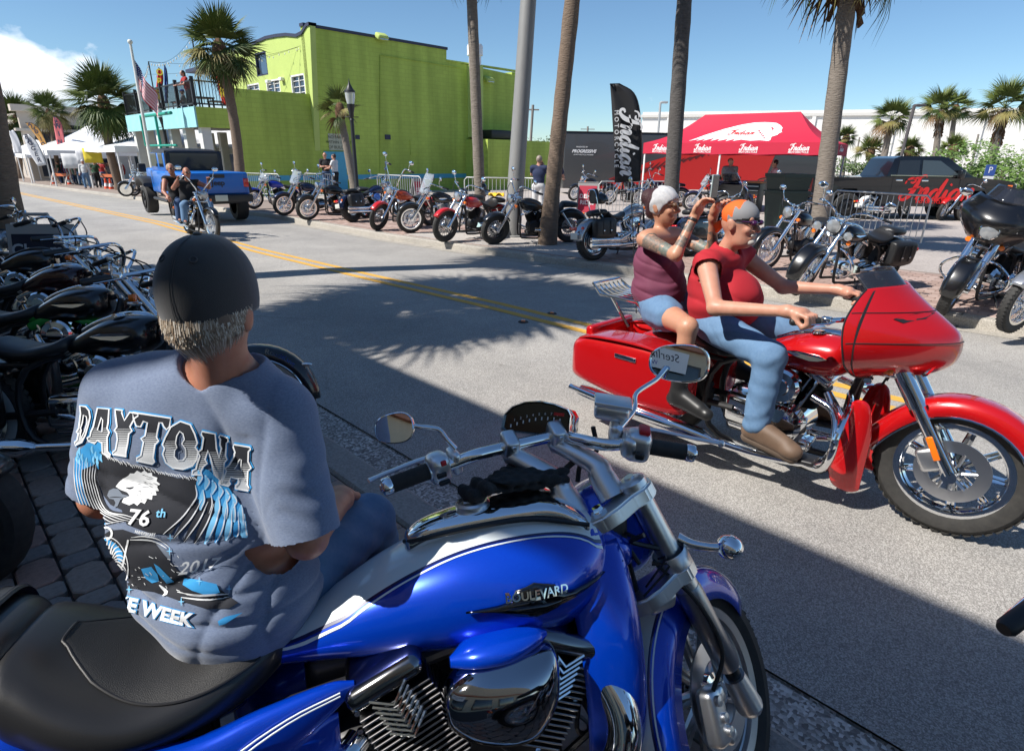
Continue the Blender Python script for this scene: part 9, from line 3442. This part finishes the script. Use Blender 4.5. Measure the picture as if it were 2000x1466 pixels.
upx=(D(1250,270,17.5)-D(1205,270,17.5)).normalized()
script_word('Indian',plane_M(c0,xx,upx)@Matrix.Scale(ws_/3.75,4),whl,t,wmul=1.15,ex=.004)
c1=D(1204,272,17.4)-off
text_on('MOTORCYCLE',.155,plane_M(c1,xx,upx),whl,t,bold=.003,space=1.62,ex=.004)
feat='vendor feather flags down the street'
ffm={k:mat('flagcloth_'+k,c,.8)for k,c in dict(pink=(.55,.13,.14),orange=(.5,.26,.07),white=(.6,.6,.62),red=(.55,.03,.02),blue=(.03,.08,.3),yellow=(.7,.55,.04)).items()}
lbk=mat('flag_lettering_dark',(.03,.04,.08),.8)
def ftext(t,rows,txt,sz,m,y):
 n=len(txt)
 for i,chh in enumerate(txt):
  r_=rows[int((i+.7)/(n+.5)*(len(rows)-1))]
  c_=(r_[0]+r_[-1])/2-V(0,.06,0)
  text_on(chh,sz,plane_M(c_,(1,.1,0),(0,0,1)),m,t,bold=sz*.03)
t,rows=feather('pink red feather flag lettered SEWING beside the small crowned palm',[(104,228),(106,250),(110,280),(114,304),(128,304),(127,275),(121,245),(112,230)],46,ffm['pink'],feat)
ftext(t,rows,'SEWING',.42,lbk,46)
t,rows=feather('white feather flag with red and blue flecks leaning over the distant motorcycles',[(44,265),(52,285),(62,305),(74,325),(92,322),(82,298),(70,275),(56,262)],44,ffm['white'],feat)
ftext(t,rows,'BAGGER',.4,lbk,44)
t,rows=feather('tan orange feather flag arching behind the white one',[(50,240),(62,255),(74,272),(84,292),(96,294),(88,272),(76,252),(62,240)],50,ffm['orange'],feat)
ftext(t,rows,'AUDIO',.4,lbk,50)
feather('white and red feather flag furthest left',[(16,256),(22,275),(26,290),(30,300),(42,300),(40,280),(34,264),(26,254)],48,ffm['white'],feat)
t,rows=feather('red feather flag with yellow lettering on the left of the deck',[(310,132),(306,160),(303,185),(301,205),(309,205),(314,185),(318,160),(317,140)],33,ffm['red'],feat)
ftext(t,rows,'OPEN',.42,ffm['yellow'],33)
feather('narrow blue feather flag beside the red one on the deck',[(321,126),(321,150),(321,175),(322,202),(328,202),(328,180),(327,155),(325,135)],33.4,ffm['blue'],feat)
t,rows=feather('red feather flag with yellow figures behind the palm crown on the deck',[(418,118),(421,145),(426,175),(436,205),(446,205),(444,180),(438,150),(430,125)],29.2,ffm['red'],feat)
ftext(t,rows,'BEER',.4,ffm['yellow'],29)
for(px,py),w,m,lb in(((178,289),1.1,ffm['yellow'],'yellow banner hung on the front of the white marquee'),((159,291),.8,ffm['white'],'small grey white banner left of the yellow one'),((140,300),1.3,cloths['white'],'white notice hung under the small crowned palm')):
 q=D(px,py,40)
 t=thing('banner',lb,'banner',q,R(10))
 rows=[[V(w*(i/6-.5),.03*math.sin(i*2),-.9*j/3)for i in range(7)]for j in range(4)]
 MB().grid(rows).build('banner_cloth',m,t,thick=.01)
hs_=thing('parking_sign','blue and white accessible parking sign in front of the right hand bushes','sign',V(D(1934,330,30).x,30,.1))
zc_=D(1934,337,30).z
MB().tube([(0,0,0),(0,0,zc_)],.03,6).build('post',galv,hs_)
MB().box((0,-.03,zc_),(.5,.02,.5)).build('blue_panel',ffm['blue'],hs_,smooth=False)
MB().box((0,-.03,zc_-.42),(.5,.02,.3)).build('white_panel',white,hs_,smooth=False)
text_on('P',.4,plane_M((0,-.045,zc_),(1,0,0),(0,0,1)),whl,hs_)
# ---- people about
q=GG(646,386,.12)
stand('man in black polo and sunglasses with folded arms in front of the blue door',q.x-.1,q.y,.12,1.8,-80,arms='fold',top=cloths['black'],hair=None,glasses=True,bottom=denimd)
stand('man with black beard in white t-shirt in front of the blue door',q.x+.38,q.y-.25,.12,1.74,170,arms='fwd',top=cloths['white'],hair=haird,beard=True,bottom=cloths['black'])
q=GG(1050,428,.12)
stand('man in navy printed t-shirt and white trousers seen from behind beside the kerb palm',q.x,q.y,.12,1.76,75,arms='up',top=cloths['navy'],bottom=cloths['white'],hair=hairg,g=1.2)
stand('man in pale cap half hidden by the leaning palm trunk',q.x+.48,q.y+.5,.12,1.75,60,arms='fwd',top=cloths['navy'],hat=cloths['beige'],g=1.1)
for px,py,h,hd_,kw,lb in((173,369,1.76,-70,dict(top=cloths['white'],hat=cloths['white'],sleeve=1.8,stride=.08),'man in white long sleeved shirt and white cap walking towards the street'),(161,362,1.75,-60,dict(top=cloths['green']),'man in dark green shirt behind the walking man in white'),(194,367,1.74,110,dict(top=cloths['green'],arms='up',hat=cloths['beige'],bottom=cloths['black']),'man in dark green shirt and black trousers with raised arm beside the cones'),(132,358,1.7,200,dict(top=cloths['black']),'person in black beside the pink feather flag'),(298,372,1.78,-40,dict(top=cloths['black'],hat=cloths['black'],hats='brim'),'person in black wide brimmed hat left of the blue pickup')):
 q=GG(px,py,.1)
 stand(lb,q.x,q.y,q.z,h,hd_,bottom=kw.pop('bottom',denim),vox=.02,**kw)
r7=random.Random(17)
for i in range(9):
 u,v=50+r7 .uniform(0,14),9.8+r7 .uniform(0,2.5)
 q=UVG(u,v,.1)
 stand(('person in %s browsing under the large white tent, %s from the left'%(('black','white','red','navy','grey','green','black','pink','white')[i],('far','second','third','fourth','fifth','sixth','seventh','eighth','last')[i])),q.x,q.y,q.z,r7 .uniform(1.62,1.82),r7 .uniform(0,360),top=cloths[('black','white','red','navy','grey','green','black','pink','white')[i]],vox=.026,group='people browsing under the white tents')
dq=UV(U0+1.2,10.1,3.45)
stand('long haired person in red top leaning on the black deck railing',dq.x,dq.y,3.45,1.75,225,arms='fwd',lean=.12,top=cloths['red'],bottom=cloths['black'],hair=haird,fem=True,vox=.02)
dq=UV(U0+3.6,10.6,3.1)
stand('person in blue cap sitting low behind the deck railing',dq.x,dq.y,2.95,1.7,200,arms='fwd',top=cloths['grey'],hat=ffm['blue'],vox=.024)
# ---- the two riders on the chopper coming up the near lane
CM=Frame(GG(417,470,.05)+V(0,0,.0),-47,0)
chop,cs_=bike('black chopper with tall handlebars ridden two up towards the camera',CM.M,blackp,style='spoke',steer=8,bars='ape',barh=.28,barw=.34,frontf=1,seat='two',rake=36,stand=False,jug=darkmetal,mirrors=True,group='motorcycles being ridden',fender_p=blackp,wf=.09,rf=.33)
cl=lambda x,y,z:CM.M@V(x,y,z)
gg=[CM.M@(sum((v.co for v in o.data.vertices),Vector())/len(o.data.vertices))for o in chop.children if o.name.startswith('grip')]
gg.sort(key=lambda p:p.dot(CM.L))
for i,(dx,lb,tpc)in enumerate(((0,'bald rider in black leather vest and sunglasses on the chopper','black'),(-.42,'passenger in sunglasses and black vest behind the chopper rider','black'))):
 zz=.07*i-.17
 Jc={'fwd':Vector(CM.F),'pelvis':cl(-1.22+dx,-.03*i,.86+zz),'chest':cl(-1.20+dx,-.12*i,1.14+zz),'neck':cl(-1.17+dx,-.16*i,1.36+zz),'head':cl(-1.12+dx,-.20*i,1.51+zz)}
 for s,sg in(('l',1),('r',-1)):
  Jc['sh_'+s]=cl(-1.18+dx,sg*.2-.13*i,1.30+zz)
  Jc['el_'+s]=cl(-.95+dx,sg*.36-.1*i,1.04 if i==0 else.95)
  Jc['wr_'+s]=(gg[1 if s=='l' else 0]-CM.F*.08)if i==0 else cl(-.78+dx,sg*.34-.1*i,.86)
  Jc['hip_'+s]=cl(-1.18+dx,sg*.1,.84+zz)
  Jc['kn_'+s]=cl(-.78+dx,sg*.26,.74+zz*.3)
  Jc['an_'+s]=cl(-.75+dx,sg*.30,.38)
  Jc['toe_'+s]=cl(-.60+dx,sg*.31,.32)
 person(lb,Jc,top=cloths[tpc],bottom=denim if i==0 else denimd,sleeve=.04,hair=None if i==0 else mat('tan_scarf',(.35,.25,.18),.8),glasses=True,sk=skin_t,g=1.2,vox=.011)
